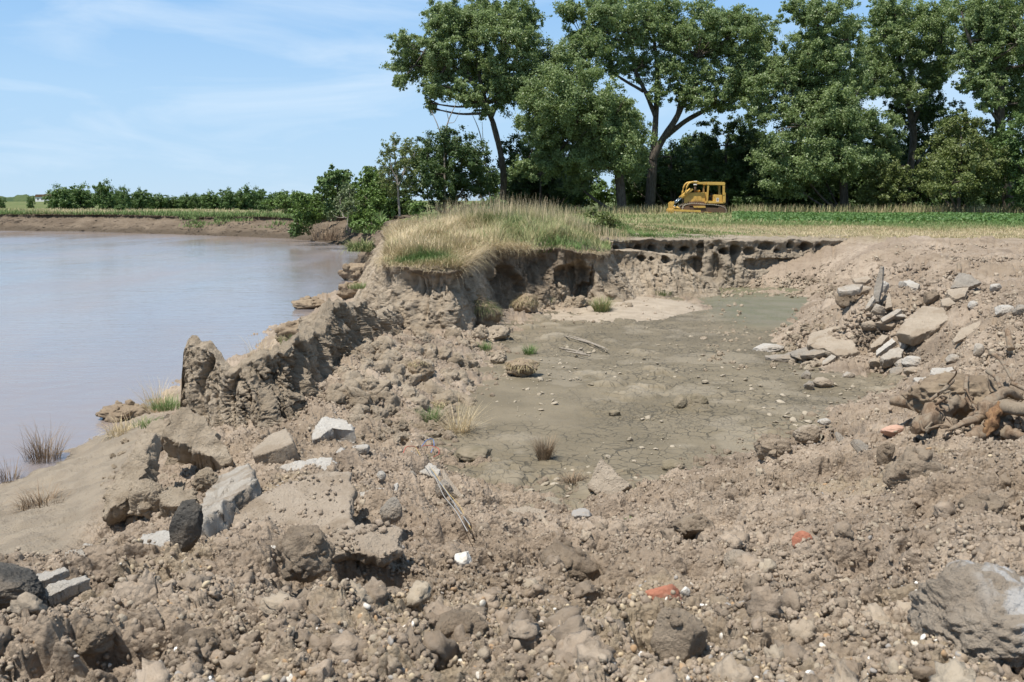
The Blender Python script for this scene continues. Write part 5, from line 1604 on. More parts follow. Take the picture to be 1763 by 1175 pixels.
    for i, (b, lab) in enumerate([((225, 826, 285, 902), 'rounded lump of earth in the middle of the slump'), ((285, 775, 330, 812), 'dark hollowed lump under the large tilted block'), ((334, 806, 380, 850), 'small lump of earth above the concrete beam')]):
        K('earth_block', lab, 'earth block', b, 'bank', 136 + i, sub=6, facets=8, soft=0.1, rough=0.12, sink=0.2, depth=0.9, tilt=(0.3, -0.1, 0.2)[i])
    rg = R(77)
    same = 'dry tan lump of earth on the rubble slope below the grassy bank'
    spots = [(700, 612, 748, 655), (690, 662, 728, 700), (650, 668, 680, 700), (648, 610, 680, 640), (600, 600, 630, 628), (664, 600, 690, 622), (620, 648, 652, 676), (580, 660, 606, 684), (728, 652, 752, 676), (760, 640, 790, 662), (594, 712, 622, 734), (640, 700, 668, 722), (672, 722, 700, 742), (700, 700, 722, 720), (576, 630, 600, 652), (636, 586, 660, 606), (724, 590, 752, 610), (770, 610, 796, 630), (668, 640, 694, 662), (608, 682, 634, 704)]
    for i, b in enumerate(spots):
        K('earth_lump', same, 'earth lump', b, 'bank', 150 + i, 'lumps of earth on the rubble slope', sub=5, facets=8, soft=0.04, rough=0.13, tilt=rg.uniform(-0.5, 0.5), sink=0.25)
    for i, (b, lab) in enumerate([((812, 560, 842, 592), 'brown lump of earth below the big tuft of sod'), ((836, 562, 880, 592), 'pale lumpy block right of the brown lump under the sod'), ((842, 604, 872, 630), 'low lump of earth on the mud edge left of the trailing sod'),
                                  ((950, 490, 982, 520), 'pointed lump of earth in front of the dark cave'), ((1010, 492, 1030, 520), 'narrow lump of earth right of the dark cave'), ((1030, 498, 1066, 522), 'broken lump at the foot of the bare wedge'), ((972, 512, 1018, 532), 'flat lump tilted over a shadow on the sand'), ((880, 496, 912, 520), 'lump of earth under the shaded wall')]):
        K('earth_block', lab, 'earth block', b, 'bank', 180 + i, sub=5, facets=8, soft=0.2, rough=0.15)
    for i, (b, lab) in enumerate([((474, 552, 560, 600), 'dark slumped lump of bank at the river edge behind the ridge'), ((500, 514, 566, 534), 'long low mud bank reaching into the river'), ((168, 698, 252, 726), 'low hump of mud at the water near the green tuft'), ((580, 480, 640, 516), 'jumble of brown earth below the left end of the grassy block'), ((586, 452, 650, 486), 'upper lump of brown earth beside the grassy block')]):
        K('mud_bank', lab, 'mud bank', b, 'bank_brown', 190 + i, sub=5, facets=9, soft=0.5, rough=0.2, depth=0.7, sink=0.2)


build_clods()
build_stones()
soil_on([(596, 812), (604, 905), (560, 916), (450, 918), (362, 922), (378, 896), (445, 858), (500, 826), (560, 815)], (500, 900), (-0.02, -0.30, 0.95), 0.03, 420, 41, 0.004, 0.022)
soil_on([(560, 928), (600, 908), (660, 900), (690, 912), (688, 945), (660, 962), (610, 950), (565, 952)], (630, 985), (0.02, -0.38, 0.92), 0.17, 380, 42, 0.004, 0.025)
soil_on([(1588, 526), (1636, 548), (1604, 570), (1572, 580), (1542, 572), (1560, 550)], (1580, 590), (-0.25, -0.42, 0.87), 0.25, 160, 44, 0.01, 0.05)
soil_on([(1476, 559), (1488, 566), (1470, 590), (1445, 612), (1404, 598), (1392, 592), (1430, 574)], (1440, 612), (-0.15, -0.28, 0.93), 0.08, 160, 45, 0.01, 0.05)
scatter('soil_clods', M['clod'], np.array([a for a, b in SOIL_ON]), np.array([b for a, b in SOIL_ON]), [lump_proto(2, 60 + k, 8, 0.08, 0.34, 3.4) for k in range(10)], 'crumbs of brown soil lying on the broken slabs', 'soil crumbs', 950, sink=0.25)

# ------------------------------------------------------------------ grass
def blades(root, az, length, elev, bend, width, nseg=4):
    """Vertices and quads of tapering ribbons. elev: start angle above level, bend: total drop of that angle."""
    n = len(root)
    t = np.linspace(0, 1, nseg + 1)
    e = elev[:, None] - bend[:, None] * t[None, :] ** 1.3
    st = length[:, None] / nseg
    hx = np.concatenate([np.zeros((n, 1)), np.cumsum(np.cos(e[:, :-1]) * st, 1)], 1)
    hz = np.concatenate([np.zeros((n, 1)), np.cumsum(np.sin(e[:, :-1]) * st, 1)], 1)
    ca, sa = np.cos(az)[:, None], np.sin(az)[:, None]
    X, Y, Z = root[:, 0:1] + hx * ca, root[:, 1:2] + hx * sa, root[:, 2:3] + hz
    w = width[:, None] * (1 - t[None, :] ** 1.5 * 0.85) * 0.5
    L = np.stack([X - sa * w, Y + ca * w, Z], -1)
    Rr = np.stack([X + sa * w, Y - ca * w, Z], -1)
    V = np.stack([L, Rr], 2).reshape(n, -1, 3)
    m = (nseg + 1) * 2
    q = np.array([[2 * k, 2 * k + 1, 2 * k + 3, 2 * k + 2] for k in range(nseg)])
    F = (q[None] + (np.arange(n) * m)[:, None, None]).reshape(-1, 4)
    return V.reshape(-1, 3), F, m


def grass_obj(name, parts, label, cat, kind='stuff', parent=None, loc=None, mat='grass'):
    VV, FF, TT, off = [], [], [], 0
    for (root, az, ln, el, bd, wd, tint) in parts:
        if not len(root):
            continue
        V, F, m = blades(root, az, ln, el, bd, wd)
        VV.append(V)
        FF.append(F + off)
        TT.append(np.repeat(tint, m))
        off += len(V)
    V = np.concatenate(VV)
    if loc is not None:
        V = V - np.asarray(loc)
    me = mesh_np(name, V, np.concatenate(FF), M[mat], {'tint': np.clip(np.concatenate(TT), 0, 1)}, smooth=False)
    o = link(name, me, parent, loc if parent is None else None)
    return tag(o, label, cat, None, kind)


BLOCK_POLY = [(p[0], p[1]) for p in BLOCK_EDGE] + [(3.6, 36), (3.6, 44), (-4, 50)]


def block_top(x, y):
    sd = sdpoly(x, y, BLOCK_POLY)
    k = np.clip(sd / 0.9, 0, 1) ** 0.5
    return plateau_z(x, y) * k + (-0.14) * (1 - k) + 0.02, sd


def build_grass():
    rg = R(1200)
    # the grassy block and the mound behind it
    n = 200000
    y = 20.8 + 24 * rg.rand(n) ** 1.35
    x = rg.uniform(-5.5, 11.0, n)
    z, sd = block_top(x, y)
    right = (x > 2.6) & (y > 33.8)
    keep = ((sd > 0.0) & (x > -5.2)) | (right & (rg.rand(n) < sstep(7.5 + (y - 34) * 0.9, 4.5 + (y - 34) * 0.5, x)))
    z = np.where(right, plateau_z(x, y) + 0.0, z)
    x, y, z, sd = x[keep], y[keep], z[keep], sd[keep]
    n = len(x)
    px = 881.5 + FPX * x / y
    clump = fbm2(x * 1.6, y * 1.6, 4, 1210)
    tint = 0.80 + 0.16 * clump + 0.10 * rg.normal(size=n)
    gmask = np.exp(-((x + 1.85) / 0.75) ** 2 - ((y - 21.9) / 0.7) ** 2) * 0.75 + 0.62 * sstep(-1.2, 0.6, x + 0.3 + 0.8 * clump) * sstep(25.5, 27.5, y) * (0.55 + 0.45 * sstep(-0.4, 0.4, fbm2(x * 0.7, y * 0.7, 3, 1213)))
    gmask += 0.3 * (rg.rand(n) < 0.12)
    tint -= gmask * (0.75 + 0.25 * rg.rand(n))
    tint -= 0.35 * sstep(2.2, 4.0, x)
    h = 0.30 + 0.18 * clump + 0.14 * rg.rand(n)
    h = np.clip(h, 0.16, 0.9) * (0.45 + 0.55 * sstep(0.0, 0.7, sd + (y > 24))) * (1 - 0.62 * np.exp(-((x + 1.9) / 1.0) ** 2 - ((y - 21.6) / 0.75) ** 2))
    h *= 1 - 0.5 * sstep(1.5, 4, x) - 0.25 * sstep(5, 8, x)
    h *= np.where(y < 34.2, 0.25 + 0.75 * sstep(3.3, 1.3, x), 1)
    az = rg.uniform(0, 2 * math.pi, n)
    lean = fbm2(x * 0.9 + 30, y * 0.9, 3, 1215) * 3.0
    use = rg.rand(n) < 0.6
    az = np.where(use, -0.6 + lean, az)
    el = 1.35 - 0.5 * np.abs(rg.normal(size=n)) * 0.7
    bd = 0.3 + 0.9 * rg.rand(n)
    parts = [(np.stack([x, y, z], 1), az, h, el, bd, 0.012 + 0.010 * rg.rand(n), tint)]
    # straw hanging over the edge
    xy, zt, nn, s = BLOCK_PATH
    m = 9000
    i = rg.randint(int(len(s) * 0.40), int(len(s) * 0.93), m)
    hang = 0.55 + 0.45 * vn2(s[i] * 1.3, s[i] * 0, 1221)
    keep = rg.rand(m) < hang
    i = i[keep]
    m = len(i)
    u = rg.uniform(-0.05, 0.45, m)
    x, y = xy[i, 0] - nn[i, 0] * u, xy[i, 1] - nn[i, 1] * u
    root = np.stack([x, y, zt[i] + 0.02 + 0.05 * rg.rand(m)], 1)
    az = np.arctan2(nn[i, 1], nn[i, 0]) + rg.normal(0, 0.55, m)
    ln = rg.uniform(0.10, 0.30, m) * (0.7 + 0.6 * hang[keep])
    parts.append((root, az, ln, rg.uniform(-0.2, 0.8, m), rg.uniform(0.9, 2.4, m), 0.007 + 0.006 * rg.rand(m), 0.86 + 0.1 * rg.normal(size=m)))
    # a long straw curtain at the right corner of the block and over the shaded wall
    for (pxa, pxb, cnt, l0, l1) in ((785, 832, 1300, 0.35, 0.8), (850, 912, 900, 0.25, 0.6), (650, 668, 300, 0.3, 0.6)):
        q = 881.5 + FPX * xy[:, 0] / xy[:, 1]
        ok = np.where((q > pxa) & (q < pxb) & (np.arange(len(s)) > len(s) * 0.40) & (np.arange(len(s)) < len(s) * 0.95))[0]
        if not len(ok):
            continue
        i = rg.choice(ok, cnt)
        u = rg.uniform(-0.1, 0.5, cnt)
        root = np.stack([xy[i, 0] - nn[i, 0] * u, xy[i, 1] - nn[i, 1] * u, zt[i] + 0.12 * rg.rand(cnt)], 1)
        az = np.arctan2(nn[i, 1], nn[i, 0]) + rg.normal(0.15, 0.4, cnt)
        parts.append((root, az, rg.uniform(l0, l1, cnt), rg.uniform(0.0, 0.9, cnt), rg.uniform(1.0, 2.3, cnt), 0.007 + 0.006 * rg.rand(cnt), 0.88 + 0.09 * rg.normal(size=cnt)))
    grass_obj('mound_grass', parts, 'tall straw coloured and green grass on the mound and hanging over the bank', 'grass')
    # seed stalks along the skyline of the mound
    n = 1500
    x, y = rg.uniform(-2.6, 3.6, n), rg.uniform(29.5, 36, n)
    z = np.where(x > 3, plateau_z(x, y), block_top(x, y)[0])
    parts = [(np.stack([x, y, z], 1), rg.uniform(0, 6.3, n), rg.uniform(0.7, 1.05, n) * (1 - 0.6 * sstep(1.0, 3.4, x)), rg.uniform(1.2, 1.55, n), rg.uniform(0.1, 0.5, n), np.full(n, 0.012), rg.uniform(0.7, 0.95, n))]
    grass_obj('seed_stalks', parts, 'thin tan seed stalks standing above the mound grass', 'grass')

    # short dry grass of the field, then green growth, then weeds along the trees
    n = 120000
    y = 34.2 + 24 * rg.rand(n) ** 1.1
    x = rg.uniform(2.5, 34, n)
    z = plateau_z(x, y)
    edge = 34.3 + 1.2 * fbm2(x * 0.3, x * 0 + 3, 3, 1230) + np.where(x > 12.5, -0.9, 0)
    bare = fbm2(x * 0.22, y * 0.7, 4, 1231)
    keep = (y > edge) & (rg.rand(n) < np.clip(1.05 - 1.7 * sstep(0.05, 0.5, bare) * sstep(42, 37, y), 0.05, 1)) & (ground_base(x, y) > -0.25)
    x, y, z = x[keep], y[keep], z[keep]
    n = len(x)
    g = sstep(44, 54, y + 2.2 * fbm2(x * 0.25, y * 0.25, 3, 1233))
    tint = 0.88 - 0.72 * g - 0.25 * (rg.rand(n) < 0.25) + 0.10 * rg.normal(size=n)
    h = (0.06 + 0.08 * rg.rand(n)) * (1 + 0.8 * g)
    parts = [(np.stack([x, y, z], 1), rg.uniform(0, 6.3, n), h, rg.uniform(0.3, 1.4, n), rg.uniform(0.2, 1.2, n), 0.014 + 0.010 * rg.rand(n), tint)]
    grass_obj('field_grass', parts, 'short dry grass turning green across the field', 'grass')
    n = 90000
    y = 51 + 47 * rg.rand(n)
    x = (rg.uniform(-0.10, 0.62, n)) * y
    keep = (ground_base(x, y) > -0.3) & ((x > 2) | (y > 52))
    x, y = x[keep], y[keep]
    n = len(x)
    z = plateau_z(x, y)
    left = sstep(22, 12, x)
    tint = 0.18 + 0.22 * left + 0.16 * rg.normal(size=n) + 0.25 * sstep(0.1, 0.5, fbm2(x * 0.1, y * 0.3, 3, 1241)) * left
    h = (0.10 + 0.16 * rg.rand(n)) * (1 + 0.7 * left)
    parts = [(np.stack([x, y, z], 1), rg.uniform(0, 6.3, n), h, rg.uniform(0.15, 1.15, n), rg.uniform(0.2, 1.6, n), 0.035 + 0.03 * rg.rand(n), tint + 0.3 * sstep(0.15, 0.6, fbm2(x * 0.04, y * 0.3, 3, 1245)))]
    n = 9000
    y = rg.uniform(90, 97, n)
    x = rg.uniform(-0.06, 0.62, n) * y
    keep = ~((x > 14) & (x < 20.5) & (y < 93.5))
    x, y = x[keep], y[keep]
    n = len(x)
    parts.append((np.stack([x, y, plateau_z(x, y)], 1), rg.uniform(0, 6.3, n), rg.uniform(0.5, 1.15, n), rg.uniform(1.1, 1.55, n), rg.uniform(0.1, 0.8, n), 0.03 + 0.03 * rg.rand(n), rg.uniform(0.35, 0.9, n)))
    grass_obj('field_growth', parts, 'green weeds and grass across the far field', 'grass')
    # leafy crop on the right
    n = 42000
    y = rg.uniform(55, 88, n)
    x = rg.uniform(0.22, 0.64, n) * y
    row = 0.5 + 0.5 * np.cos((y * 0.9 - x * 0.25) * 2 * math.pi / 2.2)
    keep = rg.rand(n) < 0.25 + 0.75 * row
    x, y = x[keep], y[keep]
    V, F = leaf_quads(np.stack([x, y, plateau_z(x, y) + 0.10 + 0.16 * rg.rand(len(x))], 1), rg.uniform(0.07, 0.13, len(x)), rg, np.array([0, 0, 1.0]), 1.1)
    me = mesh_np('crop_leaves', V, F, M['crop_leaf'], None, False)
    tag(link('crop_leaves', me), 'dark green leafy crop in the field before the trees', 'crop', kind='stuff')
    # the far side of the river
    xy, zt, nn, s = FAR_PATH
    n = 80000
    i = rg.randint(0, len(s), n)
    u = -0.3 + 38 * rg.rand(n) ** 1.8
    x, y = xy[i, 0] - nn[i, 0] * u, xy[i, 1] - nn[i, 1] * u
    keep = (np.abs(x / y) < 0.75) & (x / y < -0.13)
    x, y, u, i = x[keep], y[keep], u[keep], i[keep]
    n = len(x)
    z = plateau_z(x, y)
    strip = sstep(3, 14, u + 5 * fbm2(x * 0.06, y * 0.06, 3, 1251))
    tint = 0.22 + 0.58 * strip * (0.5 + 0.5 * sstep(-0.3, 0.3, fbm2(x * 0.05, y * 0.05, 3, 1253))) + 0.13 * rg.normal(size=n)
    parts = [(np.stack([x, y, z], 1), rg.uniform(0, 6.3, n), rg.uniform(0.25, 0.9, n), rg.uniform(0.6, 1.5, n), rg.uniform(0.1, 1.4, n), 0.06 + 0.06 * rg.rand(n), tint)]
    # tufts of green down the face of the far bank
    n = 160
    k = rg.randint(int(len(s) * 0.3), int(len(s) * 0.95), n)
    for kk in k:
        if vn2(np.array([s[kk] * 0.05]), np.array([2.0]), 1257)[0] < -0.1:
            continue
        c = 26
        uu = rg.uniform(0.4, 2.6)
        bx, by = xy[kk, 0] + nn[kk, 0] * uu + rg.normal(0, 0.7, c), xy[kk, 1] + nn[kk, 1] * uu + rg.normal(0, 0.5, c)
        bz = zt[kk] - (zt[kk] + 3.0) * min(1, (uu / 3.6) ** 0.75) + 0.35
        parts.append((np.stack([bx, by, np.full(c, bz)], 1), rg.uniform(0, 6.3, c), rg.uniform(0.3, 0.7, c), rg.uniform(0.7, 1.5, c), rg.uniform(0.2, 1.2, c), np.full(c, 0.12), rg.uniform(0.05, 0.4, c)))
    grass_obj('far_bank_grass', parts, 'rough green and straw grass along the far bank of the river', 'grass')


# ------------------------------------------------------------------ trees
def leaf_quads(pos, size, rg, outward, spread=1.0):
    """Kite shaped leaves at pos facing roughly along outward (one vector or one each)."""
    n = len(pos)
    nv = np.broadcast_to(outward, (n, 3)) + rg.normal(size=(n, 3)) * spread
    nv /= np.linalg.norm(nv, axis=1)[:, None] + 1e-9
    a = rg.normal(size=(n, 3))
    a -= nv * (a * nv).sum(1)[:, None]
    a /= np.linalg.norm(a, axis=1)[:, None] + 1e-9
    b = np.cross(nv, a)
    s = np.asarray(size)[:, None]
    fold = nv * s * 0.12
    V = np.stack([pos - a * s, pos + b * s * 0.62 + fold - a * s * 0.15, pos + a * s, pos - b * s * 0.62 + fold - a * s * 0.15], 1)
    F = np.arange(n * 4).reshape(n, 4)
    return V.reshape(-1, 3), F


def tube_np(pts, rad, n=9, seed=0, rough=0.08):
    pts = np.asarray(pts, float)
    # smooth the joints
    m = max(8, len(pts) * 5)
    seg = np.concatenate([[0], np.cumsum(np.linalg.norm(np.diff(pts, axis=0), axis=1))])
    s = np.linspace(0, seg[-1], m)
    p = np.stack([np.interp(s, seg, pts[:, k]) for k in range(3)], 1)
    r = np.interp(s, seg, rad)
    for _ in range(3):
        p[1:-1] = 0.25 * p[:-2] + 0.5 * p[1:-1] + 0.25 * p[2:]
    t = np.gradient(p, axis=0)
    t /= np.linalg.norm(t, axis=1)[:, None] + 1e-9
    ref = np.array([0.31, 0.95, 0.1]) if abs(t[:, 1]).mean() < 0.8 else np.array([1.0, 0.1, 0.1])
    a = np.cross(t, ref)
    a /= np.linalg.norm(a, axis=1)[:, None] + 1e-9
    b = np.cross(t, a)
    th = np.arange(n) * 2 * math.pi / n
    rr = r[:, None] * (1 + rough * fbm2(np.repeat(s[:, None] / max(seg[-1], 0.1) * 8, n, 1), np.repeat((th * 1.2)[None, :], m, 0), 3, seed))
    V = p[:, None, :] + a[:, None, :] * (np.cos(th)[None, :, None] * rr[..., None]) + b[:, None, :] * (np.sin(th)[None, :, None] * rr[..., None])
    return V.reshape(-1, 3), grid_faces(m, n, wrap=True)


def crown_leaves(clumps, rg, leaf, dens, nsub=22, sub=0.34, up=0.5, spread=0.8):
    """clumps: centre (3), radii (3). Leaves sit on many small tufts spread through each clump."""
    PP, NN, SS = [], [], []
    for c, r in clumps:
        c, r = np.asarray(c), np.asarray(r)
        vol = (r[0] * r[2])
        k = max(9, int(nsub * (0.7 + 0.6 * rg.rand())))
        d = rg.normal(size=(k, 3))
        d /= np.linalg.norm(d, axis=1)[:, None]
        d *= (rg.uniform(0.1, 1.5, k) ** 0.6)[:, None]
        sc = d * r
        sr = r.mean() * sub * rg.uniform(0.35, 1.35, k)
        n = int(vol * dens)
        pr = sr ** 2 / (sr ** 2).sum()
        w = rg.choice(k, n, p=pr)
        e = rg.normal(size=(n, 3))
        e /= np.linalg.norm(e, axis=1)[:, None]
        e *= (rg.rand(n) ** 0.6 * (0.8 + 0.7 * rg.rand(n) ** 3))[:, None]
        st = rg.uniform(0.5, 1.5, (k, 3))
        e = e * st[w]
        e[:, 2] *= 0.8
        p = c + sc[w] + e * sr[w][:, None]
        PP.append(p)
        NN.append(e * 0.7 + d[w] * 0.45 + np.array([0, 0, up]))
        SS.append(leaf * rg.uniform(0.65, 1.25, n))
    P_, N_, S_ = np.concatenate(PP), np.concatenate(NN), np.concatenate(SS)
    return leaf_quads(P_, S_, rg, N_, spread)


def px_tree(name, label, cat, dist, base, trunks, clumps, leafmat, leaf=0.104, dens=330, seed=1, barkmat='bark', group=None, depth=0.85, extra_twigs=0, fill=1.0):
    """A tree standing at ground distance dist. trunks: lists of (px, py, half width px); clumps: (px, py, rx, ry) read off the photograph, given depth at random."""
    rg = R(seed)
    b = PD(base[0], base[1], dist)
    b[2] = float(plateau_z(np.array([b[0]]), np.array([dist]))[0]) - 0.1
    o = empty(name, b)
    mpp = dist / FPX
    TV, TF, off = [], [], 0
    nodes = []

    def add(pts, rad, k):
        nonlocal off
        V, F = tube_np(pts, rad, 9, seed + k)
        TV.append(V - b)
        TF.append(F + off)
        off += len(V)
    for k, tr in enumerate(trunks):
        dy = np.cumsum(rg.normal(0, 0.35, len(tr))) * (0 if k == 0 else 1)
        pts = [PD(q[0], q[1], dist + dy[i]) for i, q in enumerate(tr)]
        if k == 0:
            pts[0][2] = b[2]
        add(pts, [q[2] * mpp * 0.68 for q in tr], k)
        nodes += [(p, q[2] * mpp) for p, q in zip(pts, tr)]
    world = []
    if len(clumps) > 11:
        clumps = clumps + [(cx + rg.uniform(-0.85, 0.85) * rx, cy + rg.uniform(-0.5, 0.9) * ry, rx * 0.72, ry * 0.72) for cx, cy, rx, ry in clumps if rg.rand() < fill]
    for k, (cx, cy, rx, ry) in enumerate(clumps):
        dd = rg.uniform(-1, 1) * depth * (2.0 + rx * mpp)
        c = PD(cx, cy, dist + dd)
        r = np.array([rx * mpp, (rx + ry) * 0.5 * mpp, ry * mpp])
        world.append((c, r))
        best = min(nodes, key=lambda q: np.linalg.norm(q[0] - c) + (2.5 if q[0][2] > c[2] else 0))
        mid = best[0] * 0.5 + c * 0.5 + np.array([0, 0, -0.06 * np.linalg.norm(c - best[0])])
        r0 = min(best[1] * 0.6, 0.16)
        add([best[0], mid, c], [r0, r0 * 0.65, r0 * 0.3], 50 + k)
        for j in range(3 + extra_twigs):
            e = rg.normal(size=3)
            e /= np.linalg.norm(e)
            q = c + e * r * 0.85
            add([mid * 0.35 + c * 0.65, (c + q) / 2 + np.array([0, 0, 0.1]), q], [r0 * 0.4, r0 * 0.28, 0.015], 200 + k * 7 + j)
    link('trunk', mesh_np('trunk', np.concatenate(TV), np.concatenate(TF), M[barkmat]), o)
    if world:
        V, F = crown_leaves(world, rg, leaf, dens * 5.6, 46, 0.30)
        link('crown', mesh_np('crown', V - b, F, M[leafmat], None, False), o)
    return tag(o, label, cat, group)


def bush_proto(seed, mat, leaf, n_clump, w, h, dens, bark='bark', low=0.12):
    """A bushy tree about w wide and h tall in its own space: mesh data for trunk and crown."""
    rg = R(seed)
    cl, TV, TF, off = [], [], [], 0
    for k in range(n_clump):
        t = (k + 0.5) / n_clump
        z = h * (low + (0.93 - low) * t)
        rad = w * 0.5 * math.sin(math.pi * (0.22 + 0.66 * t)) * 0.95
        a = k * 2.4 + rg.uniform(-0.5, 0.5)
        q = rg.uniform(0.25, 0.85)
        c = np.array([math.cos(a) * rad * q, math.sin(a) * rad * q, z])
        s = w * rg.uniform(0.16, 0.27)
        cl.append((c, np.array([s, s, s * 0.85])))
        V, F = tube_np([(0, 0, z * 0.25), c * np.array([0.4, 0.4, 0.75]), c], [0.06, 0.045, 0.015], 6, seed + k)
        TV.append(V)
        TF.append(F + off)
        off += len(V)
    V, F = tube_np([(0, 0, -0.2), (rg.normal(0, 0.1), rg.normal(0, 0.1), h * 0.4), (0, 0, h * 0.8)], [0.035 * h, 0.025 * h, 0.008 * h], 8, seed)
    TV.append(V)
    TF.append(F + off)
    V, F = crown_leaves(cl, rg, leaf, dens, 16, 0.42)
    return mesh_np('trunk', np.concatenate(TV), np.concatenate(TF), M[bark]), mesh_np('crown', V, F, M[mat], None, False)


def put_bush(proto, name, label, cat, px, dist, wpx, top, base_w, base_h, group=None, rz=0.0, z=None):
    b = PD(px, 350, dist)
    b[2] = (float(plateau_z(np.array([b[0]]), np.array([dist]))[0]) if z is None else z) - 0.05
    o = empty(name, b, rz)
    wm = wpx * dist / FPX
    hm = PD(px, top, dist)[2] - b[2]
    o.scale = (wm / base_w, wm / base_w, hm / base_h)
    for nm, me in zip(('trunk', 'crown'), proto):
        link(nm, me, o)
    return tag(o, label, cat, group)


def build_trees():
    T = px_tree
    c = 'cottonwood'
    g = 'big cottonwoods along the field'
    T('cottonwood_tree', 'tall cottonwood with a bare curving trunk, first of the row beside the river', 'tree', 99, (862, 352),
      [[(863, 352, 9), (868, 310, 8), (862, 262, 7.5), (849, 212, 7)], [(849, 212, 6.5), (836, 180, 6), (812, 140, 5), (772, 108, 4), (730, 90, 2)], [(842, 195, 5.5), (826, 140, 5), (820, 90, 4), (815, 40, 2)], [(846, 205, 4), (868, 150, 3.5), (890, 90, 2.5)]],
      [(704, 112, 32, 26), (700, 76, 22, 22), (688, 140, 14, 12), (735, 95, 34, 28), (770, 75, 38, 34), (762, 36, 30, 28), (795, 22, 40, 24), (840, 18, 38, 24), (880, 28, 36, 28), (905, 22, 18, 20), (815, 62, 44, 34), (862, 70, 44, 38), (898, 70, 26, 32), (800, 112, 34, 26), (840, 112, 36, 30), (872, 118, 32, 30), (742, 150, 20, 14), (740, 178, 11, 14), (776, 148, 34, 16), (808, 166, 24, 18), (760, 128, 24, 16), (845, 158, 26, 24), (832, 190, 15, 13), (872, 165, 26, 28)], c, seed=21, group=g)
    T('cottonwood_tree', 'leafy cottonwood hanging low over a dark hollow in the middle of the row', 'tree', 96, (1070, 352),
      [[(1072, 352, 13), (1066, 300, 11), (1050, 240, 8), (1020, 180, 5), (990, 130, 3)], [(1064, 290, 7), (1072, 240, 6), (1062, 190, 3)], [(1055, 260, 6), (990, 230, 4), (940, 190, 3)]],
      [(905, 150, 30, 34), (918, 205, 34, 40), (940, 112, 44, 34), (952, 165, 46, 42), (985, 118, 44, 36), (1000, 175, 50, 44), (940, 245, 34, 34), (985, 235, 46, 40), (1030, 215, 44, 40), (1062, 190, 36, 38), (1060, 240, 48, 42), (1020, 270, 44, 32), (1085, 225, 32, 40), (1075, 280, 40, 28), (975, 280, 40, 26), (1010, 80, 34, 28), (925, 290, 30, 24), (985, 310, 26, 18)], c, seed=22, group=g)
    T('cottonwood_tree', 'big cottonwood with several dark trunks forking behind the bulldozer', 'tree', 102, (1118, 352),
      [[(1118, 352, 14), (1122, 300, 12), (1126, 250, 9), (1130, 190, 7), (1132, 120, 5.5), (1124, 50, 3)], [(1124, 275, 10), (1140, 240, 8.5), (1162, 210, 7.5), (1184, 160, 5.5), (1200, 100, 3)], [(1146, 236, 7), (1180, 208, 6), (1230, 182, 4.5), (1290, 150, 2.5)], [(1128, 200, 6), (1112, 160, 5), (1092, 120, 4.5), (1088, 70, 3.5), (1070, 25, 2)], [(1108, 158, 4), (1060, 130, 3), (1020, 90, 2)]],
      [(978, 22, 26, 16), (1010, 14, 34, 22), (1050, 20, 36, 26), (1095, 14, 40, 28), (1140, 18, 40, 30), (1165, 40, 28, 30), (1000, 58, 30, 18), (1045, 62, 36, 28), (1090, 60, 36, 32), (1150, 75, 34, 30), (1062, 105, 30, 24), (1165, 115, 28, 24), (1205, 70, 32, 34), (1240, 42, 36, 28), (1275, 50, 36, 32), (1312, 62, 30, 26), (1240, 88, 38, 32), (1285, 95, 40, 30), (1215, 130, 36, 30), (1262, 135, 44, 28), (1320, 120, 26, 30), (1190, 160, 24, 24), (1232, 170, 34, 20), (1285, 165, 34, 20), (1108, 110, 26, 26), (1140, 150, 16, 24), (1215, 16, 26, 18)], c, seed=23, group=g, dens=290)
    T('cottonwood_tree', 'dense tall cottonwood to the right behind the bulldozer, branches down to the ground', 'tree', 98, (1455, 354),
      [[(1455, 354, 12), (1452, 300, 10), (1440, 220, 8), (1425, 120, 6), (1405, 30, 3)], [(1446, 250, 6), (1400, 190, 5), (1350, 140, 3)], [(1440, 200, 5), (1470, 140, 4), (1460, 70, 2)]],
      [(1372, 16, 26, 18), (1405, 14, 34, 22), (1440, 30, 30, 28), (1460, 58, 18, 22), (1400, 55, 40, 32), (1385, 95, 40, 30), (1430, 90, 44, 34), (1350, 120, 30, 28), (1400, 135, 46, 34), (1450, 130, 42, 36), (1355, 165, 40, 30), (1410, 180, 50, 36), (1465, 180, 46, 38), (1370, 215, 50, 34), (1430, 230, 52, 36), (1490, 225, 40, 36), (1340, 262, 46, 32), (1400, 275, 52, 34), (1465, 270, 46, 32), (1510, 262, 30, 26), (1350, 305, 40, 30), (1420, 310, 44, 28), (1305, 190, 26, 24), (1312, 148, 22, 22)], c, seed=24, group=g)
    T('cottonwood_tree', 'cottonwood with sky showing under its lifted branches, left of the last of the row', 'tree', 105, (1560, 354),
      [[(1562, 354, 10), (1566, 300, 9), (1575, 230, 8), (1560, 160, 6), (1545, 80, 4), (1540, 20, 2)], [(1572, 210, 6), (1600, 150, 4.5), (1620, 90, 3)], [(1566, 180, 5), (1510, 150, 3)]],
      [(1515, 22, 26, 22), (1550, 24, 36, 26), (1590, 22, 36, 26), (1622, 40, 26, 28), (1520, 62, 32, 28), (1565, 66, 42, 34), (1610, 82, 34, 30), (1545, 108, 42, 28), (1595, 118, 36, 26), (1515, 140, 32, 24), (1560, 148, 38, 22), (1618, 132, 22, 20), (1490, 95, 24, 22)], c, seed=25, group=g)
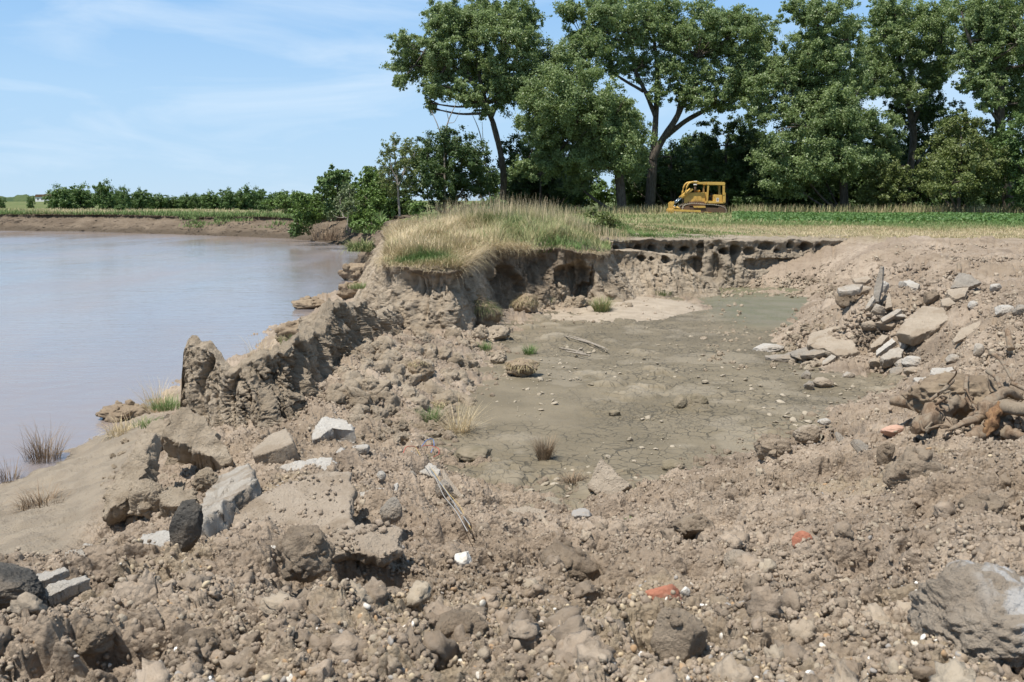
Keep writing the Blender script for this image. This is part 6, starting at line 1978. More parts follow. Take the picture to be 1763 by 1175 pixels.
    T('cottonwood_tree', 'massive dark limbed cottonwood, last of the row at the edge of the field', 'tree', 95, (1735, 358),
      [[(1738, 362, 15), (1732, 310, 12), (1724, 250, 11), (1720, 180, 13), (1718, 120, 11), (1728, 40, 6)], [(1719, 150, 8), (1695, 110, 6), (1668, 70, 4), (1655, 20, 2)], [(1724, 120, 7), (1760, 70, 5), (1790, 20, 3)], [(1722, 215, 4), (1708, 195, 3.5), (1706, 185, 2)]],
      [(1662, 20, 32, 24), (1700, 14, 36, 24), (1745, 16, 40, 26), (1790, 30, 34, 34), (1672, 58, 30, 28), (1712, 62, 36, 32), (1760, 70, 40, 36), (1666, 100, 24, 22), (1700, 112, 34, 28), (1745, 120, 40, 32), (1672, 136, 20, 16), (1700, 150, 30, 22), (1748, 165, 38, 26), (1705, 178, 20, 14), (1800, 110, 36, 40), (1790, 170, 34, 28)], c, seed=26, group=g)
    # lower trees in front of and between them
    T('bushy_tree', 'dark bushy tree left of the bare curving trunk', 'tree', 95, (765, 352), [[(765, 352, 5), (765, 300, 4), (770, 250, 2)], [(765, 300, 3), (735, 270, 2)]],
      [(740, 262, 34, 30), (775, 248, 36, 24), (800, 266, 34, 28), (722, 295, 32, 34), (765, 295, 44, 40), (810, 305, 38, 36), (735, 330, 36, 24), (790, 335, 40, 24), (835, 300, 20, 34)], 'dark_leaf', 0.11, 260, 31)
    T('silver_tree', 'pale feathery tree in front of the dark bushy one at the river', 'tree', 88, (690, 352), [[(688, 356, 3), (684, 310, 2.5), (678, 255, 1)], [(686, 320, 2), (705, 275, 1)], [(686, 320, 2), (664, 285, 1)]],
      [(668, 256, 12, 20), (680, 244, 8, 14), (700, 252, 12, 16), (672, 285, 22, 22), (700, 285, 20, 22), (715, 262, 10, 16), (665, 310, 16, 18), (692, 318, 24, 22)], 'olive_leaf', 0.09, 200, 32, 'pale_bark')
    T('bushy_tree', 'dark thicket tree right of the bare curving trunk', 'tree', 104, (930, 352), [[(930, 352, 4), (932, 300, 3), (935, 270, 2)]],
      [(895, 290, 30, 32), (930, 275, 36, 28), (965, 300, 36, 30), (900, 325, 32, 24), (945, 328, 40, 24), (985, 330, 28, 20), (880, 265, 22, 24)], 'dark_leaf', 0.115, 250, 33)
    T('bushy_tree', 'dense dark tree between the bulldozer and the forking cottonwood', 'tree', 108, (1160, 354), [[(1158, 354, 5), (1156, 300, 4), (1155, 270, 2)]],
      [(1112, 300, 28, 28), (1150, 278, 34, 26), (1125, 325, 36, 26), (1165, 312, 34, 30), (1105, 265, 20, 20), (1085, 320, 24, 24), (1190, 330, 26, 24)], 'dark_leaf', 0.115, 250, 34)
    T('bushy_tree', 'broad dark tree right above the bulldozer', 'tree', 106, (1255, 354), [[(1252, 354, 5), (1250, 300, 4), (1250, 250, 2)]],
      [(1215, 250, 34, 30), (1255, 232, 36, 28), (1290, 250, 34, 30), (1225, 292, 40, 32), (1275, 292, 44, 34), (1235, 330, 44, 24), (1290, 330, 40, 26), (1195, 285, 26, 28)], 'dark_leaf', 0.115, 250, 35)
    T('bushy_tree', 'brownish green tree standing before the gap under the lifted branches', 'tree', 97, (1535, 354), [[(1533, 354, 4), (1532, 320, 3), (1530, 290, 2)]],
      [(1512, 300, 24, 20), (1540, 292, 22, 20), (1530, 325, 34, 24), (1500, 335, 22, 18)], 'olive_leaf', 0.11, 250, 36)
    T('bushy_tree', 'dark tree with slanting stems below the lifted branches', 'tree', 107, (1590, 354), [[(1590, 354, 5), (1580, 280, 4), (1572, 230, 2)]],
      [(1548, 190, 24, 18), (1585, 185, 34, 26), (1620, 190, 34, 22), (1640, 215, 24, 26), (1570, 225, 34, 30), (1610, 240, 36, 32), (1580, 285, 36, 34), (1600, 325, 40, 28), (1560, 320, 28, 28)], 'dark_leaf', 0.115, 230, 37)
    T('bushy_tree', 'rounded yellowish green tree beside the last cottonwood', 'tree', 92, (1650, 356), [[(1652, 356, 5), (1650, 300, 4), (1655, 240, 2)]],
      [(1655, 218, 28, 22), (1630, 240, 30, 26), (1680, 238, 32, 26), (1615, 275, 30, 28), (1655, 275, 40, 32), (1695, 275, 30, 30), (1630, 315, 38, 28), (1680, 318, 38, 28), (1605, 310, 24, 26)], 'olive_leaf', 0.11, 260, 38)
    T('bushy_tree', 'mid green tree cut by the edge of the view, in front of the last cottonwood', 'tree', 90, (1770, 356), [[(1770, 356, 4), (1765, 300, 3), (1760, 240, 2)]],
      [(1745, 225, 24, 22), (1775, 215, 28, 24), (1735, 258, 26, 24), (1770, 260, 36, 30), (1745, 298, 30, 26), (1785, 305, 34, 30), (1770, 335, 36, 22)], 'mid_leaf', 0.11, 250, 39)
    T('bushy_tree', 'small green tree in the sky gap left of the forking cottonwood', 'tree', 118, (1035, 352), [[(1035, 352, 3), (1034, 330, 2), (1034, 318, 1)]],
      [(1030, 322, 16, 14), (1046, 332, 16, 14), (1028, 340, 14, 12)], 'mid_leaf', 0.15, 180, 40)
    T('dead_tree', 'dead tree with bare forked branches above the dark bushy tree', 'tree', 94, (768, 352), [[(765, 352, 3), (766, 280, 2.6), (764, 240, 2.2), (772, 205, 1.4), (786, 178, 0.8)], [(764, 245, 1.6), (752, 212, 1.2), (742, 190, 0.7)], [(770, 212, 1.0), (782, 212, 0.7), (793, 190, 0.4)], [(772, 205, 0.9), (768, 188, 0.5)]], [], c, seed=41, barkmat='pale_bark')
    T('dead_limb_tree', 'thin pale dead stems leaning beside the bare curving trunk', 'tree', 97, (840, 352), [[(846, 352, 2), (838, 290, 1.6), (826, 225, 1.2), (812, 195, 0.6)], [(832, 250, 1.0), (830, 210, 0.5)]], [], c, seed=42, barkmat='pale_bark')
    # shrubs on the river side
    T('leafy_shrub', 'dark round crowned shrub tree above the collapsed bank', 'shrub', 98, (585, 378), [[(585, 380, 2), (584, 350, 1.5), (580, 320, 1)]],
      [(575, 303, 20, 14), (560, 318, 15, 14), (592, 312, 16, 14), (575, 335, 28, 18), (600, 330, 16, 16), (568, 355, 20, 14)], 'mid_leaf', 0.15, 260, 51)
    T('leafy_shrub', 'bright willow shrub leaning over the water', 'shrub', 97, (525, 395), [[(525, 398, 1.5), (524, 370, 1), (524, 350, 0.6)]],
      [(524, 345, 18, 12), (512, 360, 14, 12), (536, 360, 16, 14), (524, 376, 22, 14), (545, 372, 10, 10), (508, 345, 8, 10), (540, 342, 8, 10)], 'bright_leaf', 0.13, 300, 52)
    T('leafy_shrub', 'gray green bush at the waterline under the bright willow shrub', 'shrub', 96, (515, 405), [[(515, 405, 1), (515, 398, 0.7)]],
      [(510, 392, 12, 9), (524, 396, 12, 9), (505, 402, 8, 6)], 'mid_leaf', 0.13, 300, 53)
    T('leafy_shrub', 'slim pale leaved sapling with two visible stems on the collapsed bank', 'shrub', 86, (597, 395), [[(597, 396, 1.2), (592, 375, 1), (585, 345, 0.7)], [(597, 396, 1.0), (600, 365, 0.8), (602, 340, 0.5)]],
      [(590, 335, 10, 12), (602, 328, 9, 12), (582, 352, 8, 10), (604, 352, 10, 12), (572, 370, 9, 8), (594, 362, 9, 9)], 'pale_leaf', 0.12, 240, 54, 'pale_bark')
    T('leafy_shrub', 'wide green thicket between the slim sapling and the pale feathery tree', 'shrub', 93, (640, 385), [[(640, 386, 2), (640, 350, 1.5), (640, 320, 1)]],
      [(618, 325, 16, 16), (636, 312, 16, 16), (650, 325, 18, 20), (625, 350, 24, 20), (655, 355, 26, 20), (640, 378, 30, 14), (608, 375, 18, 14), (672, 375, 18, 16), (632, 300, 8, 12)], 'bright_leaf', 0.12, 300, 55)
    T('leafy_shrub', 'low bright green growth on the lip of the collapsed bank', 'shrub', 82, (640, 395), [[(640, 395, 1), (640, 385, 0.8)]],
      [(620, 388, 14, 8), (640, 386, 16, 9), (658, 384, 14, 9)], 'bright_leaf', 0.12, 280, 56)
    T('leafy_shrub', 'yellow green sapling at the back of the straw mound', 'shrub', 60, (718, 360), [[(718, 364, 0.8), (718, 352, 0.6)]],
      [(712, 356, 8, 6), (724, 352, 8, 5), (718, 362, 9, 6)], 'bright_leaf', 0.09, 560, 57)
    T('leafy_shrub', 'dull green weed bush on the right shoulder of the mound', 'shrub', 34, (1035, 392), [[(1035, 396, 0.8), (1035, 380, 0.6)]],
      [(1020, 368, 12, 8), (1040, 376, 14, 10), (1055, 382, 10, 10), (1030, 384, 12, 8)], 'olive_leaf', 0.035, 3000, 58)
    T('leafy_shrub', 'tall green weeds at the crest of the mound', 'shrub', 36, (850, 352), [[(850, 356, 0.6), (850, 342, 0.5)]],
      [(838, 348, 9, 6), (852, 342, 8, 7), (864, 350, 9, 6), (845, 358, 12, 6)], 'mid_leaf', 0.035, 3000, 59)
    T('leafy_shrub', 'tall green shrub rising behind the wide thicket', 'shrub', 96, (655, 380), [[(655, 380, 2), (656, 340, 1.5), (655, 300, 1)]],
      [(640, 300, 12, 14), (655, 318, 20, 18), (672, 330, 18, 18), (625, 338, 18, 16), (690, 345, 22, 16), (700, 362, 24, 14), (660, 350, 24, 16)], 'mid_leaf', 0.15, 240, 60)
    T('leafy_shrub', 'green willow growth between the bright willow shrub and the round crowned shrub', 'shrub', 104, (545, 385), [[(545, 385, 2), (546, 360, 1.5), (545, 340, 1)]],
      [(535, 345, 16, 12), (552, 350, 16, 14), (545, 368, 22, 14), (500, 352, 18, 12), (490, 345, 16, 10), (470, 350, 14, 8)], 'bright_leaf', 0.12, 300, 61)
    # the trees across the bend of the river
    protos = [bush_proto(700 + k, m, lf, 15, 10.0, 8.0, dn) for k, (m, lf, dn) in enumerate([('mid_leaf', 0.30, 150), ('mid_leaf', 0.28, 150), ('mid_leaf', 0.32, 150)])]
    far = [(108, 215, 46, 316, 0, 'wide dark tree, first of the group across the river'), (138, 222, 44, 314, 2, 'wide dark tree standing against the first one across the river'), (178, 212, 36, 311, 0, 'tall ragged tree across the river'), (206, 225, 30, 322, 2, 'smaller dark tree behind the tall ragged one'), (215, 208, 28, 315, 1, 'pointed lighter tree across the river'),
           (242, 214, 30, 324, 0, 'round dark tree closing the group across the river'), (272, 236, 34, 334, 1, 'low green tree between the two groups across the river'), (300, 240, 34, 334, 1, 'second low green tree between the two groups across the river'), (334, 230, 24, 332, 0, 'small tree leading the long group across the river'),
           (362, 226, 36, 324, 2, 'dark tree at the start of the long group across the river'), (392, 222, 40, 319, 0, 'highest round tree of the long group across the river'), (424, 226, 38, 321, 2, 'broad tree beside the highest one across the river'), (448, 230, 26, 322, 0, 'narrow tree near the end of the long group across the river'),
           (470, 190, 34, 330, 1, 'light green tree at the end of the long group across the river'), (492, 180, 34, 324, 1, 'green tree next to the willow shrub across the inlet'), (52, 260, 16, 334, 1, 'lone small tree on the far left bank'), (205, 165, 18, 348, 1, 'small bush standing out in the far bank grass'), (0, 250, 22, 342, 1, 'small pale tree at the far end of the river bank'), (455, 150, 26, 340, 1, 'bush at the right end of the far bank grass')]
    rg = R(88)
    for px, d, w, top, k, lab in far:
        put_bush(protos[k], 'far_tree', lab, 'tree', px, d, w * rg.uniform(0.9, 1.2), top + rg.uniform(-2, 7), 10.0, 9.3, 'trees across the river', rg.uniform(0, 6.3))
    same = 'low bush in the belt of scrub between the trees across the river'
    for k, px in enumerate((95, 122, 156, 192, 228, 258, 284, 312, 322, 348, 376, 406, 436, 460, 480)):
        put_bush(protos[k % 3], 'scrub_bush', same, 'bush', px + rg.uniform(-5, 5), rg.uniform(232, 262), rg.uniform(26, 44), rg.uniform(334, 341), 10.0, 9.3, 'scrub bushes across the river', rg.uniform(0, 6.3))
    # dark undergrowth trees closing the view under the cottonwoods
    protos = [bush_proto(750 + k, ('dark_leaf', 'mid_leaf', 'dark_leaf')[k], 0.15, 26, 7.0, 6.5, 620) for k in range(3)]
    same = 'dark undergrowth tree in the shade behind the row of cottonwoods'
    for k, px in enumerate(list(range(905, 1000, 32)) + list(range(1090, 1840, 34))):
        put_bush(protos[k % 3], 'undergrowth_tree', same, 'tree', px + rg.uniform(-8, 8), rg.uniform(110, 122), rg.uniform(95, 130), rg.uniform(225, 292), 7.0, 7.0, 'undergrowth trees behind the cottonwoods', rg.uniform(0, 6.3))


def build_far():
    """Wooded hills, the white house and the water tower seen at the far left."""
    rg = R(66)
    a = np.linspace(-0.62, -0.33, 200)
    d = 1500.0
    V, top = [], []
    h = 9 + 6 * fbm2(a * 22, a * 0, 4, 660) + 3 * fbm2(a * 160, a * 0, 3, 661)
    h = h * sstep(-0.335, -0.42, a)
    for k, (dd, f) in enumerate(((0, 0.0), (6, 0.8), (25, 1.0), (160, 0.9), (260, 0.0))):
        V.append(np.stack([np.sin(a) * (d + dd) / np.cos(a) * 0 + np.tan(a) * (d + dd), np.full(len(a), d + dd), -2 + f * np.maximum(h, 0) + 2 * f], 1))
    V = np.concatenate(V)
    t = NT('wooded_hill')
    t.col(t.mix(t.rampf(t.noise(0.05, 6, 0.7), 0.4, 0.6), (0.05, 0.08, 0.04), (0.09, 0.12, 0.05)))
    me = mesh_np('hills', V, grid_faces(5, len(a))[:, ::-1], t.m)
    tag(link('hills', me), 'low wooded hills on the horizon at the far side of the river', 'hills', kind='structure')
    # house
    p = PD(76, 347, 900)
    o = empty('house', (p[0], p[1], 0.0))
    MB().box(-6, 6, -4, 4, 0, 4.2).build('wall', M['white_paint'], o)
    MB().prism([(-6.6, 4.2), (6.6, 4.2), (5.0, 6.4), (-5.0, 6.4)], -4.6, 4.6).build('roof', M['rust'], o)
    for x in (-3.5, 0, 3.5):
        MB().box(x - 0.6, x + 0.6, -4.08, -4.0, 1.4, 2.9).build('window', M['black'], o)
    tag(o, 'small white house far away on the horizon', 'house')


# ------------------------------------------------------------------ the bulldozer
def build_dozer():
    dist = 92.0
    p = PD(1208.5, 366, dist)
    z0 = float(plateau_z(np.array([p[0]]), np.array([dist]))[0]) - 0.05
    o = empty('bulldozer', (p[0], dist, z0))
    U = 0.00426
    q = lambda zx, zy: ((zx - 985) * U, (965 - zy) * U)

    def prism(pts, y0, y1, bev=0.015):
        return MB().prism([q(*a) for a in pts], y0, y1, bev)

    def track(y0, y1):
        top = [(522, 850), (545, 790), (590, 760), (720, 738), (850, 745), (980, 756), (1180, 764), (1330, 790), (1420, 830), (1450, 885), (1440, 940), (1400, 962), (1000, 968), (620, 962), (560, 930), (530, 890)]
        pts = [q(*a) for a in top]
        P2 = np.array(pts + pts[:1])
        seg = np.concatenate([[0], np.cumsum(np.linalg.norm(np.diff(P2, axis=0), axis=1))])
        n = 44
        m = MB()
        for k in range(n):
            s = (k + 0.5) / n * seg[-1]
            x, z = np.interp(s, seg, P2[:, 0]), np.interp(s, seg, P2[:, 1])
            x2, z2 = np.interp((s + 0.03) % seg[-1], seg, P2[:, 0]), np.interp((s + 0.03) % seg[-1], seg, P2[:, 1])
            th = math.atan2(z2 - z, x2 - x)
            L = seg[-1] / n * 0.47
            for (hw, h0, h1) in ((L, -0.02, 0.025), (0.012, 0.02, 0.075)):
                r = bmesh.ops.create_cube(m.bm, size=1.0)
                for v in r['verts']:
                    lx, lz = v.co.x * 2 * hw, (h0 + h1) / 2 + v.co.z * (h1 - h0)
                    v.co = Vector((x + lx * math.cos(th) - lz * math.sin(th), (y0 + y1) / 2 + v.co.y * (y1 - y0), z + lx * math.sin(th) + lz * math.cos(th)))
        t = m.build('track', M['track_top'], o)
        fr = prism([(600, 860), (640, 820), (1330, 830), (1390, 880), (1380, 930), (620, 930)], y0 + 0.08, y1 - 0.08).build('track_frame', M['rust'], t)
        for zx, zy, r in ((610, 862, 0.34), (1360, 868, 0.40)):
            x, z = q(zx, zy)
            MB().tube([(x, y0 + 0.04, z), (x, y1 - 0.04, z)], r, 22).build('sprocket', M['rust'], t)
        for zx in (720, 800, 880, 960, 1040, 1120, 1200):
            x, z = q(zx, 930)
            MB().tube([(x, y0 + 0.05, z), (x, y1 - 0.05, z)], 0.10, 14).build('track_roller', M['rust'], t)
        prism([(740, 790), (1000, 790), (1010, 830), (760, 830)], y0 - 0.012, y0 + 0.06).build('guard_plate', M['yellow'], t)
        prism([(990, 910), (1140, 930), (1140, 950), (1000, 935)], y0 - 0.015, y0 + 0.05).build('step_plate', M['yellow'], t)
    track(-1.2, -0.68)
    track(0.68, 1.2)
    prism([(660, 700), (1010, 700), (1420, 735), (1420, 880), (660, 880)], -0.6, 0.6).build('chassis', M['rust'], o)
    h = prism([(575, 735), (580, 600), (640, 560), (690, 510), (1020, 500), (1025, 730)], -0.5, 0.5, 0.04).build('hood', M['yellow'], o)
    for a, b in ((775, 855), (868, 945)):
        prism([(a, 585), (b, 585), (b, 680), (a, 680)], -0.525, -0.49, 0.008).build('side_door', M['yellow'], h)
    prism([(572, 610), (572, 725), (564, 725), (564, 610)], -0.45, 0.45, 0.005).build('radiator_grille', M['black'], h)
    prism([(1010, 735), (1010, 690), (1060, 678), (1430, 715), (1430, 738)], -1.0, 1.0, 0.015).build('fender', M['yellow'], o)
    t = prism([(1180, 710), (1180, 560), (1210, 550), (1370, 560), (1375, 715)], -0.85, -0.15, 0.04).build('fuel_tank', M['yellow'], o)
    x0, z0_ = q(1248, 700)
    x1, z1_ = q(1298, 622)
    MB().box(x0, x1, -0.862, -0.85, z0_, z1_).build('decal', M['white_paint'], t)
    for zy in (640, 660, 682):
        xa, za = q(1256, zy + 6)
        xb, zb = q(1290, zy - 6)
        MB().box(xa, xb, -0.866, -0.8615, za, zb).build('decal_bar', M['black'], t)
    prism([(1180, 712), (1180, 560), (1420, 560), (1430, 712)], 0.15, 0.85, 0.04).build('side_tank', M['yellow'], o)
    MB().box(q(1130, 0)[0], q(1180, 0)[0], -0.14, 0.3, q(0, 690)[1], q(0, 600)[1], 0.03).build('seat', M['black'], o)
    MB().box(q(1170, 0)[0], q(1200, 0)[0], -0.14, 0.3, q(0, 690)[1], q(0, 520)[1], 0.03).build('seat_back', M['black'], o)
    MB().prism([q(1025, 700), q(1025, 520), q(1060, 500), q(1090, 520), q(1090, 700)], -0.3, 0.3, 0.02).build('dashboard', M['yellow'], o)
    m = MB()
    for yy in (-0.1, 0.0, 0.12):
        a, b = q(1005, 510), q(1012, 400)
        m.tube([(a[0], yy * 3, a[1]), (b[0], yy * 3, b[1])], 0.018, 6)
    m.build('lever', M['rust'], o)
    # protective frame and roof
    for y in (-0.98, 0.98):
        pts = [(580, 560), (592, 480), (612, 400), (640, 335), (680, 300), (730, 288), (860, 292)]
        MB().tube([(q(*a)[0], y * 0.86, q(*a)[1]) for a in pts], 0.085, 12).build('guard_rail', M['yellow'], o, True)
        prism([(1030, 705), (1042, 350), (1078, 350), (1062, 705)], y - 0.06, y + 0.06).build('front_post', M['yellow'], o)
        prism([(1372, 560), (1362, 350), (1412, 350), (1412, 560)], y - 0.08, y + 0.08).build('rear_post', M['yellow'], o)
        prism([(1375, 715), (1375, 500), (1432, 510), (1436, 720)], y - 0.05, y + 0.05).build('rear_bracket', M['yellow'], o)
    prism([(1030, 345), (1030, 285), (1390, 290), (1415, 305), (1412, 355)], -1.08, 1.08, 0.03).build('canopy_roof', M['yellow'], o)
    prism([(850, 325), (850, 290), (1035, 285), (1035, 328)], -0.93, -0.80, 0.015).build('roof_beam', M['yellow'], o)
    prism([(850, 325), (850, 290), (1035, 285), (1035, 328)], 0.80, 0.93, 0.015).build('roof_beam', M['yellow'], o)
    xa, za = q(820, 505)
    xb, zb = q(818, 355)
    ex = MB().tube([(xa, -0.2, za), (xb, -0.2, zb)], 0.10, 14).build('exhaust_pipe', M['rust'], o, True)
    MB().tube([(xb, -0.2, zb), (xb, -0.2, q(0, 328)[1])], 0.16, 16).build('white_band', M['white_paint'], ex, True)
    MB().tube([(xb, -0.2, q(0, 306)[1]), (xb, -0.2, q(0, 262)[1])], 0.155, 16).build('white_cap', M['white_paint'], ex, True)
    MB().tube([(xb, -0.2, q(0, 330)[1]), (xb, -0.2, q(0, 300)[1])], 0.14, 16).build('rust_band', M['rust'], ex, True)
    xa, za = q(898, 510)
    MB().tube([(xa, 0.1, za), (xa, 0.1, za + 0.12)], 0.10, 12).build('filter_neck', M['yellow'], o, True)
    MB().tube([(xa, 0.1, za + 0.11), (xa, 0.1, za + 0.22), (xa, 0.1, za + 0.25)], [0.17, 0.17, 0.10], 16).build('filter_cap', M['yellow'], o, True)
    # lift rams, arms and blade
    for y in (-0.62, 0.62):
        a, b, c = q(748, 430), q(520, 618), q(360, 760)
        r = MB().tube([(a[0], y, a[1]), (b[0], y, b[1])], 0.115, 14).build('lift_cylinder', M['yellow'], o, True)
        MB().tube([(b[0], y, b[1]), (c[0], y, c[1])], 0.055, 10).build('piston_rod', M['steel'], r, True)
        a, b, c = q(345, 780), q(395, 812), q(480, 862)
        r = MB().tube([(a[0], y * 1.5, a[1]), (b[0], y * 1.5, b[1])], 0.045, 10).build('tilt_rod', M['steel'], o, True)
        MB().tube([(b[0], y * 1.5, b[1]), (c[0], y * 1.5, c[1])], 0.10, 12).build('tilt_cylinder', M['yellow'], r, True)
        prism([(340, 905), (340, 860), (900, 880), (900, 925)], (y > 0) * 2.52 - 1.36, (y > 0) * 2.52 - 1.24).build('push_arm', M['yellow'], o)
    prism([(300, 990), (278, 950), (272, 905), (280, 865), (300, 840), (325, 838), (322, 870), (312, 910), (325, 990)], -1.7, 1.7, 0.01).build('blade', M['yellow'], o)
    for yy in (-0.80, 0.56):
        prism([(285, 840), (278, 745), (300, 715), (345, 690), (362, 715), (340, 765), (330, 842)], yy, yy + 0.24, 0.01).build('ram_bracket', M['yellow'], o)
    prism([(1440, 905), (1440, 868), (1510, 868), (1510, 890), (1470, 905)], -0.3, 0.3, 0.01).build('drawbar', M['rust'], o)
    return tag(o, 'faded yellow crawler bulldozer with a canopy parked in the grass before the trees', 'bulldozer')


# ------------------------------------------------------------------ roots, wires, sod and tufts
def tube_obj(name, pts, rad, mat, parent, n=10, seed=1, rough=0.08, origin=(0, 0, 0)):
    V, F = tube_np(pts, rad, n, seed, rough)
    ends = []
    m = len(V) // n
    me = bpy.data.meshes.new(name)
    me.from_pydata((V - np.asarray(origin)).tolist(), [], F.tolist() + [list(range(n))[::-1], list(range((m - 1) * n, m * n))])
    me.polygons.foreach_set('use_smooth', np.array([True] * (len(me.polygons) - 2) + [False, False]))
    me.materials.append(M[mat])
    return link(name, me, parent)


def build_wood():
    d0 = 8.9
    b = PD(1710, 760, d0)
    o = empty('uprooted_stump', b)
    V, F = lump_proto(5, 301, 9, 0.4, 0.22, 2.2)
    c = PD(1712, 722, d0)
    V2 = V * np.array((0.24, 0.24, 0.17)) + (c - b)
    link('stump_body', mesh_np('stump_body', V2, F, M['root']), o)

    def r(name, pts, rad, mat='root', seed=1, n=16, rough=0.32):
        return tube_obj(name, [PD(*p) for p in pts], rad, mat, o, n, seed, rough, b)
    r('root', [(1700, 715, 8.9), (1735, 700, 8.6), (1775, 708, 8.4), (1840, 720, 8.3)], [0.075, 0.06, 0.05, 0.035], seed=311)
    r('root', [(1700, 735, 8.8), (1680, 752, 8.5), (1655, 758, 8.4)], [0.075, 0.055, 0.03], seed=312)
    r('root', [(1690, 712, 8.9), (1705, 690, 9.0), (1735, 672, 9.2), (1760, 690, 9.3)], [0.06, 0.055, 0.045, 0.03], seed=313)
    r('root', [(1720, 740, 8.7), (1750, 752, 8.4), (1790, 760, 8.3)], [0.075, 0.055, 0.03], seed=314)
    r('root', [(1690, 720, 8.8), (1660, 728, 8.6), (1630, 742, 8.5)], [0.045, 0.03, 0.012], seed=315)
    r('broken_wood', [(1722, 692, 8.68), (1714, 712, 8.58), (1704, 730, 8.56), (1696, 752, 8.52)], [0.01, 0.04, 0.045, 0.012], 'fresh_wood', 316, 20, 0.9)
    tag(o, 'uprooted stump with thick brown roots and torn orange wood, half buried in soil', 'tree stump')
    b = PD(1610, 745, 9.1)
    o2 = empty('buried_log', b)
    tube_obj('log', [PD(1572, 742, 8.9), PD(1592, 728, 9.0), PD(1615, 712, 9.15), PD(1640, 700, 9.3), PD(1665, 690, 9.5)], [0.04, 0.085, 0.10, 0.09, 0.06], 'root', o2, 24, 321, 0.42, b)
    tag(o2, 'smooth brown log lying against the left side of the uprooted stump', 'log')
    b = PD(1555, 695, 10.6)
    o3 = empty('cut_root', b)
    tube_obj('root', [PD(1535, 690, 10.7), PD(1555, 692, 10.6), PD(1572, 695, 10.5)], [0.05, 0.065, 0.075], 'root', o3, 14, 331, 0.1, b)
    tube_obj('flared_end', [PD(1568, 693, 10.55), PD(1576, 690, 10.5)], [0.075, 0.12], 'root', o3, 14, 332, 0.2, b)
    tag(o3, 'short cut root with a flared end sticking out of the soil', 'root')
    V, F = lump_proto(6, 341, 8, 0.55, 0.16, 2.4)
    c = PD(1665, 668, 9.8)
    me = mesh_np('root_mound', V * np.array((0.62, 0.42, 0.30)) + np.array([0, 0, -0.12]), F, M['bank_brown'])
    tag(link('root_mound', me, None, c), 'mound of brown soil bound with thin roots behind the stump', 'soil mound')
    o4 = empty('bare_roots', PD(1690, 640, 10))
    bb = np.array(o4.location)
    for k, pts in enumerate([[(1665, 648, 9.6), (1662, 665, 9.4), (1668, 690, 9.3), (1672, 705, 9.2)], [(1705, 608, 10.4), (1722, 618, 10.2), (1735, 640, 9.8), (1742, 655, 9.5)], [(1640, 655, 9.5), (1625, 672, 9.3), (1600, 690, 9.2)], [(1742, 660, 9.4), (1770, 672, 9.2), (1800, 690, 9.0)], [(1700, 640, 9.7), (1716, 650, 9.5), (1722, 668, 9.3)]]):
        tube_obj('thin_root', [PD(*p) for p in pts], [0.022, 0.02, 0.016, 0.010][:len(pts)], 'root', o4, 8, 350 + k, 0.1, bb)
    rg = R(4455)
    for k in range(16):
        a, b_ = rg.uniform(1575, 1770), rg.uniform(660, 745)
        d_ = 9.6 - (b_ - 640) * 0.009
        pts = [PD(a, b_, d_)]
        for j in range(4):
            pts.append(pts[-1] + rg.normal(0, 0.07, 3) + np.array([0.02, -0.03, -0.015]))
        tube_obj('thin_root', pts, [0.014, 0.012, 0.009, 0.006, 0.003], 'root', o4, 6, 390 + k, 0.1, bb)
    tag(o4, 'thin bare roots curling over the soil mound behind the stump', 'roots')
    for k, (pts, lab) in enumerate([([(1734, 570, 13.6), (1738, 585, 13.4), (1740, 602, 13.3)], 'brown stick standing in the right slope above the stump'), ([(1668, 472, 19.2), (1669, 484, 19.1), (1668, 500, 19.0)], 'rusty bar in front of the dark cracked slab'), ([(1650, 455, 19.6), (1652, 464, 19.5), (1650, 474, 19.4)], 'short post stub on top of the slope behind the dark cracked slab')]):
        p0 = PD(*pts[-1])
        o5 = empty('stick', p0)
        tube_obj('stick', [PD(*p) for p in pts], [0.04, 0.045, 0.05], 'root', o5, 8, 370 + k, 0.15, p0)
        tag(o5, lab, 'stick')
    # driftwood and straw lines lying on the mud
    for k, (pts, lab) in enumerate([([(960, 576), (990, 584), (1010, 590), (1036, 600)], 'long line of driftwood and straw lying on the mud below the sand'), ([(962, 602), (985, 606), (1004, 610)], 'short stick lying in the mud beyond the long line of driftwood')]):
        p0 = P(pts[0][0], pts[0][1], MUD_Z + 0.02)
        o6 = empty('driftwood', p0)
        for j in range(3):
            tube_obj('stick', [P(a + j * 6, b_ + j * 3 - 3, MUD_Z + 0.03 + 0.02 * j) for a, b_ in pts[j % 2:]], [0.012, 0.018, 0.015, 0.008][:len(pts[j % 2:])], 'pale_bark', o6, 7, 380 + k * 5 + j, 0.2, p0)
        tag(o6, lab, 'driftwood')


